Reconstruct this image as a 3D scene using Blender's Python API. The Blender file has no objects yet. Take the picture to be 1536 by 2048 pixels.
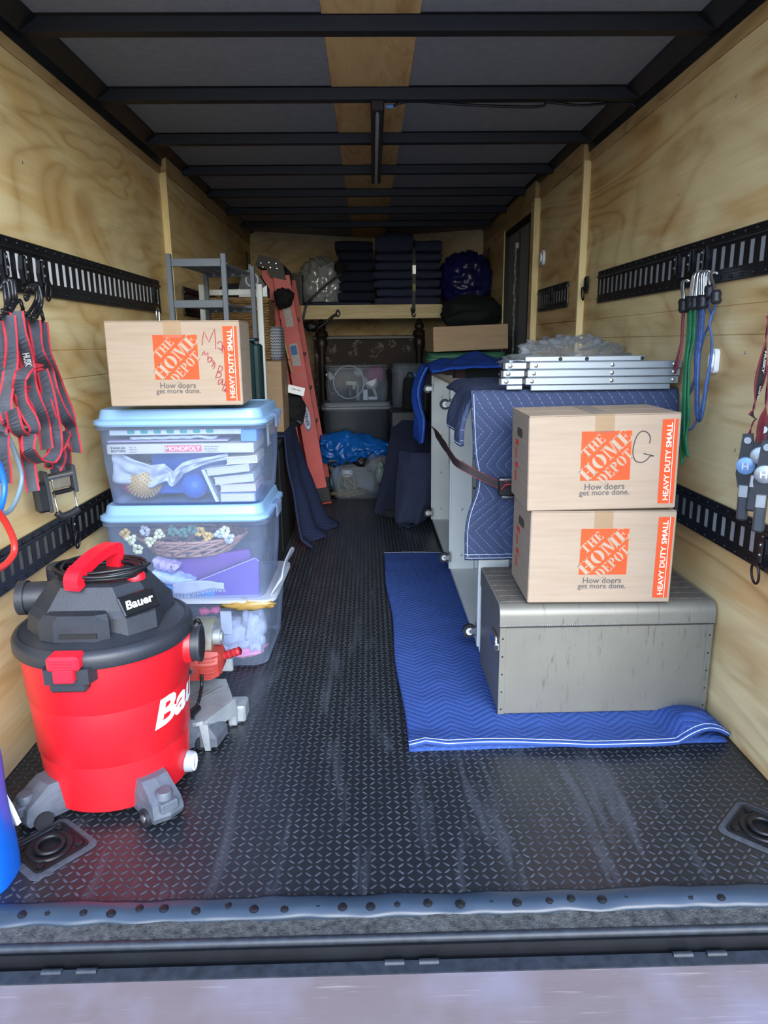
import bpy, bmesh, math, random
from math import sin, cos, pi, radians, sqrt
from mathutils import Vector, Matrix, noise

random.seed(7)
sc = bpy.context.scene
col = sc.collection

# ------------------------------------------------------------------ camera
cam_data = bpy.data.cameras.new('camera')
cam = bpy.data.objects.new('camera', cam_data)
col.objects.link(cam)
FPX = 1420.0
CAMZ = 1.18
cam_data.sensor_fit = 'VERTICAL'
cam_data.sensor_height = 36.0
cam_data.lens = FPX / 2048 * 36.0
cam_data.clip_start = 0.02
_y = Vector((735 - 768, 685 - 1024, FPX)).normalized()
_u = Vector((-sin(radians(0.9)), -cos(radians(0.9)), 0))
_u = (_u - _y * _u.dot(_y)).normalized()
_x = _y.cross(_u)
if _x.x < 0:
    _x = -_x
# rows of the world-from-camera rotation
_RX = Vector((_x.x, _y.x, _u.x)); _DN = Vector((_x.y, _y.y, _u.y)); _FW = Vector((_x.z, _y.z, _u.z))
cam.matrix_world = Matrix(((_RX.x, -_DN.x, -_FW.x, 0), (_RX.y, -_DN.y, -_FW.y, 0), (_RX.z, -_DN.z, -_FW.z, CAMZ), (0, 0, 0, 1)))
sc.camera = cam

def _ray(u, v):
    return _RX * ((u - 768) / FPX) + _DN * ((v - 1024) / FPX) + _FW
def onx(u, v, x):
    d = _ray(u, v); return d * (x / d.x) + Vector((0, 0, CAMZ))
def ony(u, v, y):
    d = _ray(u, v); return d * (y / d.y) + Vector((0, 0, CAMZ))
def onz(u, v, z):
    d = _ray(u, v); return d * ((z - CAMZ) / d.z) + Vector((0, 0, CAMZ))

# ------------------------------------------------------------------ world and exposure
w = bpy.data.worlds.new('overcast_sky')
sc.world = w
w.use_nodes = True
bg = w.node_tree.nodes['Background']
sky = w.node_tree.nodes.new('ShaderNodeTexSky')
sky.sky_type = 'NISHITA'
sky.sun_disc = False
sky.sun_elevation = radians(32)
sky.sun_rotation = radians(168)
sky.air_density = 1.0
sky.dust_density = 2.0
sky.ozone_density = 1.0
wb = w.node_tree.nodes.new('ShaderNodeMix'); wb.data_type = 'RGBA'; wb.blend_type = 'MULTIPLY'
wb.inputs[0].default_value = 1.0; wb.inputs[7].default_value = (0.80, 0.94, 1.16, 1)   # the camera's cool white balance
w.node_tree.links.new(sky.outputs[0], wb.inputs[6]); w.node_tree.links.new(wb.outputs[2], bg.inputs['Color'])
bg.inputs['Strength'].default_value = 0.30
sc.view_settings.view_transform = 'Standard'
sc.view_settings.look = 'None'
sc.view_settings.gamma = 1.0
sc.view_settings.use_curve_mapping = False
sc.view_settings.exposure = 1.45
sc.cycles.max_bounces = 12
sc.cycles.diffuse_bounces = 6
sc.cycles.transparent_max_bounces = 24

# ------------------------------------------------------------------ materials
def lin(h):
    h = h.lstrip('#')
    out = []
    for i in (0, 2, 4):
        c = int(h[i:i + 2], 16) / 255
        out.append(c / 12.92 if c <= 0.04045 else ((c + 0.055) / 1.055) ** 2.4)
    return (*out, 1)

class NT:
    def __init__(s, m):
        s.t = m.node_tree; s.n = s.t.nodes; s.l = s.t.links
        s.b = s.n['Principled BSDF']
    def new(s, kind, **kw):
        n = s.n.new(kind)
        for k, v in kw.items():
            if k.startswith('_'):
                setattr(n, k[1:], v)
            else:
                n.inputs[k].default_value = v
        return n
    def link(s, a, b): s.l.new(a, b)
    def math(s, op, a, b=None, c=None):
        n = s.n.new('ShaderNodeMath'); n.operation = op
        for i, x in enumerate((a, b, c)):
            if x is None: continue
            if isinstance(x, (int, float)): n.inputs[i].default_value = x
            else: s.l.new(x, n.inputs[i])
        return n.outputs[0]
    def mix(s, fac, a, b, kind='MIX'):
        n = s.n.new('ShaderNodeMix'); n.data_type = 'RGBA'; n.blend_type = kind
        for i, x in ((0, fac), (6, a), (7, b)):
            if isinstance(x, (int, float)): n.inputs[i].default_value = x
            elif isinstance(x, tuple): n.inputs[i].default_value = x
            else: s.l.new(x, n.inputs[i])
        return n.outputs[2]
    def coord(s, scale=(1, 1, 1), kind='Object'):
        tc = s.n.new('ShaderNodeTexCoord'); mp = s.n.new('ShaderNodeMapping')
        mp.inputs['Scale'].default_value = scale
        s.l.new(tc.outputs[kind], mp.inputs['Vector'])
        return mp.outputs['Vector']
    def noise(s, vec, scale=5, detail=4, rough=0.5, dist=0.0):
        n = s.n.new('ShaderNodeTexNoise')
        n.inputs['Scale'].default_value = scale; n.inputs['Detail'].default_value = detail
        n.inputs['Roughness'].default_value = rough; n.inputs['Distortion'].default_value = dist
        if vec is not None: s.l.new(vec, n.inputs['Vector'])
        return n.outputs['Fac']
    def ramp(s, fac, stops):
        n = s.n.new('ShaderNodeValToRGB'); cr_ = n.color_ramp
        while len(cr_.elements) < len(stops): cr_.elements.new(0.5)
        for e, (p, c) in zip(cr_.elements, stops):
            e.position = p; e.color = c
        s.l.new(fac, n.inputs[0]); return n.outputs[0]
    def bump(s, h, strength=0.3, dist=0.01):
        n = s.n.new('ShaderNodeBump'); n.inputs['Strength'].default_value = strength; n.inputs['Distance'].default_value = dist
        s.l.new(h, n.inputs['Height']); s.l.new(n.outputs[0], s.b.inputs['Normal'])

MATS = {}
def pm(name, c, rough=0.5, metal=0.0, c2=None, ns=8, nstretch=(1, 1, 1), bump=0.0, bs=60, spec=0.5, coat=0.0):
    """a plain procedural material: colour with a noise variation and a fine relief"""
    if name in MATS: return MATS[name]
    m = bpy.data.materials.new(name); m.use_nodes = True
    t = NT(m)
    t.b.inputs['Roughness'].default_value = rough
    t.b.inputs['Metallic'].default_value = metal
    t.b.inputs['Specular IOR Level'].default_value = spec
    t.b.inputs['Coat Weight'].default_value = coat
    v = t.coord(nstretch)
    a = lin(c)
    b = lin(c2) if c2 else tuple(min(1, x * 0.86) for x in a[:3]) + (1,)
    f = t.noise(v, ns, 4, 0.55)
    f = t.math('MULTIPLY_ADD', f, 2.2, -0.6)
    n = t.mix(f, a, b)
    n.node.clamp_factor = True
    t.link(n, t.b.inputs['Base Color'])
    if bump:
        t.bump(t.noise(v, bs, 3), bump, 0.004)
    MATS[name] = m
    return m

def ply_mat(name, c1, c2, c3, seed=0.0, along='y', scale=1.0):
    m = bpy.data.materials.new(name); m.use_nodes = True
    t = NT(m)
    st = {'y': (0.6, 0.34, 1.5), 'x': (0.3, 1.5, 1.5), 'yx': (2.6, 0.55, 1), 'z': (2.6, 2.6, 0.4)}[along]
    tc = t.n.new('ShaderNodeTexCoord'); mp = t.n.new('ShaderNodeMapping')
    mp.inputs['Scale'].default_value = tuple(x * scale for x in st); mp.inputs['Location'].default_value = (seed, seed * 1.7, seed * 0.6)
    t.link(tc.outputs['Object'], mp.inputs['Vector']); v = mp.outputs['Vector']
    big = t.noise(v, 1.6, 2, 0.5, 1.2)
    # cathedral figure: rings of a slow field
    rings = t.math('PINGPONG', t.math('MULTIPLY', big, 15.0), 1.0)
    rings = t.math('POWER', rings, 2.2)
    patch = t.noise(v, 2.3, 3, 0.55, 1.5)
    pf = t.math('MULTIPLY_ADD', patch, 5.0, -2.2); 
    cl = t.n.new('ShaderNodeClamp'); t.link(pf, cl.inputs[0])
    base = t.mix(cl.outputs[0], lin(c1), lin(c2))
    fig = t.math('MULTIPLY', rings, t.math('MULTIPLY_ADD', cl.outputs[0], 0.45, 0.30))
    base = t.mix(fig, base, lin(c3))
    st2 = {'y': (8, 2.0, 110), 'x': (2, 110, 110), 'yx': (110, 2.0, 8), 'z': (110, 110, 2)}[along]
    fine = t.noise(t.coord(st2), 1.0, 3, 0.6)
    base = t.mix(t.math('MULTIPLY_ADD', fine, 0.45, -0.12), base, lin(c3))
    # knots and scuffs
    kn = t.n.new('ShaderNodeTexVoronoi'); kn.inputs['Scale'].default_value = 1.1
    t.link(v, kn.inputs['Vector'])
    k = t.math('LESS_THAN', kn.outputs['Distance'], 0.028)
    base = t.mix(t.math('MULTIPLY', k, 0.55), base, lin('4a3620'))
    t.link(base, t.b.inputs['Base Color'])
    t.b.inputs['Roughness'].default_value = 0.62
    t.bump(fine, 0.12, 0.002)
    MATS[name] = m
    return m

def quilt_mat(name, c, stitch, amp=0.035, per=0.14, space=0.028, sw=0.09, c2=None, bump=0.55, swap=False, mixf=0.5):
    """moving-blanket cloth: zig-zag stitching in the cloth's own UV (metres)"""
    m = bpy.data.materials.new(name); m.use_nodes = True
    t = NT(m)
    uv = t.n.new('ShaderNodeUVMap'); sp = t.n.new('ShaderNodeSeparateXYZ'); t.link(uv.outputs[0], sp.inputs[0])
    U_, V_ = (sp.outputs[1], sp.outputs[0]) if swap else (sp.outputs[0], sp.outputs[1])
    tri = t.math('PINGPONG', U_, per / 2)
    ph = t.math('ADD', V_, t.math('MULTIPLY', tri, 2 * amp / per * 1.6))
    d = t.math('PINGPONG', t.math('DIVIDE', ph, space), 0.5)
    line = t.math('LESS_THAN', d, sw * 0.5)
    dash = t.math('GREATER_THAN', t.math('FRACT', t.math('MULTIPLY', U_, 95)), 0.32)
    v = t.coord()
    nz = t.noise(v, 14, 4, 0.6)
    base = t.mix(nz, lin(c), lin(c2 or c))
    base = t.mix(t.math('MULTIPLY', t.math('MULTIPLY', line, dash), mixf), base, lin(stitch))
    t.link(base, t.b.inputs['Base Color'])
    t.b.inputs['Roughness'].default_value = 0.9
    t.b.inputs['Specular IOR Level'].default_value = 0.2
    h = t.math('ADD', t.math('SQRT', d), t.math('MULTIPLY', nz, 0.5))
    t.bump(h, bump, 0.006)
    MATS[name] = m
    return m

def clear_mat(name, c, fac=0.25, rough=0.2, c_t=None):
    """thin translucent plastic: part see-through, part milky gloss"""
    m = bpy.data.materials.new(name); m.use_nodes = True
    t = NT(m)
    t.b.inputs['Base Color'].default_value = lin(c)
    t.b.inputs['Roughness'].default_value = rough
    tr = t.n.new('ShaderNodeBsdfTransparent'); tr.inputs[0].default_value = lin(c_t or 'f4f8ff')
    mx = t.n.new('ShaderNodeMixShader')
    fr = t.n.new('ShaderNodeFresnel'); fr.inputs[0].default_value = 1.35
    nz = t.noise(t.coord(), 6, 3)
    f = t.math('ADD', t.math('MULTIPLY_ADD', nz, 0.12, fac - 0.06), t.math('MULTIPLY', fr.outputs[0], 0.5))
    cl = t.n.new('ShaderNodeClamp'); t.link(f, cl.inputs[0])
    t.link(cl.outputs[0], mx.inputs[0]); t.link(tr.outputs[0], mx.inputs[1]); t.link(t.b.outputs[0], mx.inputs[2])
    t.link(mx.outputs[0], t.n['Material Output'].inputs[0])
    MATS[name] = m
    return m

# ------------------------------------------------------------------ mesh helpers
class MB:
    def __init__(s): s.v = []; s.f = []; s.uv = None
    def add(s, v, f, M=None):
        o = len(s.v)
        if M is not None: v = [M @ Vector(p) for p in v]
        s.v += [tuple(p) for p in v]; s.f += [tuple(i + o for i in q) for q in f]
        return s
    def box(s, x0, x1, y0, y1, z0, z1, c=0.0, M=None):
        if c <= 0:
            v = [(x, y, z) for z in (z0, z1) for y in (y0, y1) for x in (x0, x1)]
            f = [(0, 2, 3, 1), (4, 5, 7, 6), (0, 1, 5, 4), (2, 6, 7, 3), (0, 4, 6, 2), (1, 3, 7, 5)]
            return s.add(v, f, M)
        X, Y, Z = (x0, x1), (y0, y1), (z0, z1); v = []; idx = {}
        for i in (0, 1):
            for j in (0, 1):
                for k in (0, 1):
                    a = [X[i], Y[j], Z[k]]; ins = [c if q == 0 else -c for q in (i, j, k)]
                    for ax in range(3):
                        p = [a[q] + (ins[q] if q != ax else 0) for q in range(3)]
                        idx[i, j, k, ax] = len(v); v.append(tuple(p))
        f = []
        g = lambda i, j, k, ax: idx[i, j, k, ax]
        for i in (0, 1):
            q = [g(i, 0, 0, 0), g(i, 1, 0, 0), g(i, 1, 1, 0), g(i, 0, 1, 0)]; f.append(tuple(q if i else q[::-1]))
            q = [g(0, i, 0, 1), g(0, i, 1, 1), g(1, i, 1, 1), g(1, i, 0, 1)]; f.append(tuple(q if i else q[::-1]))
            q = [g(0, 0, i, 2), g(1, 0, i, 2), g(1, 1, i, 2), g(0, 1, i, 2)]; f.append(tuple(q if i else q[::-1]))
        for i in (0, 1):
            for j in (0, 1):
                f.append((g(i, j, 0, 0), g(i, j, 1, 0), g(i, j, 1, 1), g(i, j, 0, 1)))
                f.append((g(i, 0, j, 0), g(i, 1, j, 0), g(i, 1, j, 2), g(i, 0, j, 2)))
                f.append((g(0, i, j, 1), g(1, i, j, 1), g(1, i, j, 2), g(0, i, j, 2)))
                for k in (0, 1):
                    f.append((g(i, j, k, 0), g(i, j, k, 1), g(i, j, k, 2)))
        return s.add(v, f, M)
    def loft(s, secs, cap0=True, cap1=True, closed=True, M=None):
        n = len(secs[0]); v = [p for q in secs for p in q]; f = []
        m = n if closed else n - 1
        for k in range(len(secs) - 1):
            for i in range(m):
                j = (i + 1) % n
                f.append((k * n + i, k * n + j, (k + 1) * n + j, (k + 1) * n + i))
        if cap0: f.append(tuple(range(n))[::-1])
        if cap1: f.append(tuple((len(secs) - 1) * n + i for i in range(n)))
        return s.add(v, f, M)
    def lathe(s, prof, seg=32, M=None, cap0=True, cap1=True):
        return s.loft([[(r * cos(2 * pi * i / seg), r * sin(2 * pi * i / seg), z) for i in range(seg)] for r, z in prof], cap0, cap1, True, M)
    def cyl(s, a, b, r, seg=12, r2=None):
        return s.tube([a, b], [r, r if r2 is None else r2], seg)
    def tube(s, path, r, seg=8, closed=False):
        P = [Vector(p) for p in path]; n = len(P)
        R = r if isinstance(r, (list, tuple)) else [r] * n
        secs = []; prev = None
        for i in range(n):
            if closed: t = P[(i + 1) % n] - P[i - 1]
            else: t = P[min(i + 1, n - 1)] - P[max(i - 1, 0)]
            t.normalize()
            if prev is None:
                a = Vector((0, 0, 1)) if abs(t.z) < 0.9 else Vector((1, 0, 0))
                u = t.cross(a).normalized()
            else:
                u = (prev - t * prev.dot(t)).normalized()
            prev = u; w_ = t.cross(u)
            secs.append([P[i] + (u * cos(2 * pi * k / seg) + w_ * sin(2 * pi * k / seg)) * R[i] for k in range(seg)])
        if closed: secs.append(secs[0]); return s.loft(secs, False, False)
        return s.loft(secs)
    def ribbon(s, path, width, side, thick=0.002, off=0.0):
        """flat band along a path; side = direction(s) of its width; off shifts it along its width"""
        P = [Vector(p) for p in path]; n = len(P); secs = []
        for i in range(n):
            t = (P[min(i + 1, n - 1)] - P[max(i - 1, 0)]).normalized()
            sd = Vector(side[i] if isinstance(side, list) else side)
            sd = (sd - t * sd.dot(t))
            if sd.length < 1e-4: sd = t.orthogonal()
            sd.normalize(); nn = t.cross(sd)
            c = P[i] + sd * off
            secs.append([c + sd * width / 2 + nn * thick / 2, c - sd * width / 2 + nn * thick / 2, c - sd * width / 2 - nn * thick / 2, c + sd * width / 2 - nn * thick / 2])
        return s.loft(secs)
    def prism(s, poly, d, M=None):
        """polygon in xy (z = 0) given depth d along z"""
        n = len(poly)
        v = [(p[0], p[1], 0) for p in poly] + [(p[0], p[1], d) for p in poly]
        f = [tuple(range(n))[::-1], tuple(range(n, 2 * n))] + [(i, (i + 1) % n, n + (i + 1) % n, n + i) for i in range(n)]
        return s.add(v, f, M)
    def grid(s, fn, nu, nv, uv=None):
        v = []; us = []
        for j in range(nv + 1):
            for i in range(nu + 1):
                v.append(tuple(fn(i / nu, j / nv))); us.append(uv(i / nu, j / nv) if uv else (i / nu, j / nv))
        f = [(j * (nu + 1) + i, j * (nu + 1) + i + 1, (j + 1) * (nu + 1) + i + 1, (j + 1) * (nu + 1) + i) for j in range(nv) for i in range(nu)]
        s.add(v, f); s.uv = us
        return s
    def blob(s, c, r, nu=32, nv=20, amp=0.15, freq=2.5, seed=0.0, flat=None, ridge=False):
        c = Vector(c); secs = []
        for j in range(nv + 1):
            th = pi * j / nv; ring = []
            for i in range(nu):
                ph = 2 * pi * i / nu
                d = Vector((sin(th) * cos(ph), sin(th) * sin(ph), -cos(th)))
                q = d * freq + Vector((seed, seed * 1.3, -seed))
                k = noise.noise(q)
                if ridge: k = 0.9 * (0.35 - abs(k)) + 0.5 * (0.3 - abs(noise.noise(q * 2.3)))
                p = Vector((d.x * r[0], d.y * r[1], d.z * r[2])) * (1 + amp * k) + c
                if flat is not None and p.z < flat: p.z = flat
                ring.append(p)
            secs.append(ring)
        return s.loft(secs, True, True)

def rr(cx, cy, w_, h, r, z, n=5):
    """rounded rectangle, counter-clockwise, at height z"""
    out = []
    for sx, sy, a0 in ((1, 1, 0), (-1, 1, 90), (-1, -1, 180), (1, -1, 270)):
        for k in range(n + 1):
            a = radians(a0 + 90 * k / n)
            out.append((cx + sx * (w_ / 2 - r) + r * cos(a), cy + sy * (h / 2 - r) + r * sin(a), z))
    return out

def cr(pts, n=8, closed=False):
    """Catmull-Rom through the points"""
    P = [Vector(p) for p in pts]; out = []; m = len(P)
    for i in range(m if closed else m - 1):
        g = (lambda k: P[k % m]) if closed else (lambda k: P[max(0, min(m - 1, k))])
        a, b, c, d = g(i - 1), g(i), g(i + 1), g(i + 2)
        for k in range(n):
            t = k / n
            out.append(0.5 * (2 * b + (c - a) * t + (2 * a - 5 * b + 4 * c - d) * t * t + (3 * b - a - 3 * c + d) * t ** 3))
    if not closed: out.append(P[-1])
    return out

def props(o, label=None, cat=None, group=None, kind=None):
    if label: o['label'] = label
    if cat: o['category'] = cat
    if group: o['group'] = group
    if kind: o['kind'] = kind
    return o

def root_loc(o):
    v = Vector((0, 0, 0))
    while o is not None:
        v = v + o.location; o = o.parent
    return v

def ob(name, mb, mat, parent=None, smooth=False, label=None, cat=None, group=None, kind=None, solid=0.0, angle=None, weld=False, local=False):
    me = bpy.data.meshes.new(name)
    off = Vector((0, 0, 0)) if local else root_loc(parent)
    vs = [(p[0] - off.x, p[1] - off.y, p[2] - off.z) for p in mb.v] if off.length > 0 else mb.v
    me.from_pydata(vs, [], mb.f)
    if mb.uv:
        ul = me.uv_layers.new(name='uv')
        for l in me.loops: ul.data[l.index].uv = mb.uv[l.vertex_index]
    bm = bmesh.new(); bm.from_mesh(me)
    if weld: bmesh.ops.remove_doubles(bm, verts=bm.verts, dist=1e-5)
    bmesh.ops.recalc_face_normals(bm, faces=bm.faces)
    bm.to_mesh(me); bm.free()
    if smooth:
        for p in me.polygons: p.use_smooth = True
        if angle: me.set_sharp_from_angle(angle=radians(angle))
    me.materials.append(MATS[mat] if isinstance(mat, str) else mat)
    o = bpy.data.objects.new(name, me); col.objects.link(o)
    if parent is not None: o.parent = parent
    if solid:
        md = o.modifiers.new('thickness', 'SOLIDIFY'); md.thickness = solid; md.offset = 0
    return props(o, label, cat, group, kind)

def thing(name, loc, label, cat, group=None):
    o = bpy.data.objects.new(name, None); col.objects.link(o)
    o.location = loc; o.empty_display_size = 0.05
    return props(o, label, cat, group)

def copy_tree(o, parent=None, **kw):
    c = o.copy(); col.objects.link(c)
    if parent is not None: c.parent = parent
    for ch in list(o.children): copy_tree(ch, c)
    if kw: props(c, **kw)
    return c

def place(o, loc, rz=0.0):
    o.location = loc; o.rotation_euler = (0, 0, rz); return o

def text_mesh(s, w_=None, h=None, bold=0.0):
    cu = bpy.data.curves.new('lettering', 'FONT'); cu.body = s; cu.size = 1.0; cu.offset = bold; cu.resolution_u = 3
    to = bpy.data.objects.new('lettering', cu); col.objects.link(to)
    bpy.context.view_layer.update()
    me = bpy.data.meshes.new_from_object(to.evaluated_get(bpy.context.evaluated_depsgraph_get()))
    v = [x.co.copy() for x in me.vertices]; f = [tuple(p.vertices) for p in me.polygons]
    bpy.data.objects.remove(to); bpy.data.curves.remove(cu); bpy.data.meshes.remove(me)
    x0 = min(p.x for p in v); x1 = max(p.x for p in v); y0 = min(p.y for p in v); y1 = max(p.y for p in v)
    k = (h / (y1 - y0)) if h else None
    kx = w_ / (x1 - x0) if w_ else k
    ky = k or kx
    return [((p.x - x0) * kx, (p.y - y0) * ky, 0) for p in v], f

def fine_text(s, w_, h, bold, cuts=3):
    v, f = text_mesh(s, w_, h, bold)
    bm = bmesh.new(); vs = [bm.verts.new(p) for p in v]
    for q in f: bm.faces.new([vs[i] for i in q])
    bmesh.ops.triangulate(bm, faces=bm.faces)
    bmesh.ops.subdivide_edges(bm, edges=bm.edges, cuts=cuts, use_grid_fill=True)
    bm.verts.index_update()
    out = [tuple(x.co) for x in bm.verts], [tuple(x.index for x in q.verts) for q in bm.faces]
    bm.free(); return out

def frame(o, xa, ya):
    """matrix of a flat print: origin, its reading direction and its up direction"""
    xa = Vector(xa).normalized(); ya = Vector(ya).normalized(); za = xa.cross(ya)
    return Matrix(((xa.x, ya.x, za.x, o[0]), (xa.y, ya.y, za.y, o[1]), (xa.z, ya.z, za.z, o[2]), (0, 0, 0, 1)))

def plate(us, vs, hole, d, M):
    """connected plate with real holes: cell grid us x vs, front at z = d, back at z = 0"""
    mb = MB(); ids = {}
    def g(i, j, k):
        if (i, j, k) not in ids:
            ids[i, j, k] = len(mb.v); mb.v.append(tuple(M @ Vector((us[i], vs[j], d * k))))
        return ids[i, j, k]
    nu, nv = len(us) - 1, len(vs) - 1
    full = lambda i, j: 0 <= i < nu and 0 <= j < nv and not hole(i, j)
    for i in range(nu):
        for j in range(nv):
            if not full(i, j): continue
            mb.f.append((g(i, j, 1), g(i + 1, j, 1), g(i + 1, j + 1, 1), g(i, j + 1, 1)))
            if not full(i - 1, j): mb.f.append((g(i, j, 0), g(i, j, 1), g(i, j + 1, 1), g(i, j + 1, 0)))
            if not full(i + 1, j): mb.f.append((g(i + 1, j, 0), g(i + 1, j + 1, 0), g(i + 1, j + 1, 1), g(i + 1, j, 1)))
            if not full(i, j - 1): mb.f.append((g(i, j, 0), g(i + 1, j, 0), g(i + 1, j, 1), g(i, j, 1)))
            if not full(i, j + 1): mb.f.append((g(i, j + 1, 0), g(i, j + 1, 1), g(i + 1, j + 1, 1), g(i + 1, j + 1, 0)))
    return mb
# ------------------------------------------------------------------ shared materials
LX, RX, CEIL = -1.035, 1.08, 2.125
WALLC = ('d8c596', 'c9ad74', '9f7d4a')
ply_mat('plywood_left', 'f2dfa8', 'e2c080', 'b48b50', 3.1)
ply_mat('plywood_right', 'e9d29c', 'd4ad72', 'a27a46', 8.4)
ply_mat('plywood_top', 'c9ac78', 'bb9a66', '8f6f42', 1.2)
ply_mat('plywood_back', 'e2d2a8', 'd6bf92', 'b0926a', 5.0, 'x')
ply_mat('plywood_ceiling', 'd8b57c', 'caa066', 'a47c4a', 2.2, 'yx')
pm('batten_wood', 'ead9a6', 0.6, c2='d9c084', ns=5, nstretch=(20, 20, 1.5))
pm('plank_wood', 'd9c9a0', 0.6, c2='bfa672', ns=4, nstretch=(1.2, 20, 20))
pm('rail_black', '17181b', 0.38, c2='0f1012', ns=12, bump=0.1, bs=120)
pm('beam_black', '121316', 0.55, c2='0c0d10')
pm('steel_black', '1d1f23', 0.42, 0.3, c2='121316', ns=9, bump=0.1)
pm('ceiling_felt', '8a8d92', 0.92, c2='7e8186', ns=30, bump=0.5, bs=300)
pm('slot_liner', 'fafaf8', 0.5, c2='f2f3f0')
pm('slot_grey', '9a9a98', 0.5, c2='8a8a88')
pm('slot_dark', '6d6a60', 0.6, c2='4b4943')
pm('chrome', 'd5d8da', 0.22, 0.95, c2='b5b9bc', ns=20)
pm('zinc', 'b9bdbf', 0.35, 0.85, c2='9a9ea0', ns=20)
pm('white_plastic', 'e8eaf0', 0.4, c2='dfe1e8')
pm('white_paint', 'ccd1cd', 0.45, c2='c4c9c5', ns=3)
pm('black_plastic', '26282c', 0.45, c2='1c1e21', ns=10, bump=0.1, bs=200)
pm('dark_grey_plastic', '3d4147', 0.5, c2='33373c', ns=8, bump=0.15, bs=160)
pm('grey_plastic', '6a7078', 0.45, c2='5d636b', ns=8)
pm('door_grey', '8c8c8a', 0.7, c2='82827f', ns=40, bump=0.2, bs=200)
pm('cardboard', '9c8b78', 0.85, c2='91806c', ns=5, nstretch=(1, 1, 14), bump=0.08, bs=90)
pm('cardboard_dim', 'a98f6f', 0.88, c2='9a8163', ns=5, nstretch=(1, 1, 14), bump=0.08, bs=90)
pm('print_orange', 'cc4816', 0.75, c2='c44214')
pm('print_card', 'a08f7c', 0.85, c2='968570')
pm('print_grey', '56534f', 0.8, c2='4e4b48')
pm('print_white', 'dcdddc', 0.7, c2='d4d5d4')
pm('print_black', '1b1b1d', 0.7, c2='151517')
pm('marker_red', '94202a', 0.7, c2='861a24')
pm('marker_black', '3a3634', 0.7, c2='2e2b29')
pm('print_red', 'c83a30', 0.75, c2='c0352c')
clear_mat('packing_tape', 'd8cdb8', 0.10, 0.12, 'f6efe4')
pm('tote_lid_blue', '84aad0', 0.35, c2='7ba3ca', ns=4)
clear_mat('tote_clear', 'b4c8e8', 0.13, 0.18, 'e9f1ff')
clear_mat('tote_clear_dim', '9aa3ad', 0.22, 0.2, 'dfe6ee')
clear_mat('tote_smoke', '3b424a', 0.55, 0.25, '9aa4ae')
clear_mat('bag_film', 'd8dde0', 0.10, 0.08, 'f6f8f9')
quilt_mat('blanket_blue', '345090', '8fa4d0', c2='2c4682', sw=.06, mixf=.35)
quilt_mat('blanket_drape', '38435f', '9aa6c4', c2='2f3952', per=0.26, space=0.04, amp=0.075, sw=.055, mixf=.5, swap=True)
quilt_mat('blanket_navy', '2b3553', '4c5878', c2='242d48', per=0.2, mixf=.3)
quilt_mat('blanket_dark', '262b3e', '3a4056', c2='202535', per=0.2, mixf=.3)
quilt_mat('blanket_slate', '3a4058', '555d78', c2='31374d', per=0.2, mixf=.3)
quilt_mat('blanket_royal', '2450ae', '4f78cc', c2='1c429a', per=0.1, space=0.02, mixf=.3)

# rubber floor with chalky wear streaks
m = bpy.data.materials.new('rubber_floor'); m.use_nodes = True
t = NT(m)
wear = t.noise(t.coord((7, 0.9, 1)), 1.6, 5, 0.65, 0.4)
wear = t.ramp(wear, [(0.54, (0, 0, 0, 1)), (0.74, (1, 1, 1, 1))])
grit = t.noise(t.coord(), 120, 2, 0.7)
wf = t.math('MULTIPLY', wear, t.math('MULTIPLY_ADD', grit, 0.7, 0.0))
base = t.mix(wf, lin('1d2024'), lin('727b86'))
t.link(base, t.b.inputs['Base Color'])
t.link(t.math('MULTIPLY_ADD', wf, 0.35, 0.36), t.b.inputs['Roughness'])
t.bump(grit, 0.15, 0.002)
MATS['rubber_floor'] = m

# ------------------------------------------------------------------ outside ground
mb = MB().box(-150, 150, -200, 60, -0.62, -0.55)
ob('ground', mb, pm('asphalt', '8d8c8a', 0.95, c2='777674', ns=30, bump=0.4), kind='structure')

# ------------------------------------------------------------------ floor
fl = MB().box(LX - 0.04, RX + 0.04, 1.296, 7.1, -0.06, 0.0)
floor = ob('floor', fl, 'rubber_floor', kind='structure')
# raised tread lozenges: tens of thousands, joined
P_ = 0.0212
vv = []; ff = []
def lozenge(cx, cy, a):
    L, Wd, hgt = 0.0104, 0.0030, 0.0016
    ca, sa = cos(a), sin(a); o = len(vv)
    for (x, y, z) in ((-L, 0, 0), (-L * .45, -Wd, 0), (L * .45, -Wd, 0), (L, 0, 0), (L * .45, Wd, 0), (-L * .45, Wd, 0), (-L * .4, 0, hgt), (L * .4, 0, hgt)):
        vv.append((cx + x * ca - y * sa, cy + x * sa + y * ca, z))
    for q in ((0, 1, 6), (1, 2, 7, 6), (2, 3, 7), (3, 4, 7), (4, 5, 6, 7), (5, 0, 6)):
        ff.append(tuple(o + i for i in q))
DR = [(-0.79, 1.495, 0.10), (0.955, 1.50, 0.10)]
j = 0; y = 1.325
while y < 5.4:
    i = 0; x = LX + 0.012
    while x < RX - 0.01:
        if not any(abs(x - a) + abs(y - b) < r * 1.25 for a, b, r in DR):
            lozenge(x, y, radians(45 if (i + j) % 2 else -45) + random.uniform(-.06, .06))
        x += P_; i += 1
    y += P_; j += 1
tm = MB(); tm.v = vv; tm.f = ff
me = bpy.data.meshes.new('tread_pattern'); me.from_pydata(vv, [], ff)
pm('tread_rubber', '454b53', 0.28, c2='2a2f35', ns=6, nstretch=(4, 0.8, 1))
me.materials.append(MATS['tread_rubber'])
o = bpy.data.objects.new('tread_pattern', me); col.objects.link(o); o.parent = floor; o['kind'] = 'stuff'

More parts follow.
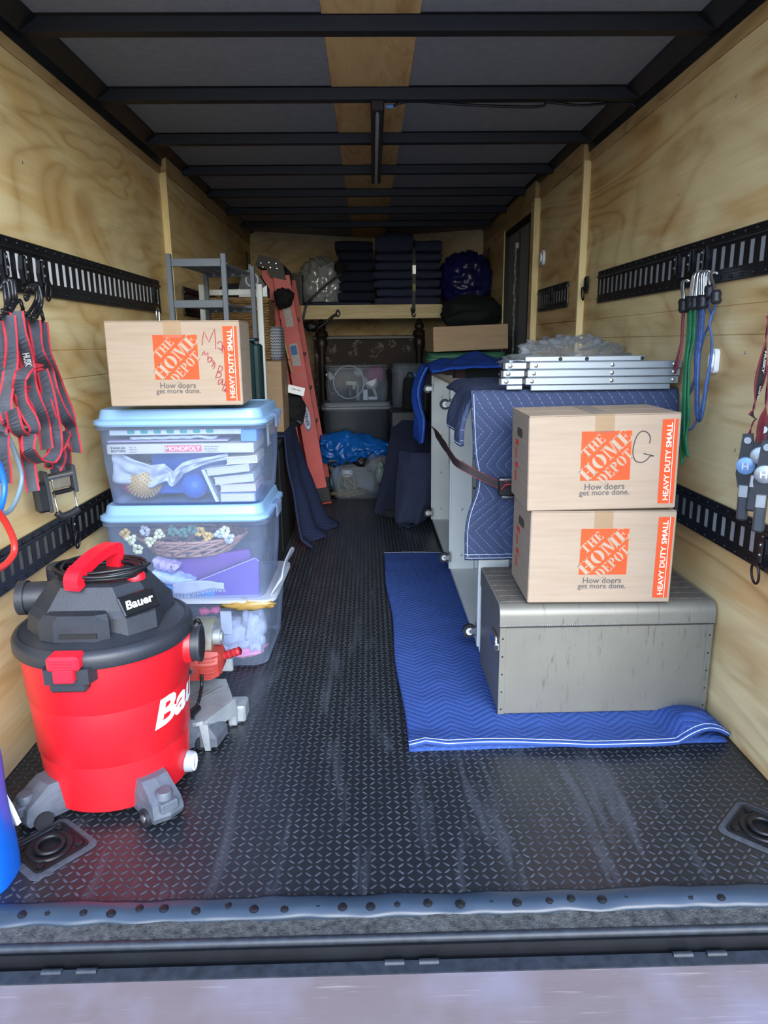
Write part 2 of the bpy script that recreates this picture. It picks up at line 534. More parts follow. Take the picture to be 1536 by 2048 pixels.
# turned-down front lip of the rubber with its screws
pm('rubber_lip', '2c3743', 0.33, c2='22303d', ns=7)
def lipz(x): return 0.004 + 0.006 * noise.noise(Vector((x * 9, 0.3, 0)))
lip = MB().grid(lambda u, v: (LX + u * (RX - LX), 1.318 - 0.052 * v + 0.006 * noise.noise(Vector((u * 30, v, 2))), max(-0.012, lipz(LX + u * (RX - LX)) + 0.006 * sin(v * pi) - 0.014 * v * v)), 120, 6)
ob('rubber_lip', lip, 'rubber_lip', floor, smooth=True, solid=0.004)
sm = MB().lathe([(0.011, 0), (0.011, 0.002), (0.007, 0.005)], 10).cyl((0, 0, 0.004), (0, 0, 0.006), 0.003, 6)
s0 = None
for k in range(34):
    x = LX + 0.03 + k * 0.0622 + random.uniform(-.01, .01)
    if s0 is None:
        s0 = ob('screw', sm, 'steel_black', floor, smooth=True, angle=40); s0.location = (x, 1.290, 0.004)
    else:
        c = s0.copy(); col.objects.link(c); c.location = (x, 1.290 + random.uniform(-.006, .006), 0.004)

# rear sill: gritty flat strip, rounded ridge, dark channel with hinges, and the plywood ramp
pm('sill_grit', '5a5b56', 0.9, c2='1d1f21', ns=70, bump=0.8, bs=260)
pm('sill_edge', '2b323a', 0.5, 0.1, c2='1a1e23', ns=40)
ob('trim_1', MB().box(LX - .04, RX + .04, 1.225, 1.30, -0.06, -0.007), 'sill_grit', kind='structure')
rid = MB().loft([[(x, 1.217 + 0.009 * cos(a), -0.013 + 0.009 * sin(a)) for a in [2 * pi * k / 16 for k in range(16)]] for x in (LX - .04, RX + .04)])
ob('trim_2', rid, 'sill_edge', kind='structure', smooth=True, angle=60)
ch = ob('trim_3', MB().box(LX - .04, RX + .04, 1.165, 1.215, -0.12, -0.055).box(LX - .04, RX + .04, 1.205, 1.222, -0.06, -0.02), 'steel_black', kind='structure')
for hx in (-0.62, 0.07, 0.66):
    hb = MB().box(hx - .05, hx + .05, 1.182, 1.197, -0.06, -0.048, .003)
    h = ob('hinge', hb, 'sill_edge', ch)
    ob('hinge_knuckle', MB().cyl((hx - .055, 1.190, -0.047), (hx - .015, 1.190, -0.047), 0.007, 12).cyl((hx + .015, 1.190, -0.047), (hx + .055, 1.190, -0.047), 0.007, 12), 'sill_edge', h, smooth=True, angle=40)
m = bpy.data.materials.new('ramp_ply'); m.use_nodes = True
t = NT(m)
n1 = t.noise(t.coord((1.2, 6, 6)), 5, 5, 0.6); n2 = t.noise(t.coord((3, 70, 70)), 2, 3)
n3 = t.noise(t.coord((1, 1, 1)), 4.5, 3, 0.55)
bs_ = t.mix(n1, lin('726664'), lin('645856'))
bs_ = t.mix(t.ramp(n3, [(0.45, (0, 0, 0, 1)), (0.7, (.6, .6, .6, 1))]), bs_, lin('7e7a86'))
bs_ = t.mix(t.ramp(n2, [(0.62, (0, 0, 0, 1)), (0.75, (.5, .5, .5, 1))]), bs_, lin('998e8a'))
t.link(bs_, t.b.inputs['Base Color']); t.b.inputs['Roughness'].default_value = 0.55
t.bump(n2, 0.1, 0.002)
MATS['ramp_ply'] = m
ramp = MB()
ra = radians(9)
ramp.add(*[MB().box(LX - .02, RX + .02, -2.4, 0, -0.03, 0).v, MB().box(0, 1, 0, 1, 0, 1).f], Matrix.Translation((0, 1.172, -0.052)) @ Matrix.Rotation(ra, 4, 'X'))
rp = ob('ramp', ramp, 'ramp_ply', kind='structure')
edge = MB().add(MB().box(LX - .03, RX + .03, -0.004, 0.022, -0.02, 0.004).v, MB().box(0, 1, 0, 1, 0, 1).f, Matrix.Translation((0, 1.172, -0.052)) @ Matrix.Rotation(ra, 4, 'X'))
ob('edge_angle', edge, 'sill_edge', rp)

# ------------------------------------------------------------------ walls
def wall(name, side, mat, segs):
    """plywood sheets on a wall; far runs of sheets stand proud and show their raw edge"""
    s = 1 if side < 0 else -1
    xw = LX if side < 0 else RX
    root = ob(name, MB().box(min(xw, xw - s * .05) - (0.0 if s < 0 else 0), max(xw, xw - s * .05), 1.2, 6.6, -0.06, 2.2), mat, kind='structure')
    for (y0, y1, proud, rows) in segs:
        for (z0, z1, dz) in rows:
            xa, xb = sorted((xw - s * 0.004, xw + s * (proud + dz)))
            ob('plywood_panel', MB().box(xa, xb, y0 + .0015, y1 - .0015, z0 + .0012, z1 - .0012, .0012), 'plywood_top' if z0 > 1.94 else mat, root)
    return root
wl = wall('wall_left', -1, 'plywood_left', [
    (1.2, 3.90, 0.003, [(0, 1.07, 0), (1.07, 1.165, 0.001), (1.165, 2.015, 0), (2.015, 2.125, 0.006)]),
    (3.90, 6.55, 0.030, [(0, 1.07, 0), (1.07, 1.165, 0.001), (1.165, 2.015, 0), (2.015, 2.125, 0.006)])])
wr = wall('wall_right', 1, 'plywood_right', [
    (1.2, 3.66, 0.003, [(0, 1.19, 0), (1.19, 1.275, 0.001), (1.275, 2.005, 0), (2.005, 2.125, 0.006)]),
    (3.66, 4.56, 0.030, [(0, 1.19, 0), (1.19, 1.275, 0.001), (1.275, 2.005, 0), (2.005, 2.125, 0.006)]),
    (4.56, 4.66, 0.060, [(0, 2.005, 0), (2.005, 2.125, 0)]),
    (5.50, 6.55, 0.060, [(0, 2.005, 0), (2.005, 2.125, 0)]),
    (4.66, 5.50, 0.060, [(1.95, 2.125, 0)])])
ob('batten', MB().box(LX, LX + .036, 3.885, 3.905, 0, 2.02), 'batten_wood', wl)
ob('batten', MB().box(RX - .036, RX, 3.645, 3.665, 0, 2.01), 'batten_wood', wr)
ob('batten', MB().box(RX - .066, RX - .02, 4.545, 4.565, 0, 2.01), 'batten_wood', wr)
ob('batten', MB().box(RX - .068, RX - .02, 5.50, 5.52, 0, 1.96), 'batten_wood', wr)
sc_m = MB().lathe([(0.0045, 0), (0.0045, 0.001), (0.002, 0.002)], 8)
s1 = None
for (side, y, z) in [(-1, 2.35, 1.72), (-1, 3.2, 1.66), (-1, 2.9, 0.9), (1, 2.25, 1.86), (1, 2.6, 1.66), (1, 3.2, 1.62), (1, 2.05, 1.14), (1, 2.05, 0.86), (1, 3.0, 1.2)]:
    xx = LX + 0.003 if side < 0 else RX - 0.003
    M = Matrix.Translation((xx, y, z)) @ Matrix.Rotation(radians(90 if side < 0 else -90), 4, 'Y')
    mm = MB().add(sc_m.v, sc_m.f, M)
    ob('screw', mm, 'zinc', wl if side < 0 else wr, smooth=True)

# front wall: a shallow V nose of two plywood sheets
bw = MB()
wb = ob('wall_back', MB().add([(LX - .05, 6.52, -.06), (.02, 7.02, -.06), (RX + .05, 6.50, -.06), (RX + .05, 6.62, -.06), (.02, 7.12, -.06), (LX - .05, 6.64, -.06)] + [(LX - .05, 6.52, 2.2), (.02, 7.02, 2.2), (RX + .05, 6.50, 2.2), (RX + .05, 6.62, 2.2), (.02, 7.12, 2.2), (LX - .05, 6.64, 2.2)],
    [(0, 1, 7, 6), (1, 2, 8, 7), (2, 3, 9, 8), (3, 4, 10, 9), (4, 5, 11, 10), (5, 0, 6, 11), (0, 5, 4, 1), (1, 4, 3, 2), (6, 7, 10, 11), (7, 8, 9, 10)]), 'plywood_back', kind='structure')
def slab(a, b, z0, z1, th):
    a = Vector((*a, 0)); b = Vector((*b, 0)); n_ = Vector((-(b - a).y, (b - a).x, 0)).normalized() * th
    v = [(p.x, p.y, z) for z in (z0, z1) for p in (a, b, b - n_, a - n_)]
    return MB().add(v, [(0, 1, 2, 3), (4, 7, 6, 5), (0, 4, 5, 1), (1, 5, 6, 2), (2, 6, 7, 3), (3, 7, 4, 0)])
for (a, b) in (((LX, 6.525), (.02, 7.02)), ((.02, 7.02), (RX, 6.505))):
    for (z0, z1) in ((0, 0.88), (0.882, 1.96), (1.962, 2.125)):
        ob('plywood_panel', slab(a, b, z0, z1, .006), 'plywood_back', wb)

# ------------------------------------------------------------------ ceiling
ceil_ = ob('ceiling', MB().box(LX - .05, RX + .05, 1.2, 7.15, 2.135, 2.2), 'rail_black', kind='structure')
YB = [1.80, 2.415, 3.03, 3.635, 4.25, 4.86, 5.48, 6.10]
edges = [1.2] + [y for y in YB] + [7.05]
for k in range(len(edges) - 1):
    y0, y1 = edges[k] + .004, edges[k + 1] - .004
    ob('ceiling_panel', MB().box(LX, -0.122, y0, y1, 2.126, 2.136), 'ceiling_felt', ceil_)
    ob('ceiling_panel', MB().box(0.172, RX, y0, y1, 2.126, 2.136), 'ceiling_felt', ceil_)
    ob('plywood_strip', MB().box(-0.121, 0.171, y0, y1, 2.124, 2.136), 'plywood_ceiling', ceil_)
for y in YB:
    # hat-section roof bow
    sec = lambda x: [(x, y - .042, 2.126), (x, y - .030, 2.122), (x, y - .022, 2.084), (x, y + .022, 2.084), (x, y + .030, 2.122), (x, y + .042, 2.126)]
    ob('roof_beam', MB().loft([sec(LX + .002), sec(RX - .002)]), 'beam_black', ceil_)
for s, xw in ((1, LX), (-1, RX)):
    v = [(xw, y, z) for y in (1.2, 6.55) for z in (0,)]
    mb = MB().loft([[(xw, y, 2.128), (xw, y, 2.050), (xw + s * .012, y, 2.050), (xw + s * .018, y, 2.085), (xw + s * .075, y, 2.118), (xw + s * .075, y, 2.128)] for y in (1.2, 6.6)])
    ob('trim_4' if s > 0 else 'trim_5', mb, 'rail_black', kind='structure')

# ------------------------------------------------------------------ side door
d = ob('door_1', MB().box(RX - .035, RX + .02, 4.665, 5.495, 0.02, 1.945), 'door_grey', kind='structure')
pm('door_seal', '141518', 0.6)
ob('door_frame', MB().box(RX - .060, RX - .03, 4.662, 4.690, 0.0, 1.95), 'door_seal', d)
ob('door_frame', MB().box(RX - .060, RX - .03, 5.470, 5.498, 0.0, 1.95), 'door_seal', d)
ob('door_frame', MB().box(RX - .060, RX - .03, 4.690, 5.470, 1.915, 1.95), 'door_seal', d)
ob('door_edge', MB().box(RX - .044, RX - .034, 5.06, 5.068, .05, 1.9), 'door_seal', d)
# retaining chain hanging on the door
chn = thing('door_chain', (RX - .06, 5.10, 1.0), 'thin metal chain hanging down the grey side door', 'chain')
lk = None
for k in range(34):
    z = 1.78 - k * 0.0235
    a = Matrix.Translation((0, 0, 0)) @ Matrix.Rotation(radians(90 * (k % 2) + 20), 4, 'Z')
    pts = [a @ Vector((0.006 * cos(q), 0, 0.015 * sin(q))) for q in [2 * pi * i / 10 for i in range(10)]]
    mk = 'link_a' if k % 2 else 'link_b'
    if k < 2:
        lk_o = ob('link', MB().tube([p + Vector((RX - .06, 5.10, 1.0)) for p in pts], 0.0022, 5, True), 'zinc', chn, smooth=True)
        (globals().__setitem__('LK%d' % k, lk_o))
        lk_o.location = (0, 0, z - 1.0)
    else:
        c = globals()['LK%d' % (k % 2)].copy(); col.objects.link(c); c.location = (0.003 * sin(k), 0, z - 1.0)
ob('hook_plate', MB().box(RX - .066, RX - .036, 5.09, 5.11, 1.79, 1.83, .003), 'zinc', chn)

# silver bar latches at the two front corners of the room
for s, nm, xw, y, z in ((1, 'left', LX + .03, 6.30, 1.80), (-1, 'right', RX - .06, 6.18, 1.80)):
    th = thing('corner_latch', (xw, y, z), 'silver bar latch on a black plate in the far %s corner' % nm, 'latch', 'corner latches')
    ob('plate', MB().box(*sorted((xw, xw + s * .012)), y - .03, y + .03, z - .21, z + .13, .003), 'rail_black', th)
    ob('rod', MB().cyl((xw + s * .03, y - .005, z - .16), (xw + s * .03, y - .005, z + .12), .005, 8), 'zinc', th, smooth=True)
    ob('barrel', MB().box(*sorted((xw + s * .014, xw + s * .046)), y - .02, y + .012, z - .10, z + .03, .004), 'zinc', th)

# ------------------------------------------------------------------ E-tracks
def etrack(side, y0, y1, z0, z1, liner, label, yoff=0.0, proud=0.004):
    s = 1 if side < 0 else -1
    xw = (LX if side < 0 else RX) + s * proud
    th = thing('slotted_rail', (xw, (y0 + y1) / 2, z0), label, 'rail', 'slotted tie-down rails on the walls')
    # u = y, v = z, depth into the room
    M = Matrix(((0, 0, s, xw + s * .002), (1, 0, 0, 0), (0, 1, 0, 0), (0, 0, 0, 1)))
    MP = M @ Matrix.Translation((0, 0, .004))
    H = z1 - z0
    us = [y0]; holes = set(); p = 0.055; y = y0 + 0.022 + yoff
    while y < y1 - 0.03:
        us += [y, y + 0.024]; holes.add(len(us) - 2); y += p
    us.append(y1)
    vs = [z0 + H * .17, z0 + H * .24, z0 + H * .27, z0 + H * .73, z0 + H * .76, z0 + H * .83]
    ob('rail', plate(us, vs, lambda i, j: i in holes and j == 2, 0.0015, MP), 'rail_black', th)
    ob('liner', MB().add(MB().box(y0 + .004, y1 - .004, z0 + H * .2, z0 + H * .8, 0.0, 0.0035).v, MB().box(0, 1, 0, 1, 0, 1).f, M), liner, th)
    for (a, b) in ((z0, z0 + H * .18), (z1 - H * .18, z1)):
        ob('flange', MB().add(MB().box(y0, y1, a, b, -.001, 0.008, .002).v, MB().box(0, 1, 0, 1, 0, 1, .1).f, M), 'rail_black', th)
    zc = z1 - H * .18
    ob('ridge', MB().loft([[M @ Vector((yy, zc + .006 * cos(a), .006 + .008 * sin(a))) for a in [2 * pi * k / 10 for k in range(10)]] for yy in (y0, y1)]), 'rail_black', th, smooth=True, angle=50)
    rv = MB(); y = y0 + .03
    while y < y1:
        for zz in (z0 + H * .09, z1 - H * .09):
            rv.add(*(lambda q: (q.v, q.f))(MB().lathe([(.006, 0), (.0055, .003), (.002, .005)], 8)), M @ Matrix.Translation((y, zz, .008)))
        y += .064
    ob('rivets', rv, 'steel_black', th, smooth=True, kind='stuff')
    return th
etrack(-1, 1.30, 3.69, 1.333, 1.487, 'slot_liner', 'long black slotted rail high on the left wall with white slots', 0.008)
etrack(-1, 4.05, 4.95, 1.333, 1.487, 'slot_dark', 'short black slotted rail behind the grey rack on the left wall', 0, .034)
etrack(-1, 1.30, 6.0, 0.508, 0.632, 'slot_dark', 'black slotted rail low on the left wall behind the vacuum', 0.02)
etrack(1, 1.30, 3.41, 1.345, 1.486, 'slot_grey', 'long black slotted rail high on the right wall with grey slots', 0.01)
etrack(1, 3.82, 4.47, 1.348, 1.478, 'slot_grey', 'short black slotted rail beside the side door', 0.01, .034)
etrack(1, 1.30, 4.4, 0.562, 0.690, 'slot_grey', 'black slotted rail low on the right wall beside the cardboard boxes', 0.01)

# ------------------------------------------------------------------ ceiling light bar and wire
th = thing('light_bar', (0.057, 3.65, 2.08), 'black unlit light bar under the plywood ceiling strip', 'light')
M = Matrix.Translation((0.057, 3.65, 2.08)) @ Matrix.Rotation(radians(-0.4), 4, 'Z')
ob('housing', MB().box(-.026, .026, -.645, .645, -.036, 0.004, .004, M), 'rail_black', th)
pm('diffuser_off', 'aab0b8', 0.3, c2='9da3ab')
ob('diffuser', MB().box(-.007, .007, -.60, .62, -.040, -.035, .001, M), 'diffuser_off', th)
ob('end_screw', MB().cyl(M @ Vector((0, -.615, -.036)), M @ Vector((0, -.615, -.041)), .006, 10), 'zinc', th, smooth=True, angle=40)
ob('connector', MB().cyl((0.085, 3.06, 2.075), (0.115, 3.06, 2.075), .008, 10), pm('connector_blue', '6f9fd0', 0.4), th, smooth=True, angle=40)
wp = cr([(0.115, 3.06, 2.075), (0.15, 3.05, 2.085), (0.22, 3.055, 2.09), (0.4, 3.055, 2.078), (0.6, 3.055, 2.070), (0.7, 3.055, 2.072), (0.72, 3.055, 2.085), (0.85, 3.055, 2.074), (1.02, 3.06, 2.085), (1.07, 3.06, 2.07)], 6)
ob('wire', MB().tube(wp, .005, 6), 'rail_black', th, smooth=True)

# small wall fixtures
def wall_light(y, z, w_, h, label, proud):
    x = RX - proud
    th = thing('marker_light', (x, y, z), label, 'light', 'small white wall fixtures')
    ob('base', MB().loft([[(x - d_, y + (p[0]) * k, z + p[1] * k) for p in rr(0, 0, w_, h, min(w_, h) * .35, 0)] for d_, k in ((0, 1), (.010, 1), (.014, .94))]), 'white_plastic', th, smooth=True, angle=50)
    ob('lens', MB().loft([[(x - d_, y + (p[0]) * k, z + p[1] * k) for p in rr(0, 0, w_ * .62, h * .6, min(w_, h) * .25, 0)] for d_, k in ((.012, 1), (.022, .9), (.024, .7))]), pm('lens_white', 'f0f1f2', 0.25), th, smooth=True, angle=50)
    for q in (-1, 1):
        ob('screw', MB().cyl((x - .013, y, z + q * h * .42), (x - .017, y, z + q * h * .42), .005, 8), 'zinc', th)
p = onx(1432, 722, RX - .005)
wall_light(p.y, p.z, .040, .075, 'slim white fixture on the right wall below the hanging blue cords', .004)
p = onx(1087, 516, RX - .03)
wall_light(p.y, p.z, .10, .085, 'small white box fixture on the right wall near the side door', .031)

# recessed floor rings
for (cx, cy, nm, ang) in ((-0.785, 1.497, 'left', 45), (0.955, 1.50, 'right', 45)):
    th = thing('floor_ring', (cx, cy, 0), 'black recessed tie-down ring in the floor at the %s' % nm, 'tie-down ring', 'recessed floor rings')
    M = Matrix.Translation((cx, cy, 0)) @ Matrix.Rotation(radians(ang + (6 if cx < 0 else 0)), 4, 'Z')
    sq = lambda w_, r, z: [M @ Vector(p) for p in rr(0, 0, w_, w_, r, z)]
    ob('cut_patch', MB().loft([sq(.165, .02, .0005), sq(.165, .02, .0022), sq(.148, .018, .003)]), pm('cut_rubber', '474c53', 0.75, c2='33373c', ns=60, bump=.5), th)
    ob('pan', MB().loft([sq(.132, .012, .001), sq(.132, .012, .0075), sq(.122, .01, .0075), sq(.118, .01, .0045)], True, True), 'steel_black', th, smooth=True, angle=30)
    ob('dish', MB().lathe([(.054, .004), (.052, .009), (.046, .010), (.036, .004), (.020, .0035), (.004, .0035)], 32, M), 'steel_black', th, smooth=True, angle=50)
    ring = [M @ Vector((.030 * cos(a), .030 * sin(a), .011 + .002 * sin(a))) for a in [2 * pi * k / 28 for k in range(28)]]
    ob('ring', MB().tube(ring, .006, 8, True), 'steel_black', th, smooth=True)
    for sx in (-1, 1):
        for sy in (-1, 1):
            ob('bolt', MB().lathe([(.009, .005), (.009, .009), (.005, .011)], 10, M @ Matrix.Translation((sx * .048, sy * .048, 0))), 'steel_black', th, smooth=True, angle=40)
# ------------------------------------------------------------------ printed cardboard boxes
pm('print_pale', 'd9cbb8', .75)
def crescent(cx, cy, rx, ry, ix, iy, a0, a1, n=9):
    o_ = [(cx + rx * cos(radians(a0 + (a1 - a0) * k / n)), cy + ry * sin(radians(a0 + (a1 - a0) * k / n))) for k in range(n + 1)]
    i_ = [(cx + ix * cos(radians(a0 + (a1 - a0) * k / n)), cy + iy * sin(radians(a0 + (a1 - a0) * k / n))) for k in range(n + 1)]
    return [[o_[k], o_[k + 1], i_[k + 1], i_[k]] for k in range(n)]
def R4(x0, y0, x1, y1): return [(x0, y0), (x1, y0), (x1, y1), (x0, y1)]
STENCIL = {
    'H': (.86, [R4(.08, 0, .30, 1), R4(0, 0, .38, .07), R4(0, .93, .38, 1), R4(.56, 0, .78, 1), R4(.48, 0, .86, .07), R4(.48, .93, .86, 1), R4(.34, .46, .52, .55)]),
    'O': (.78, crescent(.36, .5, .36, .5, .13, .42, 100, 260) + crescent(.42, .5, .36, .5, .13, .42, -80, 80)),
    'M': (1.06, [R4(.08, 0, .17, 1), R4(0, 0, .26, .07), R4(.76, 0, .98, 1), R4(.70, 0, 1.06, .07), R4(0, .93, .2, 1), R4(.80, .93, 1.06, 1), [(.20, 1), (.42, 1), (.60, .12), (.50, .02)], [(.63, .16), (.74, 1), (.68, 1), (.58, .40)]]),
    'E': (.68, [R4(.08, 0, .30, 1), R4(0, 0, .30, .07), R4(0, .93, .30, 1), R4(.34, .92, .62, 1), [(.52, .92), (.62, .92), (.62, .70)], R4(.34, .46, .46, .54), R4(.44, .36, .49, .64), R4(.34, 0, .64, .08), [(.52, .08), (.64, .08), (.66, .32)]]),
    'D': (.80, [R4(.08, 0, .30, 1), R4(0, 0, .30, .07), R4(0, .93, .30, 1)] + crescent(.36, .5, .42, .5, .18, .42, -85, 85)),
    'P': (.72, [R4(.08, 0, .30, 1), R4(0, 0, .38, .07), R4(0, .93, .30, 1)] + crescent(.35, .72, .34, .28, .12, .20, -85, 85, 7)),
    'T': (.74, [R4(.26, 0, .48, .90), R4(.18, 0, .56, .07), R4(0, .92, .74, 1), [(0, .92), (.10, .92), (0, .68)], [(.64, .92), (.74, .92), (.74, .68)]]),
}
def stencil(word, w_, h, gap=.07):
    tot = sum(STENCIL[c][0] for c in word) + gap * (len(word) - 1)
    k = w_ / tot; x = 0; v = []; f = []
    for c in word:
        for poly in STENCIL[c][1]:
            o_ = len(v); v += [((x + p[0]) * k, p[1] * h, 0) for p in poly]; f.append(tuple(range(o_, o_ + len(poly))))
        x += STENCIL[c][0] + gap
    return v, f

def stroke(mb, pts, M, wd=.0032, n=6):
    P = cr([(p[0], p[1], 0) for p in pts], n)
    for i in range(len(P)):
        pass
    secs = []
    for i in range(len(P)):
        t_ = (P[min(i + 1, len(P) - 1)] - P[max(i - 1, 0)])
        if t_.length < 1e-9: t_ = Vector((1, 0, 0))
        t_.normalize(); n_ = Vector((-t_.y, t_.x, 0)) * wd / 2
        secs.append((P[i] + n_, P[i] - n_))
    o_ = len(mb.v); mb.v += [tuple(M @ q) for s_ in secs for q in s_]
    mb.f += [(o_ + 2 * i, o_ + 2 * i + 1, o_ + 2 * i + 3, o_ + 2 * i + 2) for i in range(len(secs) - 1)]

def store_box(label, loc, rz, size=(.432, .28, .28), side_print='left', tilt=0.0):
    """printed heavy-duty box; local origin at the middle of its bottom, printed face towards -y"""
    W_, D_, H_ = size
    th = thing('cardboard_box', (0, 0, 0), label, 'cardboard box', 'printed orange and tan moving boxes')
    bd = ob('carton', MB().box(-W_ / 2, W_ / 2, -D_ / 2, D_ / 2, 0, H_, .003), 'cardboard', th)
    # top flaps with a seam
    ob('flap', MB().box(-W_ / 2 + .001, W_ / 2 - .001, -D_ / 2, -.001, H_, H_ + .003, .001), 'cardboard', th)
    ob('flap', MB().box(-W_ / 2 + .001, W_ / 2 - .001, .001, D_ / 2, H_, H_ + .003, .001), 'cardboard', th)
    e = .0006; yf = -D_ / 2 - e
    F = frame((-W_ / 2, yf, 0), (1, 0, 0), (0, 0, 1))
    S = .152 * W_ / .46
    lx, lz = W_ * .350, H_ * .318
    lg = ob('logo', MB().prism(R4(lx, lz, lx + S, lz + S), .0004, F), 'print_orange', th)
    q = radians(45); ux = Vector((cos(q), 0, sin(q))); uy = Vector((-sin(q), 0, cos(q)))
    cx, cz = -W_ / 2 + lx + S / 2, lz + S / 2
    def word(wd_, w_, h, along, up):
        o_ = Vector((cx, yf - .0009, cz)) + ux * (along - w_ / 2) + uy * (up - h / 2)
        v, f = stencil(wd_, w_, h)
        return MB().add(v, f, frame(o_, ux, uy))
    ob('logo_lettering', word('HOME', S * 1.26, S * .29, 0, S * .015), 'print_card', lg)
    ob('logo_lettering', word('THE', S * .52, S * .20, -S * .04, S * .33), 'print_card', lg)
    ob('logo_lettering', word('DEPOT', S * .84, S * .22, -S * .02, -S * .30), 'print_card', lg)
    for s_, z_, w_ in (('How doers', lz - .028, .118), ('get more done.', lz - .050, .148)):
        v, f = text_mesh(s_, w_ * W_ / .44, None, .012)
        ob('slogan', MB().add(v, f, frame((-W_ / 2 + lx + S / 2 - w_ * W_ / .88, yf - .0004, z_), (1, 0, 0), (0, 0, 1))), 'print_grey', th)
    # orange band wrapping the right edge, with vertical lettering
    bx0, bx1 = W_ - .054, W_ - .008
    bd_ = ob('orange_band', MB().prism(R4(bx0, H_ * .055, bx1, H_ * .945), .0004, F), 'print_orange', th)
    v, f = text_mesh('HEAVY DUTY SMALL', H_ * .82, .0165, .022)
    ob('band_lettering', MB().add(v, f, frame((-W_ / 2 + bx0 + .030, yf - .0009, H_ * .09), (0, 0, 1), (-1, 0, 0))), 'print_pale', bd_)
    ob('band_line', MB().prism(R4(bx1 - .012, H_ * .055, bx1 - .0105, H_ * .945), .0003, frame((-W_ / 2, yf - .0005, 0), (1, 0, 0), (0, 0, 1))), 'print_white', bd_)
    # small print and hand hole on the left end
    G = frame((-W_ / 2 - e, D_ / 2, 0), (0, -1, 0), (0, 0, 1))
    for a, z_, w_, h in ((.06, .62, .05, .10), (.06, .36, .05, .12)):
        ob('end_print', MB().prism(R4(D_ * .25, H_ * z_, D_ * .25 + w_, H_ * z_ + .018), .0004, G).prism(R4(D_ * .25, H_ * z_ - .045, D_ * .25 + w_ * .4, H_ * z_ - .01), .0004, G), 'print_red', th)
    hh = ob('hand_hole', MB().prism([(p[0] + D_ * .5, p[1] + H_ * .78) for p in [(r_[0], r_[1]) for r_ in rr(0, 0, .085, .028, .013, 0)]], .0005, G), pm('hole_dark', '4a3826', 0.9), th)
    # clear packing tape over the top, turned down the front
    tp = [(-D_ / 2 - .0016, H_ - .05), (-D_ / 2 - .0016, H_ + .0042), (D_ / 2 + .001, H_ + .0042), (D_ / 2 + .001, H_ + .0036), (-D_ / 2 - .0010, H_ + .0036), (-D_ / 2 - .0010, H_ - .05)]
    ob('packing_tape', MB().loft([[(x, q_[0], q_[1]) for q_ in tp] for x in (-.028, .028)]), 'packing_tape', th)
    place(th, loc, rz); th.rotation_euler[1] = tilt
    return th

# right pair, on the trunk
b1 = store_box('lower printed moving box resting on the grey metal trunk', (.700, 2.185, .394), radians(-1.2), (.436, .28, .286), tilt=radians(.3))
b2 = store_box('upper printed moving box marked with a black letter G', (.692, 2.185, .688), radians(-1.6), (.440, .28, .280), tilt=radians(-.8))
mk = MB()
F = frame((-.22, -.1412, 0), (1, 0, 0), (0, 0, 1))
stroke(mk, [(.352, .196), (.353, .212), (.345, .226), (.330, .232), (.316, .222), (.307, .196), (.305, .168), (.313, .146), (.330, .140), (.345, .146), (.356, .158), (.366, .158), (.352, .162), (.336, .166)], F, .0030)
ob('marker_writing', mk, 'marker_black', b2, local=True)
# left one, on the tote stack
b3 = store_box('printed moving box with red handwriting on the blue-lidded tote', (-.633, 2.495, .984), radians(2.2), (.428, .25, .268), tilt=radians(.2))
mk = MB(); F = frame((-.214, -.1262, 0), (1, 0, 0), (0, 0, 1))
def hw(pts):
    return [((160 + x * .2734 - 207) / 265 * .428, (815 - (620 + y * .2734)) / 165 * .268) for x, y in pts]
for pts, n_ in (([(866, 278), (886, 178), (916, 256), (962, 163), (963, 306)], 2),
        ([(976, 268), (996, 250), (1012, 266), (1004, 312), (980, 296)], 5), ([(1008, 332), (1018, 280), (1030, 322)], 3),
        ([(858, 352), (880, 318), (882, 350), (904, 330), (900, 384)], 2), ([(926, 362), (904, 372), (902, 398), (924, 388), (930, 366), (932, 402)], 4), ([(946, 384), (938, 416)], 2), ([(926, 434), (948, 400), (950, 422), (936, 450)], 3),
        ([(984, 424), (948, 512)], 2), ([(980, 424), (1006, 438), (990, 464), (964, 470), (992, 480), (984, 504), (948, 512)], 4),
        ([(992, 518), (970, 534), (966, 560), (988, 546), (1002, 522), (992, 566)], 4), ([(1024, 536), (992, 604)], 2), ([(992, 560), (1032, 570)], 2), ([(1024, 588), (1002, 612), (1018, 594), (1016, 616), (1030, 606)], 3)):
    stroke(mk, hw(pts), F, .0026, n_)
ob('marker_writing', mk, 'marker_red', b3, local=True)

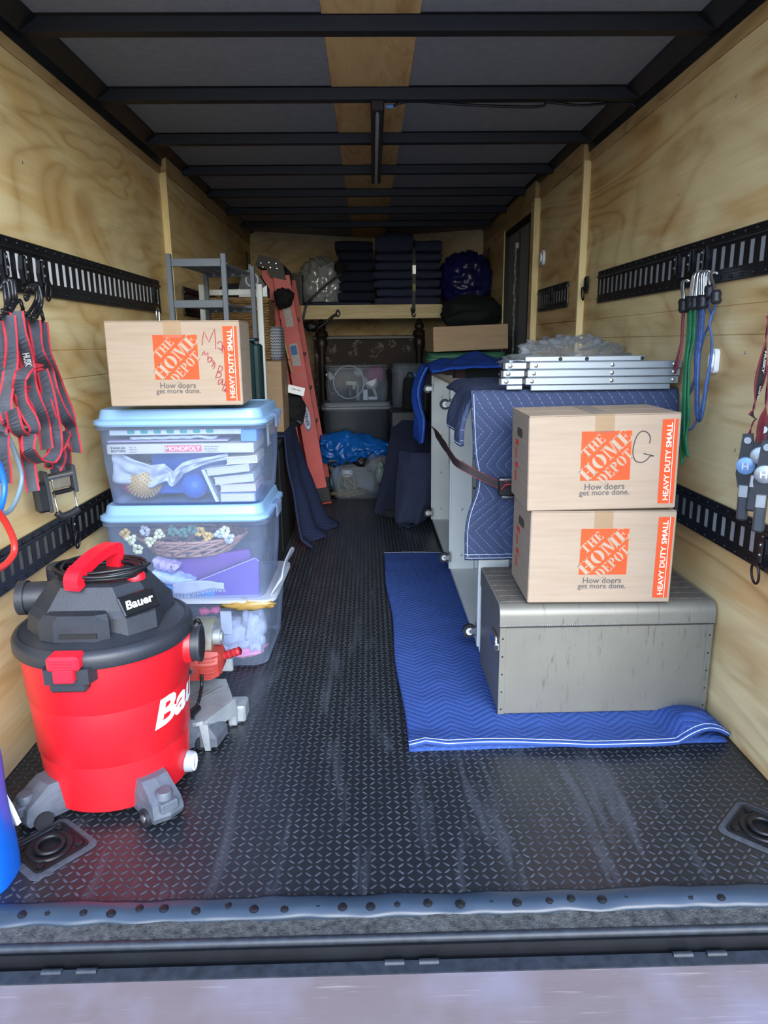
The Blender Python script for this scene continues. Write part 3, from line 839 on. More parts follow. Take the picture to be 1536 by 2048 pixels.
# ------------------------------------------------------------------ clear storage totes
def tote(label, loc, rz, size, lid='tote_lid_blue', body='tote_clear', group='clear totes with pale blue lids', lidded=True, flap=False, name='storage_tote', rim_mat=None, taper=.88, latches=True):
    W_, D_, H_ = size
    th = thing(name, (0, 0, 0), label, 'storage tote', group)
    r = .05; secs = []
    for k, z in ((taper - .02, 0.004), (taper, 0.0), (taper + .01, .012), (taper + .05, H_ * .45), (.945, H_ * .80), (.95, H_ * .86)):
        secs.append(rr(0, 0, W_ * k, D_ * (k if k < .97 else k), r, z))
    secs = [rr(0, 0, W_ * (taper - .05), D_ * (taper - .05), r * .8, .0)] + secs[2:]
    ob('body', MB().loft(secs, True, False), body, th, smooth=True, angle=40)
    ob('rim', MB().loft([rr(0, 0, W_ * .95, D_ * .95, r, H_ * .86), rr(0, 0, W_ * .985, D_ * .985, r, H_ * .865), rr(0, 0, W_ * .985, D_ * .985, r, H_ * .93), rr(0, 0, W_ * .95, D_ * .95, r, H_ * .93)], False, False), rim_mat or body, th, smooth=True, angle=35)
    if lidded:
        z = H_ * .925; t_ = H_ * .075
        L = MB().loft([rr(0, 0, W_ * .985, D_ * .985, r, z - .006), rr(0, 0, W_, D_, r, z), rr(0, 0, W_ * .998, D_ * .998, r, z + .012), rr(0, 0, W_ * .96, D_ * .955, r * .95, z + .017), rr(0, 0, W_ * .945, D_ * .94, r * .9, z + .019), rr(0, 0, W_ * .925, D_ * .915, r * .9, z + .045), rr(0, 0, W_ * .905, D_ * .895, r * .85, z + .050), rr(0, 0, W_ * .87, D_ * .85, r * .8, z + .050), rr(0, 0, W_ * .86, D_ * .84, r * .8, z + .047)])
        ob('lid', L, lid, th, smooth=True, angle=28)
        if latches:
            for sx in (-1, 1):
                x = sx * W_ * .5
                ob('latch', MB().loft([[(x + sx * q[0], -.045 + .09 * k, z + q[1]) for q in ((-.012, .018), (.006, .020), (.012, .010), (.012, -.028), (.006, -.034), (.004, -.026), (.004, .006), (-.012, .010))] for k in (0, 1)]), rim_mat or body, th, smooth=True, angle=40)
    place(th, loc, rz)
    return th
t1 = tote('blue-lidded clear tote of games and books, top of the stack', (-.645, 2.645, .630), radians(-.8), (.60, .45, .310))
t2 = tote('blue-lidded clear tote of wicker and purple binders, middle of the stack', (-.655, 2.645, .262), radians(-1.0), (.60, .45, .345))
t3 = tote('open clear tote of white cloth, bottom of the stack beside the saw', (-.655, 2.665, .0), radians(-1.5), (.61, .46, .300), lidded=False, taper=.86, group='clear totes with pale blue lids')
# its loose white lid: flat edge in front and a curled flap standing up at the right
clear_mat('lid_white', 'bcc6d6', .72, .3, 'f2f6ff')
W_, D_ = .61, .46
ob('rim_lip', MB().loft([rr(0, 0, .60, .455, .05, .268), rr(0, 0, .625, .475, .05, .270), rr(0, 0, .625, .475, .05, .282), rr(0, 0, .60, .455, .05, .284)]), 'lid_white', t3, smooth=True, angle=35, local=True)
def flapf(u, v):
    y = -.19 + .36 * u; s_ = v
    edge_ = 1 - .35 * (abs(2 * u - 1) ** 4)
    x = .290 + .045 * sin(s_ * pi / 2) ; z = .282 + .105 * s_ * edge_ + .012 * sin(s_ * pi)
    return (x, y, z)
ob('lid_flap', MB().grid(flapf, 16, 10), 'lid_white', t3, smooth=True, solid=.005, local=True)
ob('rolled_bag', MB().blob((.215, -.225, .262), (.09, .020, .020), 20, 12, .5, 3, 2.2), clear_mat('amber_film', 'b99a58', .65, .2, 'e8d2a0'), t3, smooth=True, local=True)

# --- contents of the top tote
def cx1(u, v, y=2.47): return ony(u, v, y)
def slabby(name, a, b, y0, dy, mat, label, cat, group=None, tilt=0, c=.002):
    """box-like thing seen between two pixels' places on the plane y0"""
    p, q = ony(*a, y0), ony(*b, y0)
    return ob(name, MB().box(min(p.x, q.x), max(p.x, q.x), y0, y0 + dy, min(p.z, q.z), max(p.z, q.z), c), mat, label=label, cat=cat, group=group)
th = thing('board_game_box', ony(360, 908, 2.455), 'white board game box with a red title inside the top tote', 'board game')
p, q = ony(212, 889, 2.452), ony(508, 907, 2.452)
z0, z1 = p.z - .035, p.z - .001
pm('game_white', 'bfbbb6', 0.6, c2='b6b2ac')
ob('carton', MB().box(p.x, q.x, 2.452, 2.70, z0, z1, .002), 'game_white', th)
zc = (z0 + z1) / 2
F = frame((p.x, 2.4512, z0), (1, 0, 0), (0, 0, 1)); L_ = q.x - p.x; hh_ = z1 - z0
pl = ob('title_panel', MB().prism(R4(L_ * .395, hh_ * .2, L_ * .645, hh_ * .84), .0004, F), pm('title_red', 'd2506e', .6), th)
v, f = text_mesh('MONOPOLY', L_ * .235, hh_ * .46, .02)
ob('title_lettering', MB().add(v, f, frame((p.x + L_ * .402, 2.4506, z0 + hh_ * .29), (1, 0, 0), (0, 0, 1))), 'print_white', pl)
for k, s_ in enumerate(('PARKER', 'BROTHERS')):
    v, f = text_mesh(s_, L_ * .10, hh_ * .24, .02)
    ob('maker_lettering', MB().add(v, f, frame((p.x + L_ * .03, 2.4510, z0 + hh_ * (.52 - .30 * k)), (1, 0, 0), (0, 0, 1))), 'print_black', th)
for (xa, zz, s_, ln) in ((.155, .62, 'For 2', .045), (.155, .38, 'Players', .05), (.155, .14, 'Ages 8+', .05), (.665, .62, 'Parker Brothers', .10), (.665, .38, 'Real Estate', .085), (.665, .14, 'Trading Game', .09)):
    v, f = text_mesh(s_, L_ * ln, hh_ * .15, .01)
    ob('small_lettering', MB().add(v, f, frame((p.x + L_ * xa, 2.4510, z0 + hh_ * zz), (1, 0, 0), (0, 0, 1))), 'print_grey', th)
ob('information_panel', MB().prism(R4(L_ * .82, hh_ * .3, L_ * .95, hh_ * .78), .0003, F), pm('panel_grey', 'cfcac4', .7), th)
# flat items above it
pm('folded_white', 'c2c6ca', .8, c2='adb4be', ns=20)
pa, pb = ony(212, 862, 2.46), ony(455, 870, 2.46)
sp = ob('game_board', MB().box(pa.x, pb.x, 2.46, 2.68, z1 + .006, z1 + .012, .001), pm('board_violet', 'a79bb8', .6), label='thin violet game board above the white game box', cat='game board')
wb_ = MB().grid(lambda u, v: (pa.x + .08 + (pb.x - pa.x - .12) * u, 2.458 + .2 * v, z1 + .020 + .006 * noise.noise(Vector((u * 7, v * 3, 1)))), 24, 10)
ob('woven_mat', wb_, pm('woven_white', 'bcc0c8', .85, c2='8f95a2', ns=160), solid=.008, smooth=True, label='woven white mat lying above the white game box', cat='mat')
gl = thing('dotted_box', (pa.x, 2.46, z1 + .03), 'white box with green dots under the top lid', 'box')
ob('carton', MB().box(pa.x + .01, pb.x + .05, 2.458, 2.66, z1 + .030, z1 + .048, .002), 'folded_white', gl)
for k in range(7):
    xk = pa.x + .085 + .045 * k
    ob('dot', MB().prism([(p_[0] + xk, p_[1] + z1 + .042) for p_ in rr(0, 0, .026, .013, .006, 0)], .0006, Matrix(((1, 0, 0, 0), (0, 0, -1, 2.4578), (0, 1, 0, 0), (0, 0, 0, 1)))), pm('dot_green', '2f8f86', .6), gl)
ob('blue_booklet', MB().box(pb.x + .045, pb.x + .10, 2.458, 2.62, z1 + .004, z1 + .046, .002), pm('booklet_blue', '4f86c8', .55), label='small blue booklet at the right under the top lid', cat='book')
# books at the right
pm('page_white', 'b9b5af', .8, c2='aca7a0', ns=3, nstretch=(1, 1, 60))
pm('cover_white', 'b9c0cc', .5); pm('cover_cream', 'd9cfc0', .6); pm('cover_pink', 'c9b6c6', .6); pm('cover_blue', '5277b8', .5)
def book(name, cu, label, lay, mats):
    (x0, x1, z0_, z1_, y0_, y1_, ang) = lay
    th = thing(name, ((x0 + x1) / 2, y0_, z0_), label, 'book', 'books in the top tote')
    M = Matrix.Translation(((x0 + x1) / 2, 0, (z0_ + z1_) / 2)) @ Matrix.Rotation(radians(ang), 4, 'Y')
    w2, h2 = (x1 - x0) / 2, (z1_ - z0_) / 2
    ob('pages', MB().box(-w2 + .003, w2 - .004, y0_ + .003, y1_ - .003, -h2 + .0028, h2 - .0028, 0, M), mats[0], th)
    ob('cover', MB().box(-w2, w2, y0_, y1_, h2 - .0026, h2, 0, M), mats[1], th)
    ob('cover', MB().box(-w2, w2, y0_, y1_, -h2, -h2 + .0026, 0, M), mats[1], th)
    ob('spine', MB().box(w2 - .004, w2, y0_, y1_, -h2 + .0026, h2 - .0026, 0, M), mats[1], th)
    return th
yb0, yb1 = 2.468, 2.64
g = lambda u, v: ony(u, v, yb0)
spec = [(440, 1005, 511, 985, 0, 'cover_blue', 'pale blue-edged book at the bottom of the book pile'),
        (440, 984, 511, 968, -1, 'cover_pink', 'pink-covered book second from the bottom of the pile'),
        (428, 967, 507, 951, -5, 'cover_white', 'thick white book in the middle of the tilted book pile'),
        (412, 948, 498, 932, -6, 'cover_white', 'cream paged book second from the top of the pile'),
        (452, 928, 514, 912, -3, 'cover_cream', 'cream book with a grey label on top of the pile')]
for (u0, v0, u1, v1, an, mt, lb) in spec:
    a, b = g(u0, v0), g(u1, v1)
    book('book', None, lb, (a.x, b.x, a.z, b.z, yb0, yb1, an), ('page_white', mt))
a = g(402, 940); b = g(438, 1004)
ob('leaning_book', MB().prism([(a.x, a.z), (a.x + .012, a.z), (b.x, b.z), (b.x - .012, b.z)], .16, Matrix(((1, 0, 0, 0), (0, 0, 1, 2.47), (0, 1, 0, 0), (0, 0, 0, 1)))), 'cover_white', label='thin white book leaning against the book pile', cat='book')
ob('blue_folder', MB().box(-.79, -.50, 2.56, 2.585, .650, .838, .004), pm('folder_blue', '2c5cb0', .5, c2='2550a0'), label='large blue folder standing behind the spiky balls', cat='folder')
# spiky massage balls
def spiky(c, r, mat, label):
    mb = MB(); n = 330
    th = thing('spiky_ball', (c[0], c[1], c[2] - r), label, 'ball', 'spiky balls in the top tote')
    ob('core', MB().blob(c, (r, r, r), 28, 18, 0), mat, th, smooth=True)
    for k in range(n):
        z = 1 - 2 * (k + .5) / n; ph = k * 2.39996; s_ = sqrt(1 - z * z)
        d_ = Vector((s_ * cos(ph), s_ * sin(ph), z))
        mb.cyl(Vector(c) + d_ * r * .97, Vector(c) + d_ * (r * 1.13), r * .055, 5, r * .025)
    ob('spikes', mb, mat, th, kind='stuff')
pa = ony(290, 978, 2.53); spiky((pa.x, 2.532, .640 + .058 * 1.13), .058, pm('ball_gold', 'b79a63', .5, c2='a98b55'), 'gold spiky ball inside the top tote')
spiky((-.866, 2.600, .640 + .052), .046, pm('ball_magenta', 'c03a86', .5), 'magenta spiky ball at the left of the top tote')
pa = ony(390, 968, 2.52); spiky((pa.x, 2.515, .636 + .05), .040, pm('ball_blue', '2f5fb4', .5), 'blue spiky ball beside the leaning white book')
# crumpled white cloth
def cloth1(u, v):
    pts = [(222, 905), (262, 918), (300, 935), (330, 930), (345, 948), (365, 930), (400, 920), (455, 912)]
    k = u * (len(pts) - 1); i = min(int(k), len(pts) - 2); f_ = k - i
    uu = pts[i][0] * (1 - f_) + pts[i + 1][0] * f_; vv_ = pts[i][1] * (1 - f_) + pts[i + 1][1] * f_
    wd = 58 * (1 - u) ** 1.3 + 14
    pz = ony(uu, vv_ + wd * v * .9 - 4, 2.475)
    n_ = noise.noise(Vector((u * 9, v * 4, 3.3)))
    return (pz.x, 2.472 + .018 * n_ + .012 * sin(u * 26 + v * 3) + .02 * v, max(.655, pz.z))
ob('white_cloth', MB().grid(cloth1, 60, 14), pm('cloth_white', 'b9bec8', .9, c2='a6aebd', ns=30), smooth=True, solid=.004, label='crumpled white cloth under the board game in the top tote', cat='cloth')

# --- contents of the middle tote
pm('binder_purple', '5a3fa0', .55, c2='4b358c', ns=3)
th = thing('binder', (-.50, 2.50, .275), 'purple binder leaning at the right of the middle tote', 'binder', 'purple binders')
a = [ony(368, 1162, 2.50), ony(395, 1159, 2.50), ony(512, 1112, 2.50), ony(520, 1118, 2.50), ony(520, 1196, 2.50), ony(395, 1196, 2.50)]
F_ = Matrix(((1, 0, 0, 0), (0, 0, 1, 2.475), (0, 1, 0, 0), (0, 0, 0, 1)))
ob('cover', MB().prism([(p_.x, max(p_.z, .278)) for p_ in a], .03, F_), 'binder_purple', th)
ob('cover_edge', MB().tube([(p_.x, 2.474, p_.z) for p_ in a[:4]], .0018, 6), pm('edge_lilac', 'b9a9dd', .5), th)
a = [ony(330, 1120, 2.56), ony(500, 1095, 2.56), ony(520, 1180, 2.56), ony(400, 1190, 2.56)]
ob('binder', MB().prism([(p_.x, max(p_.z, .280)) for p_ in a], .03, Matrix(((1, 0, 0, 0), (0, 0, 1, 2.535), (0, 1, 0, 0), (0, 0, 0, 1)))), pm('binder_violet', '6a3f94', .55, c2='5b3585'), label='violet binder standing behind the leaning purple one', cat='binder', group='purple binders')
# woven basket on top
th = thing('wicker_basket', ony(380, 1100, 2.58), 'oval wicker basket with silk flowers inside the middle tote', 'basket')
pm('wicker_pink', 'b98f7c', .7, c2='94705f', ns=20)
c0 = ony(385, 1075, 2.60)
ring = lambda k, ph: Vector((c0.x + (.155 + .012 * k) * cos(ph), 2.595 + (.10 + .008 * k) * sin(ph), c0.z - .008 + .012 * (k - 2)))
for k in (0, 2, 4, 5):
    ob('hoop', MB().tube([ring(k - 1, 2 * pi * i / 36) for i in range(36)], .0055, 6, True), 'wicker_pink', th, smooth=True)
for k in range(16):
    a0 = 2 * pi * k / 16
    for sg in (1, -1):
        ob('strand', MB().tube([ring(-1 + 5.4 * j / 6, a0 + sg * .85 * j / 6) * 1.0 + Vector((0, -.004 * sg, 0)) for j in range(7)], .0052, 6), 'wicker_pink', th, smooth=True)
# silk flowers, each petal cluster a flower
pm('petal_cream', 'e6e3bf', .8, c2='cfd3a0', ns=60); pm('petal_white', 'c2c6ca', .8); pm('petal_gold', 'd8b25c', .8); pm('leaf_green', '5f8a7c', .8, c2='47705f')
fl_spots = [(262, 1080, 'petal_cream'), (275, 1098, 'petal_cream'), (300, 1082, 'petal_cream'), (318, 1068, 'petal_cream'), (290, 1062, 'petal_white'), (440, 1068, 'petal_white'), (458, 1078, 'petal_white'), (450, 1062, 'petal_cream'), (415, 1072, 'petal_gold'), (400, 1063, 'petal_gold'), (345, 1062, 'leaf_green'), (365, 1066, 'leaf_green'), (385, 1060, 'leaf_green'), (250, 1068, 'petal_gold')]
fn = {'petal_cream': 'cream', 'petal_white': 'white', 'petal_gold': 'gold', 'leaf_green': 'green'}
FLB = ['cream silk flower at the far left end of the wicker basket', 'large cream silk flower low on the left of the basket', 'cream silk flower in the middle of the left cluster', 'cream silk flower at the right of the left cluster', 'white silk flower at the top of the left cluster', 'white silk flower at the top of the right cluster', 'white silk flower hanging low on the right of the basket', 'cream silk flower above the white ones on the right', 'gold silk flower hanging beside the right cluster', 'gold silk flower at the middle of the basket rim', 'green silk leaf cluster left of the basket middle', 'green silk leaf cluster at the basket middle', 'green silk leaf cluster right of the basket middle', 'gold silk flower at the far left of the basket rim']
for k, (u, v, mt) in enumerate(fl_spots):
    c = ony(u, v, 2.478)
    fth = thing('silk_flower', c, FLB[k], 'flower', 'silk flowers in the middle tote')
    for i in range(7):
        a_ = 2 * pi * i / 7 + k; r_ = .010 + .004 * (i % 2)
        pc = Vector((c.x + r_ * cos(a_), c.y + .008 * sin(a_ * 2 + k), c.z + r_ * sin(a_)))
        ob('petal', MB().blob(pc, (.009, .004, .008), 8, 6, .2, 3, i + k), mt, fth, smooth=True)
# folded clothes below
pm('cloth_check', '8fb4e6', .9, c2='e6eefb', ns=18); pm('cloth_sky', '4f8fd6', .9, c2='3f79bf', ns=10); pm('cloth_lilac', 'b7a3d8', .9, c2='cbbfe6', ns=60)
def folded_cloth(label, px, y0, y1, mat, seed, th_=.03):
    a, b = ony(*px[0], y0), ony(*px[1], y0)
    f_ = lambda u, v: (a.x + (b.x - a.x) * u, y0 + (y1 - y0) * v, a.z + (b.z - a.z) * u + .012 * noise.noise(Vector((u * 6, v * 5, seed))) )
    return ob('folded_cloth', MB().grid(f_, 24, 14), mat, smooth=True, solid=th_, label=label, cat='cloth', group='folded cloths in the middle tote')
folded_cloth('pale blue checked cloth at the left of the middle tote', ((300, 1150), (385, 1172)), 2.47, 2.78, 'cloth_check', 1)
folded_cloth('bright blue cloth at the bottom of the middle tote', ((318, 1182), (430, 1186)), 2.472, 2.78, 'cloth_sky', 2, .035)
folded_cloth('lilac knitted cloth near the purple binders', ((308, 1128), (352, 1140)), 2.485, 2.72, 'cloth_lilac', 3)
# fringed white towel
ft = thing('fringed_towel', ony(400, 1185, 2.468), 'white towel with a fringed edge inside the middle tote', 'towel')
fa, fb = ony(345, 1168, 2.466), ony(448, 1172, 2.466)
tf = lambda u, v: (fa.x + (fb.x - fa.x) * u, 2.466 + .002 * sin(u * 20), fa.z + .012 * sin(u * pi) - (.036 + .012 * sin(u * 5)) * v)
ob('towel', MB().grid(tf, 24, 6), 'cloth_white', ft, smooth=True, solid=.006)
fr_ = MB()
for k in range(44):
    u = k / 43; p_ = Vector(tf(u, 1)); fr_.cyl(p_, p_ + Vector((random.uniform(-.004, .004), 0, -.012)), .0012, 4)
ob('fringe', fr_, 'cloth_white', ft, kind='stuff')

# --- contents of the bottom tote
pm('towel_white', 'b5b9c4', .95, c2='98a2b8', ns=40, bump=.4, bs=90)
pm('pink_cloth', 'e08fb0', .9, c2='d2608c', ns=12)
for k, (u, v, r, mt, lb) in enumerate([(470, 1275, (.10, .07, .07), 'towel_white', 'white towel bundle in the middle of the bottom tote'),
        (505, 1255, (.045, .07, .10), 'towel_white', 'upright white towel roll at the right of the bottom tote'),
        (480, 1312, (.085, .07, .028), 'pink_cloth', 'pink cloth lying at the base of the bottom tote'),
        (425, 1300, (.10, .09, .045), 'cloth_white', 'white cloth heap at the left of the bottom tote')]):
    c = ony(u, v, 2.53)
    ob('cloth_bundle', MB().blob((c.x, 2.55, max(c.z, r[2] + .014)), r, 28, 18, .45, 2.6, k * 3.1, flat=.012), mt, smooth=True, label=lb, cat='cloth', group='cloth bundles in the bottom tote')
ob('picture_card', MB().box(*sorted((ony(442, 1250, 2.478).x, ony(464, 1250, 2.478).x)), 2.478, 2.482, .13, .22), 'folded_white', label='white card standing inside the bottom tote', cat='card')
for k, (u, v) in enumerate(((408, 1222), (430, 1220))):
    c = ony(u, v, 2.50)
    ob('pink_bow', MB().blob(c, (.020, .012, .014), 14, 10, .8, 3, k + 5), pm('bow_pink', 'd8487e', .6), smooth=True, label=('left' if k == 0 else 'right') + ' pink bow at the top of the bottom tote', cat='bow', group='pink bows')
# ------------------------------------------------------------------ red shop vacuum
VX, VY = -.704, 1.772
vac = thing('shop_vacuum', (VX, VY, 0), 'red wet-dry shop vacuum with a black lid and red handle', 'vacuum cleaner')
pm('vac_red', 'cf1a25', .40, c2='c81620', ns=3, coat=.1)
pm('vac_red_trim', 'ee1c30', .35, c2='e6182b')
pm('vac_black', '2b2f35', .42, c2='23262b', ns=12, bump=.12, bs=260)
pm('vac_foot', '454b53', .5, c2='595f68', ns=22, bump=.15, bs=160)
pm('cord_black', '1c1e21', .35, c2='141517')
V = Matrix.Translation((VX, VY, 0))
tub = ob('tub', MB().lathe([(.02, .022), (.174, .022), (.184, .030), (.187, .060), (.193, .155), (.193, .158), (.196, .162), (.202, .305), (.202, .308), (.205, .312), (.211, .452), (.19, .452)], 64, V), 'vac_red', vac, smooth=True, angle=35)
ob('lid', MB().lathe([(.210, .436), (.221, .436), (.224, .441), (.224, .464), (.219, .473), (.208, .479), (.203, .476), (.193, .479), (.155, .497), (.02, .503)], 64, V), 'vac_black', vac, smooth=True, angle=35)
# motor head, faceted
def oct_(w_, d_, c, z, ox=0, oy=0):
    return [V @ Vector(p) for p in ((ox + w_ - c, oy - d_, z), (ox + w_, oy - d_ + c, z), (ox + w_, oy + d_ - c, z), (ox + w_ - c, oy + d_, z), (ox - w_ + c, oy + d_, z), (ox - w_, oy + d_ - c, z), (ox - w_, oy - d_ + c, z), (ox - w_ + c, oy - d_, z))]
hd = ob('motor_head', MB().loft([oct_(.163, .138, .055, .488), oct_(.159, .131, .055, .530), oct_(.151, .121, .06, .545), oct_(.114, .093, .05, .598), oct_(.096, .080, .045, .604)]), 'vac_black', vac)
ob('front_block', MB().loft([[V @ Vector((x, y, z)) for x, y in ((-.088, -.12), (.052, -.12), (.070, -.155), (.038, -.172), (-.058, -.172), (-.100, -.155))] for z in (.487, .532)] + [[V @ Vector((x, y, .548)) for x, y in ((-.080, -.11), (.045, -.11), (.062, -.142), (.034, -.155), (-.052, -.155), (-.090, -.142))]]), 'vac_black', hd)
ob('intake_slot', MB().box(-.045, .045, -.1745, -.171, .497, .509, 0, V), pm('slot_black', '0e0f11', .7), hd)
ob('blower_port', MB().cyl((VX - .13, VY + .00, .545), (VX - .205, VY - .010, .545), .040, 24).cyl((VX - .188, VY - .008, .545), (VX - .208, VY - .010, .545), .045, 24), 'vac_black', vac, smooth=True, angle=40)
ob('filter_knob', MB().cyl((VX - .15, VY + .105, .50), (VX - .15, VY + .105, .592), .034, 24).cyl((VX - .15, VY + .105, .592), (VX - .15, VY + .105, .600), .034, 24, .028), 'vac_black', vac, smooth=True, angle=40)
# wrapped power cord
cp = []
for k in range(8 * 26):
    a = 2 * pi * k / 26; lp = k / 26
    rx = .092 + .0036 * lp + .006 * sin(lp * 5); ry = .070 + .0028 * lp + .005 * cos(lp * 4)
    cp.append((VX + .008 + rx * cos(a) - .025 * sin(a), VY - .005 + ry * sin(a) + .01 * cos(a), .610 + .0055 * (lp % 4) + .004 * sin(a * 2 + lp)))
ob('power_cord', MB().tube(cp, .0042, 7), 'cord_black', vac, smooth=True)
hp = cr([(VX - .024, VY - .100, .600), (VX - .024, VY - .102, .626), (VX - .014, VY - .066, .643), (VX, VY - .010, .657), (VX + .014, VY + .050, .659), (VX + .018, VY + .068, .650), (VX + .018, VY + .068, .604)], 5)
ob('handle', MB().ribbon(hp, .040, [(.97, -.25, 0)] * len(hp), .026), 'vac_red_trim', vac, smooth=True, angle=50)
for k in range(4):
    a = hp[4 + k] ; ob('grip_rib', MB().ribbon([a + Vector((0, -.002, .004 + .012)), a + Vector((0.001, .002, .005 + .012))], .036, (.97, -.25, 0), .006), 'vac_red_trim', vac)
ob('power_switch', MB().lathe([(.025, .598), (.025, .610), (.021, .616), (.004, .617)], 24, V @ Matrix.Translation((.100, -.028, 0))), 'vac_red_trim', vac, smooth=True, angle=40)
# name plate on the sloped front-right facet
n_ = Vector((.66, -.50, .56)).normalized(); xr_ = Vector((.60, .80, .0)).normalized(); xr_ = (xr_ - n_ * xr_.dot(n_)).normalized(); up_ = n_.cross(xr_)
po = Vector((VX + .127, VY - .096, .560))
np_ = ob('name_plate', MB().box(-.052, .052, -.026, .026, -.004, .004, .003, frame(po, xr_, up_)), pm('plate_black', '16181b', .25), vac)
v, f = text_mesh('Bauer', .078, .022, .03)
v = [(p[0] + p[1] * .25, p[1], 0) for p in v]
ob('name_lettering', MB().add(v, f, frame(po + xr_ * -.042 + up_ * -.011 + n_ * .0048, xr_, up_)), 'print_white', np_)
# clamp at the front
ob('clamp_base', MB().loft([[(VX - .012 + x, VY + y, z) for x, y in ((-.062, -.205), (-.052, -.234), (.052, -.234), (.062, -.205))] for z in (.408, .446)] ), 'vac_black', vac)
ob('clamp_foot', MB().box(VX - .056, VX + .032, VY - .232, VY - .19, .385, .412, .006), 'vac_black', vac)
cl_ = ob('clamp', MB().box(VX - .050, VX + .026, VY - .248, VY - .200, .446, .482, .006).box(VX - .036, VX + .012, VY - .250, VY - .222, .418, .452, .003), 'vac_red_trim', vac)
for k in range(3):
    ob('clamp_rib', MB().box(VX - .034, VX + .010, VY - .2505, VY - .2465, .452 + .008 * k, .456 + .008 * k, .001), 'vac_red_trim', cl_)
# hose inlet at the right
ip = Vector((VX + .192, VY + .020, .395)); ia = Vector((.97, .05, .0)).normalized()
ob('inlet_collar', MB().cyl(ip, ip + ia * .028, .056, 28, .050), 'vac_red', vac, smooth=True, angle=40)
ob('hose_inlet', MB().cyl(ip + ia * .026, ip + ia * .052, .046, 28).cyl(ip + ia * .044, ip + ia * .052, .050, 28), 'vac_black', vac, smooth=True, angle=40)
ob('inlet_bore', MB().cyl(ip + ia * .0522, ip + ia * .053, .037, 28), 'slot_black', vac)
ob('drain_cap', MB().cyl((VX + .165, VY - .01, .062), (VX + .202, VY - .01, .058), .027, 20).cyl((VX + .186, VY - .01, .060), (VX + .206, VY - .01, .058), .030, 20, .027), clear_mat('cap_clear', 'a9b4bf', .75, .2), vac, smooth=True, angle=40)
ob('drain_ring', MB().tube([(VX + .2075, VY - .01 + .021 * cos(a), .058 + .021 * sin(a)) for a in [2 * pi * k / 20 for k in range(20)]], .004, 6, True), 'white_plastic', vac, smooth=True)
# big lettering round the tub
v, f = fine_text('Bauer', .30, .078, .035)
def wrap(p):
    z = .225 + p[1] + p[0] * .10
    r = .202 + (z - .305) * .042 + .0016 + (.0030 if z > .3085 else 0)
    a = radians(-42) + (p[0] + p[1] * .28) / .202
    return (VX + r * cos(a), VY + r * sin(a), z)
ob('brand_lettering', MB().add([wrap(p) for p in v], f), 'print_white', vac)
# feet with casters
def foot(parent):
    m_ = MB().loft([[(x * .97, y * .97, z) for x, y in pts] for z, pts in (
        (.018, ((.13, -.046), (.275, -.040), (.285, 0), (.275, .040), (.13, .046))),
        (.034, ((.12, -.050), (.283, -.042), (.292, 0), (.283, .042), (.12, .050))),
        (.066, ((.12, -.050), (.276, -.040), (.283, 0), (.276, .040), (.12, .050))),
        (.108, ((.13, -.044), (.215, -.036), (.222, 0), (.215, .036), (.13, .044))))])
    o = ob('caster_foot', m_, 'vac_foot')
    o.parent = parent
    a = ob('socket_cap', MB().lathe([(.021, .066), (.021, .088), (.018, .092), (.004, .092)], 20, Matrix.Translation((.255, 0, 0))), 'vac_foot', smooth=True, angle=40); a.parent = o
    a = ob('socket_block', MB().box(.226, .286, -.024, .024, .045, .072, .004), 'vac_foot'); a.parent = o
    a = ob('wheel', MB().cyl((.235, -.050, .0245), (.235, -.034, .0245), .0235, 20).cyl((.235, .034, .0245), (.235, .050, .0245), .0235, 20), 'black_plastic', smooth=True, angle=40); a.parent = o
    a = ob('hub', MB().cyl((.235, -.053, .0245), (.235, -.049, .0245), .010, 14), 'zinc', smooth=True, angle=40); a.parent = o
    return o
f0 = foot(vac); f0.rotation_euler = (0, 0, radians(228)); f0.location = (0, 0, 0)
for a in (313, 48, 133):
    c = copy_tree(f0, vac); c.rotation_euler = (0, 0, radians(a))

# ------------------------------------------------------------------ miter saw behind it
saw = thing('miter_saw', (-.60, 2.10, 0), 'miter saw with a red motor and silver base behind the vacuum', 'saw')
pm('cast_aluminium', 'aeb6ba', .5, .5, c2='8f989d', ns=14, bump=.2, bs=120)
pm('saw_red', 'a83c34', .5, c2='963129', ns=14); pm('saw_red_grip', 'b02a34', .5, c2='9c222c')
zt = .095
pts = [onz(u, v, zt) for u, v in ((300, 1440), (300, 1352), (452, 1358), (462, 1385), (466, 1398), (405, 1442), (392, 1446))]
ob('table', MB().prism([(p.x, p.y) for p in pts], .012, Matrix.Translation((0, 0, zt - .012))), 'cast_aluminium', saw)
sk = [onz(u, v, zt) for u, v in ((466, 1398), (405, 1442), (392, 1446))]
ob('apron', MB().loft([[(sk[0].x, sk[0].y, zt), (sk[0].x + .006, sk[0].y, zt), (sk[0].x + .010, sk[0].y - .004, .045), (sk[0].x + .002, sk[0].y, .045)], [(sk[1].x, sk[1].y, zt), (sk[1].x + .006, sk[1].y - .004, zt), (sk[1].x + .010, sk[1].y - .008, .055), (sk[1].x + .002, sk[1].y, .055)]]), 'cast_aluminium', saw)
ob('leg', MB().loft([[(sk[1].x - .01, sk[1].y - .006, zt - .01), (sk[1].x + .016, sk[1].y - .006, zt - .01), (sk[1].x + .016, sk[1].y + .02, zt - .01), (sk[1].x - .01, sk[1].y + .02, zt - .01)], [(sk[1].x + .004, sk[1].y - .010, .002), (sk[1].x + .020, sk[1].y - .010, .002), (sk[1].x + .020, sk[1].y + .006, .002), (sk[1].x + .004, sk[1].y + .006, .002)]]), 'cast_aluminium', saw)
e0 = onz(492, 1412, .05)
ob('end_foot', MB().box(e0.x - .055, e0.x, e0.y - .02, e0.y + .055, .002, .058, .006), 'cast_aluminium', saw)
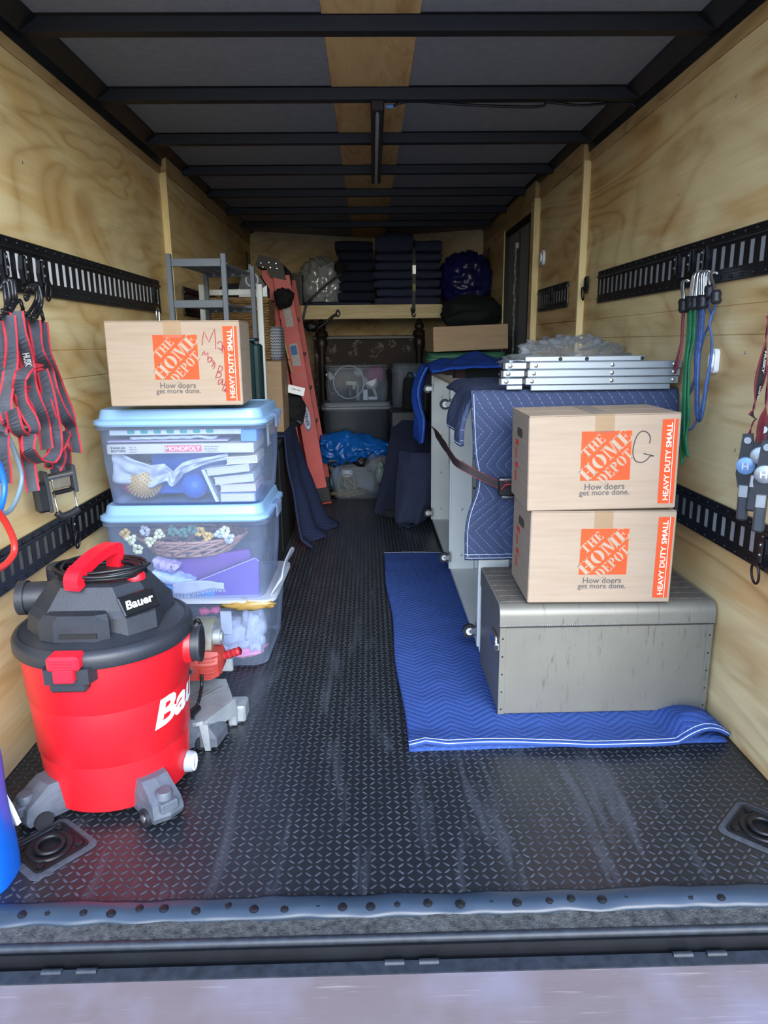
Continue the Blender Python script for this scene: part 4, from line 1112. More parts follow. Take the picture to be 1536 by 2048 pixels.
ob('leg', MB().box(sk[0].x - .02, sk[0].x + .008, sk[0].y - .004, sk[0].y + .03, .002, zt - .01, .004), 'cast_aluminium', saw)
ob('leg', MB().box(-.80, -.77, 2.22, 2.26, .002, zt - .01, .004), 'cast_aluminium', saw)
ob('fence', MB().box(-.80, -.475, 2.235, 2.255, zt, zt + .045, .004), 'cast_aluminium', saw)
for k in range(3):
    a, b = onz(340 + 24 * k, 1420 - 8 * k, zt + .001), onz(400 + 22 * k, 1385 - 6 * k, zt + .001)
    ob('table_groove', MB().cyl(a, b, .0022, 6), 'zinc', saw)
# turntable arm: dark grey front part with a knob
c = onz(402, 1495, 0.0) + Vector((.034, .01, 0))
ob('lock_arm', MB().loft([[(c.x - .16, c.y - .03, z0_), (c.x + .02, c.y - .03, z0_), (c.x + .036, c.y + .05, z0_), (c.x + .01, c.y + .09, z0_), (c.x - .16, c.y + .09, z0_)] for z0_ in (.012, .040)] + [[(c.x - .16, c.y - .02, .075), (c.x - .005, c.y - .02, .075), (c.x + .015, c.y + .05, .075), (c.x - .01, c.y + .08, .075), (c.x - .16, c.y + .08, .075)]]), 'vac_foot', saw)
k_ = onz(398, 1436, .09)
ob('lock_knob', MB().lathe([(.018, .072), (.020, .086), (.018, .094), (.010, .094), (.009, .090), (.003, .090)], 20, Matrix.Translation((k_.x, k_.y, 0))), 'dark_grey_plastic', saw, smooth=True, angle=40)
# head
mo = ony(395, 1318, 2.14)
ob('motor', MB().loft([[(mo.x + dx, 2.13 + yy * s_, mo.z + zz * s_ + dz) for yy, zz in ((-.055, -.045), (.055, -.045), (.065, .0), (.050, .045), (-.045, .050), (-.065, .01))] for dx, s_, dz in ((-.10, .95, 0), (-.02, 1.0, 0), (.05, .98, 0), (.078, .82, .002), (.088, .5, .003))]), 'saw_red', saw, smooth=True, angle=30)
for k in range(6):
    ob('cooling_rib', MB().tube(cr([(mo.x + .020, 2.070, mo.z - .030 + .012 * k), (mo.x + .060, 2.074, mo.z - .029 + .012 * k), (mo.x + .086, 2.100, mo.z - .028 + .012 * k)], 4), .0028, 5), 'saw_red', saw, smooth=True)
ob('brush_cap', MB().cyl((mo.x - .010, 2.078, mo.z - .006), (mo.x - .010, 2.062, mo.z - .006), .015, 18), 'zinc', saw, smooth=True, angle=40)
ob('brush_cap_face', MB().cyl((mo.x - .010, 2.0622, mo.z - .006), (mo.x - .010, 2.0605, mo.z - .006), .010, 14), 'black_plastic', saw)
h0, h1 = ony(446, 1312, 2.14), ony(478, 1302, 2.11)
gp = [h0 + (h1 - h0) * (k / 10) for k in range(11)]
ob('trigger_handle', MB().tube(gp, [.011 + (.003 if k % 3 else -.001) for k in range(11)], 12), 'saw_red_grip', saw, smooth=True)
g0 = ony(410, 1262, 2.18)
clear_mat('guard_clear', '9a9a88', .45, .25)
ob('blade_guard', MB().loft([[(g0.x + dx, 2.18 + .085 * cos(a) * s_, g0.z - .05 + .095 * sin(a) * s_) for a in [radians(-20 + 220 * k / 20) for k in range(21)]] for dx, s_ in ((-.035, .96), (-.028, 1), (.028, 1), (.036, .96))]), 'guard_clear', saw, smooth=True, angle=40)
ob('gear_case', MB().cyl((g0.x + .03, 2.15, g0.z - .008), (g0.x + .058, 2.15, g0.z - .008), .026, 20).cyl((g0.x + .058, 2.15, g0.z - .008), (g0.x + .064, 2.15, g0.z - .008), .016, 16), 'cast_aluminium', saw, smooth=True, angle=40)
ob('blade', MB().cyl((g0.x - .002, 2.18, g0.z - .05), (g0.x + .001, 2.18, g0.z - .05), .082, 40), 'zinc', saw)
ob('arm', MB().box(mo.x - .09, mo.x - .02, 2.15, 2.30, .10, mo.z + .06, .01), 'cast_aluminium', saw)
cpth = cr([ony(404, 1350, 2.06), ony(403, 1375, 2.05), onz(398, 1400, zt + .03), onz(390, 1420, zt + .012), onz(384, 1436, zt + .01), onz(372, 1440, zt + .01)], 8)
ob('power_cord', MB().tube(cpth, .0055, 8), 'cord_black', saw, smooth=True)
pl_ = onz(388, 1424, zt + .014)
ob('plug', MB().cyl(pl_ + Vector((.008, .02, .004)), pl_ + Vector((-.012, -.03, 0)), .011, 12, .014), 'cord_black', saw, smooth=True, angle=50)
hs = cr([ony(384, 1250, 2.00), ony(396, 1240, 2.00), ony(404, 1262, 2.01), ony(404, 1285, 2.02)], 6)
ob('switch_cord', MB().tube(hs, .006, 8), 'cord_black', saw, smooth=True)

# ------------------------------------------------------------------ blue package at the left edge
bp = thing('blue_package', (-.90, 1.42, 0), 'blue plastic package with a white strap at the left edge', 'package')
pm('package_blue', '1268c8', .35, c2='0c55b4', ns=5)
secs = []
for k in range(9):
    z = .0 + .30 * k / 8; s_ = 1 - .03 * k / 8 + .02 * sin(k)
    secs.append([(-.938 + .115 * s_ * (abs(cos(a)) ** .6) * (1 if cos(a) > 0 else -1) + .006 * k / 8 * -1, 1.40 + .075 * s_ * (abs(sin(a)) ** .6) * (1 if sin(a) > 0 else -1), z + .001) for a in [2 * pi * i / 28 for i in range(28)]])
ob('wrapper', MB().loft(secs), 'package_blue', bp, smooth=True, angle=60)
s0_, s1_ = ony(3, 1583, 1.475), ony(37, 1648, 1.475)
ob('strap', MB().ribbon([s0_ + Vector((-.03, 0, .05)), s0_, (s0_ + s1_) / 2 + Vector((.002, 0, 0)), s1_], .012, (.3, .9, .2), .006), 'white_plastic', bp)
v, f = text_mesh('w', .03, .03, .03)
ob('print_mark', MB().add(v, f, frame((-.855, 1.321, .075), (.85, .5, 0), (0, 0, 1))), 'print_white', bp)

# ------------------------------------------------------------------ blanket on the floor
fb = thing('moving_blanket', (.6, 2.8, 0), 'blue quilted moving blanket spread on the floor under the trunk', 'blanket', 'quilted moving blankets')
def fbz(x, y):
    z = .014 + .004 * noise.noise(Vector((x * 3.5, y * 3.5, 0))) + .002 * noise.noise(Vector((x * 11, y * 11, 4)))
    e_ = max(0, 1 - (y - 1.87) / .10)
    z += e_ * (.010 + .010 * max(0, noise.noise(Vector((x * 5.5, 1.5, 0)))) + .018 * max(0, 1 - abs(x - .15) / .07))
    c_ = max(0, 1 - ((x - .985) / .085) ** 2) * max(0, 1 - abs(y - 1.95) / .16)
    z += .055 * c_
    return max(z, .007)
def fbp(u, v):
    y = 1.868 + (3.83 - 1.868) * v
    x0 = .100 - .030 * (y - 1.87) / 1.96 + .006 * sin(y * 7); x1 = 1.066
    x = x0 + (x1 - x0) * u
    y += (.022 * sin(u * 7) + .03 * max(0, u - .55)) * (1 - v) ** 6 + .03 * sin(u * 5 + 1) * v ** 8
    return (x, y, fbz(x, y))
ob('quilted_cloth', MB().grid(fbp, 90, 150, lambda u, v: ((u * .97), v * 1.96)), 'blanket_blue', fb, smooth=True, solid=.010)
# bound front edge with a fold under it
fe = [Vector(fbp(k / 80, 0)) for k in range(81)]
ob('binding', MB().ribbon([p + Vector((0, -.003, 0)) for p in fe], .014, (0, .25, 1), .006), 'blanket_blue', fb, smooth=True)
pm('stitch_white', 'c9d4ee', .8)
ob('edge_stitching', MB().tube([p + Vector((0, -.0065, .004)) for p in fe], .0012, 5), 'stitch_white', fb)
ob('edge_stitching', MB().tube([Vector(fbp(k / 80, .006)) + Vector((0, 0, .0055)) for k in range(81)], .0011, 5), 'stitch_white', fb)
ob('edge_stitching', MB().tube([Vector(fbp(k / 60, 1)) + Vector((0, .004, .004)) for k in range(61)], .002, 5), 'stitch_white', fb)
uf = lambda u, v: (.104 + .955 * u, 1.872 + .018 * u * (1 - u) * 2 + .16 * v + .03 * max(0, u - .55), .005 + .002 * noise.noise(Vector((u * 8, v, 0))))
ob('under_fold', MB().grid(uf, 40, 4, lambda u, v: (u, v * .2)), 'blanket_blue', fb, smooth=True, solid=.006)

# ------------------------------------------------------------------ metal trunk
tr = thing('metal_trunk', (.73, 2.24, .02), 'grey metal trunk with rounded lid edge under the cardboard boxes', 'trunk')
m = bpy.data.materials.new('trunk_metal'); m.use_nodes = True
t = NT(m)
a_ = t.noise(t.coord((1, 1, 1)), 3, 4, .6); s_ = t.noise(t.coord((30, 1, 4)), 3, 3, .7); d_ = t.noise(t.coord(), 55, 3, .7)
b_ = t.mix(a_, lin('7d7c73'), lin('615f56'))
b_ = t.mix(t.ramp(s_, [(.60, (0, 0, 0, 1)), (.72, (.7, .7, .7, 1))]), b_, lin('4c4d4a'))
b_ = t.mix(t.ramp(d_, [(.68, (0, 0, 0, 1)), (.76, (.7, .7, .7, 1))]), b_, lin('6a675e'))
t.link(b_, t.b.inputs['Base Color']); t.b.inputs['Metallic'].default_value = .25; t.b.inputs['Roughness'].default_value = .42
t.bump(a_, .15, .01)
MATS['trunk_metal'] = m
x0, x1, y0, y1, zb = .398, 1.062, 2.045, 2.43, .022
ob('body', MB().box(x0, x1, y0, y1, zb, .318, .003), 'trunk_metal', tr)
lidp = [(y0 - .003, .320)] + [(y0 - .003 + .034 * (1 - cos(radians(a))), .353 + .034 * sin(radians(a))) for a in range(0, 91, 15)] + [(y1, .387), (y1, .320)]
ob('lid', MB().loft([[(x, p[0], p[1]) for p in lidp] for x in (x0 - .003, x1 + .003)]), 'trunk_metal', tr, smooth=True, angle=40)
pm('worn_top', '6f6a60', .7, .2, c2='4b4741', ns=14, nstretch=(3, 12, 1), bump=.2)
for k in range(7):
    ya = y0 + .038 + k * .050
    ob('top_slat', MB().box(x0 + .004, x1 - .004, ya, ya + .047, .387, .3895, .001), 'worn_top', tr)
ob('lid_seam', MB().box(x0 - .002, x1 + .002, y0 - .0045, y0 + .004, .317, .3215, .001), pm('seam_dark', '35342f', .6, .4), tr)
bd_ = MB()
for k in range(110): bd_.add(*(lambda q: (q.v, q.f))(MB().box(x0 + .004 + k * .006, x0 + .0075 + k * .006, y0 - .0055, y0 - .003, .3225, .3255)))
ob('beading', bd_, 'zinc', tr, kind='stuff')
for x in (x0, x1 - .016):
    ob('corner_strip', MB().box(x - .002, x + .018, y0 - .0015, y0 + .01, zb, .317, .0008), 'trunk_metal', tr)
    for z in (.04, .10, .16, .22, .28):
        ob('rivet', MB().lathe([(.0035, 0), (.002, .002)], 8, Matrix.Translation((x + .008, y0 - .001, z)) @ Matrix.Rotation(radians(90), 4, 'X')), 'steel_black', tr)
    ob('lid_corner', MB().loft([[(xx, p[0] - .0008, p[1] + .0008) for p in lidp[:-1]] + [(xx, y0 + .06, .330)] for xx in (x - .0035, x + .0195)]), 'trunk_metal', tr, smooth=True, angle=40)
lp = Vector((x0 - .008, 2.09, .255))
la = ob('side_latch', MB().box(x0 - .012, x0 - .001, 2.075, 2.16, .225, .275, .003), 'chrome', tr)
ob('latch_tongue', MB().box(x0 - .018, x0 + .000, 2.046, 2.078, .238, .262, .004), 'chrome', la)
ob('latch_hole', MB().box(x0 - .014, x0 - .006, 2.0452, 2.047, .243, .257), 'slot_black', la)

# ------------------------------------------------------------------ white drawer cabinet lying on its side
cab = thing('drawer_cabinet', (.72, 3.5, .02), 'white empty drawer cabinet on casters lying along the right wall', 'cabinet')
CZ0, CZ1 = .028, .975
CX0, CX1 = .408, 1.035
pm('raw_edge', 'b9ae9c', .7, c2='a89d8b', ns=20)
ob('bottom_panel', MB().box(CX0, CX1, 2.50, 4.53, CZ0, CZ0 + .020, .001), 'white_paint', cab)
for (ya, nm) in ((4.505, 'end_panel'), (3.46, 'divider'), (2.50, 'end_panel')):
    ob(nm, MB().box(CX0 + .115, CX1, ya + .012, ya + .028, CZ0 + .02, CZ1 - .02), 'white_paint', cab)
    st = ob('stile', MB().box(CX0, CX0 + .118, ya, ya + .022, CZ0 + .02, CZ1, .001), 'white_paint', cab)
    ob('front_edge', MB().box(CX0 - .010, CX0, ya + .004, ya + .026, CZ0 + .02, CZ1, .001), 'white_paint', cab)
    for z in (.12, .36, .60, .84):
        ob('hole_cap', MB().lathe([(.007, 0), (.006, .002)], 10, Matrix.Translation((CX0 + .055, ya, z)) @ Matrix.Rotation(radians(90), 4, 'X')), pm('cap_grey', 'a5aaa6', .6), cab)
    sl = ob('drawer_slide', MB().box(CX0 + .100, CX0 + .122, ya - .012, ya + .001, .42 if ya > 4 else .34, .93, .002), 'zinc', cab)
    for z in (.47, .62, .80):
        ob('slide_screw', MB().lathe([(.006, 0), (.003, .002)], 10, Matrix.Translation((CX0 + .111, ya - .012, z)) @ Matrix.Rotation(radians(90), 4, 'X')), 'steel_black', sl)
ob('top_rail', MB().box(CX0 - .006, CX0 + .040, 2.50, 4.53, CZ1, CZ1 + .018, .001), 'raw_edge', cab)
ob('cross_rail', MB().box(CX0 + .04, CX1, 3.98, 4.02, CZ1 - .04, CZ1 + .005, .001), 'white_paint', cab)
ob('back_panel', MB().box(CX1 - .012, CX1, 2.51, 4.52, CZ0 + .02, CZ1), 'white_paint', cab)
ob('wood_rail', MB().box(CX0 + .09, CX1, 2.56, 2.60, .30, .345, .001), pm('rail_wood', 'b99b6c', .7, c2='a98a5a'), cab)
def caster(y, z):
    o = ob('caster', MB().box(CX0 - .012, CX0 - .004, y - .020, y + .020, z - .020, z + .026, .002), 'zinc', cab)
    ob('bracket', MB().loft([[(CX0 - .010, y + s_, z + .014), (CX0 - .010, y + s_, z - .014), (CX0 - .034, y + s_, z - .008), (CX0 - .040, y + s_, z), (CX0 - .034, y + s_, z + .008)] for s_ in (-.013, .013)]), 'zinc', o)
    ob('tyre', MB().cyl((CX0 - .036, y - .010, z - .001), (CX0 - .036, y + .010, z - .001), .026, 24), 'black_plastic', o, smooth=True, angle=40)
    ob('hub', MB().cyl((CX0 - .036, y - .012, z - .001), (CX0 - .036, y + .012, z - .001), .014, 18), 'white_plastic', o, smooth=True, angle=40)
for (y, z) in ((4.50, .895), (3.47, .885), (4.46, .105), (3.45, .115), (2.53, .105)):
    caster(y, z)

# ------------------------------------------------------------------ quilted blanket hung over its near end
dr = thing('moving_blanket', (.70, 2.6, .33), 'slate blue quilted blanket draped over the near end of the cabinet', 'blanket', 'quilted moving blankets')
def drape(u, v):
    # u: left to right, v: 0 back on top .. 1 bottom hem at the front
    x = .352 + (1.066 - .352) * u
    sv = v * 1.425
    if sv < .80:
        y = 3.22 - sv * .93; z = 1.010 + .018 * noise.noise(Vector((x * 4, y * 3, 1)))
        if u < .06: z -= .03 * (1 - u / .06)
    else:
        q = sv - .80; k = min(1, q / .08)
        y = 2.476 - .030 * sin(k * pi / 2); z = 1.012 - .03 * (1 - cos(k * pi / 2)) - max(0, q - .05) * .985
    hang = max(0, min(1, (sv - .85) / .25))
    pin = math.exp(-((z - .69) / .09) ** 2)
    fold = .024 * sin(x * 22 + z * 4) + .026 * noise.noise(Vector((x * 6, z * 2.2, 3.1))) + .012 * sin((x + z * .35) * 50) * pin
    y -= hang * (.004 + abs(fold) * (1 - .45 * pin))
    x += hang * (.035 * pin * (.72 - u) - .03 * max(0, .65 - z) * (1 - u) + .012 * sin(z * 9) * (1 - u))
    return (x, min(y, 3.22) if hang == 0 else max(y, 2.436), z)
ob('front_drape', MB().grid(drape, 80, 110, lambda u, v: (u * .80, v * 1.55)), 'blanket_drape', dr, smooth=True, solid=.012)
def sidef(u, v):
    # corner flap drooping over the aisle side
    y = 2.452 + .36 * u; q = v
    x = .372 - .050 * sin(q * pi * .6) - .014 * sin(u * 9) * q
    z = 1.010 - .185 * q * (1 - .35 * u) - .02 * u * q
    return (x, y + .01 * sin(q * 6), z)
ob('side_flap', MB().grid(sidef, 24, 24, lambda u, v: (u * .36 + .3, v * .22)), 'blanket_drape', dr, smooth=True, solid=.014)
hem = [Vector(drape(k / 60, 1)) + Vector((0, -.007, .008)) for k in range(61)]
ob('hem_stitching', MB().tube(hem, .0010, 5), 'stitch_white', dr)
hem2 = [Vector(drape(k / 60, .985)) + Vector((0, -.007, .0)) for k in range(61)]
ob('hem_stitching', MB().tube(hem2, .0009, 5), 'stitch_white', dr)
sd_ = [Vector(drape(.006, .56 + .44 * k / 40)) + Vector((.004, -.0075, 0)) for k in range(41)]
ob('hem_stitching', MB().tube(sd_, .0009, 5), 'stitch_white', dr)
fs_ = [Vector(sidef(k / 20, .96)) + Vector((-.008, 0, 0)) for k in range(21)]
ob('hem_stitching', MB().tube(fs_, .0009, 5), 'stitch_white', dr)

# ------------------------------------------------------------------ strap round the cabinet
pm('webbing_dark', '474a52', .8, c2='3d4047', ns=90); pm('webbing_red', 'c8313f', .8, c2='b62836', ns=90); pm('webbing_brown', '2c2326', .8, c2='241c1f', ns=90)
pm('strap_edge', '6e2a30', .8, c2='5e2228')
cs = thing('cargo_strap', (.39, 3.4, .7), 'dark red-edged strap pulled across the cabinet and draped blanket', 'strap')
sp_ = cr([(.390, 4.42, .670), (.367, 3.9, .696), (.341, 3.3, .724), (.317, 2.75, .750), (.308, 2.50, .762), (.335, 2.424, .752), (.40, 2.412, .718), (.47, 2.410, .690), (.58, 2.413, .684), (.70, 2.42, .684)], 8)
tw = [(0.15, 0, 1) if p.y < 2.9 else (.55 * sin((p.y - 2.9) * 6), 0, cos((p.y - 2.9) * 3)) for p in sp_]
ob('webbing', MB().ribbon(sp_, .025, tw, .0025), 'webbing_brown', cs)
for s_ in (-1, 1):
    ob('edge_stripe', MB().ribbon(sp_, .0022, tw, .0034, s_ * .0125), 'strap_edge', cs)
rp_ = Vector((.475, 2.405, .688))
ob('buckle', MB().box(rp_.x - .03, rp_.x + .05, rp_.y - .012, rp_.y + .006, rp_.z - .030, rp_.z + .034, .004), 'steel_black', cs)
ob('buckle_bar', MB().cyl((rp_.x - .03, rp_.y - .016, rp_.z + .028), (rp_.x + .05, rp_.y - .016, rp_.z + .028), .006, 10), 'chrome', cs, smooth=True, angle=40)
ob('buckle_bar', MB().cyl((rp_.x - .02, rp_.y - .016, rp_.z - .032), (rp_.x + .05, rp_.y - .016, rp_.z - .036), .006, 10), 'chrome', cs, smooth=True, angle=40)
lo = cr([(rp_.x - .02, rp_.y - .012, rp_.z), (rp_.x - .005, rp_.y - .025, rp_.z + .018), (rp_.x + .03, rp_.y - .022, rp_.z + .012), (rp_.x + .06, rp_.y - .02, rp_.z - .020), (rp_.x + .05, rp_.y - .02, rp_.z - .050), (rp_.x + .07, rp_.y - .018, rp_.z - .08)], 6)
ob('loose_tail', MB().ribbon(lo, .020, (.2, .9, .3), .002), 'webbing_brown', cs)
for s_ in (-1, 1):
    ob('edge_stripe', MB().ribbon(lo, .003, (.2, .9, .3), .003, s_ * .010), 'webbing_red', cs)

# ------------------------------------------------------------------ three folded aluminium frames on top
pm('aluminium_bar', '98a2ab', .42, .6, c2='8c97a1', ns=6, nstretch=(1, 30, 30))
pa, pb = ony(1052, 733, 2.43), ony(1362, 733, 2.43)
zs = [ony(1200, 771, 2.43).z, ony(1200, 757, 2.43).z, ony(1200, 744, 2.43).z]
xl = ony(1003, 740, 2.43).x; xm = ony(1047, 740, 2.43).x
zbase = 1.034
for k in range(3):
    z0_ = zbase + .026 * k; z1_ = z0_ + .0235; dx = .006 * k
    th = thing('aluminium_trestle', ((xl + pb.x) / 2, 2.6, z0_), '%s folded aluminium trestle in the stack of three on the blanket' % ('lowest', 'middle', 'topmost')[k], 'folding frame', 'folded aluminium frames')
    M = Matrix.Translation((0, 0, 0))
    for (ya, nm, sh_) in ((2.43, 'side_bar', 0), (2.80, 'side_bar', .085)):
        ob(nm, MB().box(pa.x + dx + sh_, pb.x - .004 + dx * .6, ya, ya + .014, z0_, z1_, .002), 'aluminium_bar', th)
        ob('short_bar', MB().box(xl + dx + sh_, xm + dx + sh_, ya + .004, ya + .016, z0_ + .001, z1_ - .001, .002), 'aluminium_bar', th)
    ob('hinge_joint', MB().box(xm + dx - .002, pa.x + dx + .004, 2.432, 2.446, z0_ + .002, z1_ - .002, .002), 'black_plastic', th)
    ob('end_cap', MB().box(xl + dx - .008, xl + dx + .001, 2.433, 2.448, z0_, z1_, .002), 'black_plastic', th)
    ob('cross_bar', MB().box(xl + dx + .10, xl + dx + .12, 2.446, 2.80, z0_ + .004, z1_ - .004), 'aluminium_bar', th)
    ob('cross_bar', MB().box(pb.x - .06, pb.x - .04, 2.444, 2.80, z0_ + .004, z1_ - .004), 'aluminium_bar', th)
    for xx in (pa.x + .022 + dx, (pa.x + pb.x) / 2 + .03, pb.x - .022, xl + .018 + dx):
        ob('rivet', MB().lathe([(.007, 0), (.007, .001), (.004, .003)], 14, Matrix.Translation((xx, 2.431, (z0_ + z1_) / 2)) @ Matrix.Rotation(radians(90), 4, 'X')), 'chrome', th, smooth=True, angle=40)
    if k == 0:
        ob('lower_bar', MB().box(pa.x + .02, pb.x - .03, 2.434, 2.446, z0_ - .020, z0_ - .001, .002), 'aluminium_bar', th)
        ob('lower_bar', MB().box(xl + .02, xm, 2.438, 2.448, z0_ - .016, z0_ - .001, .002), 'aluminium_bar', th)
    if k == 2:
        ub = ob('upper_bar', MB().box(pa.x, (pa.x + pb.x) / 2 + .145, 2.446, 2.458, z1_ + .001, z1_ + .018, .002), 'aluminium_bar', th)
        for xx in (.12, .21, .40):
            ob('hole', MB().lathe([(.007, 0), (.006, .0008)], 14, Matrix.Translation((pa.x + xx, 2.4458, z1_ + .009)) @ Matrix.Rotation(radians(90), 4, 'X')), 'slot_black', ub)
# film bag heaped behind the frames
ob('film_bag', MB().blob((.83, 2.98, 1.07), (.23, .14, .105), 60, 36, .8, 3.6, 4.4, flat=1.024, ridge=True), 'bag_film', smooth=True, label='crumpled clear film bag behind the folded aluminium frames', cat='plastic bag')
# ------------------------------------------------------------------ E-track fittings
def fitting(side, y, zc, label, ring=True, hang=.0, proud=.012):
    """black spring fitting clipped into a rail, with its ring"""
    s = 1 if side < 0 else -1
    x = (LX if side < 0 else RX) + s * proud
    th = thing('rail_fitting', (x, y, zc), label, 'tie-down fitting', 'spring fittings clipped in the rails')
    M = Matrix(((0, 0, s, x), (1, 0, 0, y), (0, 1, 0, zc), (0, 0, 0, 1)))
    ob('spring_plate', MB().prism([(-.012, .040), (.010, .040), (.024, .004), (.012, -.022), (.008, -.040), (-.010, -.040), (-.020, 0)], .012, M), 'steel_black', th)
    ob('tongue', MB().box(-.010, .008, -.030, .034, .012, .018, .003, M), 'rail_black', th)
    for zz in (.022, -.006):
        ob('rivet', MB().lathe([(.0045, .018), (.002, .021)], 8, M @ Matrix.Translation((-.001, zz, 0))), 'zinc', th)
    if ring:
        c = M @ Vector((.006, -.050 - hang, .020))
        ob('ring', MB().tube([c + Vector((s * .010 * sin(a) * .3, .019 * cos(a), .030 * sin(a))) for a in [2 * pi * k / 24 for k in range(24)]], .0035, 7, True), 'steel_black', th, smooth=True)
    return th
p = onx(30, 545, LX); 
for k, (u, v, lb) in enumerate(((45, 540, 'second black spring fitting from the left above the strap hooks'), (5, 530, 'leftmost black spring fitting on the upper left rail'), (80, 548, 'black spring fitting on the upper left rail nearest the white slots'))):
    q = onx(u, v, LX + .015); fitting(-1, q.y, q.z, lb, ring=(k == 2))
q = onx(308, 592, LX + .015); fitting(-1, q.y, q.z, 'black spring fitting at the far end of the upper left rail', False)
q = onx(140, 1045, LX + .015); fitting(-1, q.y, q.z, 'black spring fitting with a ring on the lower left rail', True, .012)
for k, (u, v) in enumerate(((1357, 533), (1385, 525), (1412, 520))):
    q = onx(u, v, RX - .015); fitting(1, q.y, q.z, ('left', 'middle', 'right')[k] + ' of three black spring fittings above the bungee hooks', False)
q = onx(1174, 570, RX - .015); fitting(1, q.y - .0, q.z, 'black ring fitting hanging at the far end of the upper right rail', True, -.01)
q = onx(1530, 1105, RX - .015); fitting(1, q.y, q.z, 'black fitting with a ring on the lower right rail', True, .01)
q = onx(1105, 590, RX - .045); fitting(1, q.y, q.z, 'black spring fitting in the short rail beside the door', False, proud=.045)
# carabiner at the far end of the left rail
q = onx(316, 632, LX + .05)
cb = thing('carabiner', (q.x, q.y, q.z), 'silver carabiner hanging from the far end of the upper left rail', 'carabiner')
loop = cr([(q.x, q.y - .022, q.z + .020), (q.x, q.y, q.z + .036), (q.x, q.y + .022, q.z + .020), (q.x, q.y + .018, q.z - .030), (q.x, q.y, q.z - .038), (q.x, q.y - .018, q.z - .028)], 5, True)
ob('body', MB().tube(loop, .0045, 8, True), 'chrome', cb, smooth=True)
ob('gate', MB().cyl((q.x, q.y + .020, q.z + .018), (q.x, q.y + .017, q.z - .026), .0055, 8), 'zinc', cb, smooth=True, angle=40)

# ------------------------------------------------------------------ ratchet straps hung on the left wall
def c1(x, y, d=LX + .07):
    return onx(x * .2733, 480 + y * .2733, d)
SIDE = (.80, .55, .05)
def strap_thing(label, pts, d0, width=.036, n=6, closed=False, name='ratchet_strap', cat='strap', group='red and black ratchet straps on the left wall', dj=.012, side=SIDE, red='webbing_red', dark='webbing_dark', conv=c1):
    P = []
    for k, (x, y) in enumerate(pts):
        P.append(conv(x, y, d0 + dj * sin(k * 2.1)))
    th = thing(name, P[-1], label, cat, group)
    C = cr(P, n)
    sd = []
    for i, q in enumerate(C):
        a = .5 * sin(i * .33); sd.append((side[0] * cos(a) - side[1] * sin(a), side[0] * sin(a) + side[1] * cos(a), side[2]))
    ob('webbing', MB().ribbon(C, width * .74, sd, .0022), dark, th)
    for s_ in (-1, 1):
        ob('red_edge', MB().ribbon(C, width * .14, sd, .003, s_ * width * .43), red, th)
    return th, C
straps = [
    ('front strap with white lettering in the left wall bundle', [(118, 520), (160, 720), (205, 910), (228, 1090), (290, 1240), (325, 1370), (345, 1530)], .115),
    ('long strap looped along the right side of the left wall bundle', [(305, 600), (345, 850), (415, 1040), (490, 1230), (522, 1340), (500, 1430), (470, 1440), (480, 1400)], .075),
    ('strap hanging inside the right loop of the left wall bundle', [(250, 590), (285, 830), (350, 960), (390, 1120), (470, 1290), (520, 1370), (545, 1470), (560, 1555)], .095),
    ('strap forming the wide left loop of the bundle', [(60, 550), (85, 780), (70, 1000), (35, 1190), (60, 1320), (130, 1360), (185, 1290), (150, 1130), (110, 960), (75, 820)], .105),
    ('strap curling into the middle loop of the bundle', [(215, 930), (150, 1000), (145, 1150), (215, 1290), (255, 1390), (200, 1440), (125, 1390), (85, 1240)], .125),
    ('strap with a cut tail hanging lowest in the left wall bundle', [(170, 1380), (190, 1520), (212, 1650), (242, 1840)], .10),
    ('strap sagging in the low middle loop of the bundle', [(215, 1420), (205, 1530), (255, 1605), (330, 1625), (400, 1560), (410, 1430), (370, 1200), (310, 960)], .13),
    ('strap with a small twisted loop above the ratchet', [(300, 980), (350, 1220), (410, 1440), (440, 1580), (410, 1660), (370, 1640), (390, 1560), (440, 1500), (480, 1420)], .118),
    ('strap cut off by the left edge of the picture above the hoses', [(14, 590), (22, 820), (26, 1050), (12, 1200), (0, 1400)], .085),
    ('short strap tail at the far left below the bundle', [(14, 1380), (22, 1560), (38, 1780)], .08),
    ('strap running behind the front strap down to the ratchet', [(200, 560), (250, 900), (300, 1200), (400, 1450), (480, 1560), (478, 1690)], .06),
]
CC = {}
for lb, pts, d in straps:
    CC[lb] = strap_thing(lb, pts, LX + d)
th0, C0 = CC[straps[0][0]]
# lettering on the front strap
v, f = text_mesh('HUSKY', .060, .018, .03)
i0 = 9; tdir = (C0[i0 + 3] - C0[i0]).normalized(); sdir = Vector(SIDE); sdir = (sdir - tdir * sdir.dot(tdir)).normalized()
nn = tdir.cross(sdir)
if nn.x < 0: nn = -nn
nn = Vector((nn.x, nn.y, nn.z))
base_ = C0[i0] - sdir * .009 + (nn if nn.dot(Vector((0, 0, 1.18)) - C0[i0]) > 0 else -nn) * .006
ob('lettering', MB().add(v, f, frame(base_, tdir, sdir)), 'print_white', th0)
# twine wraps
for (x, y, lb) in ((88, 755, 'upper'), (270, 960, 'right'), (205, 1110, 'lower')):
    c = c1(x, y, LX + .10)
    w_ = MB().tube([(c.x + .016 * cos(a), c.y + .022 * sin(a), c.z - .014 + .0008 * k) for k, a in [(k, 2 * pi * k / 12) for k in range(42)]], .0032, 6)
    ob('tie_wrap', w_, 'webbing_red' if lb != 'upper' else 'webbing_brown', smooth=True, label='%s red cord wrapped round the bundle of left wall straps' % lb, cat='cord', group='cord wraps on the strap bundle')
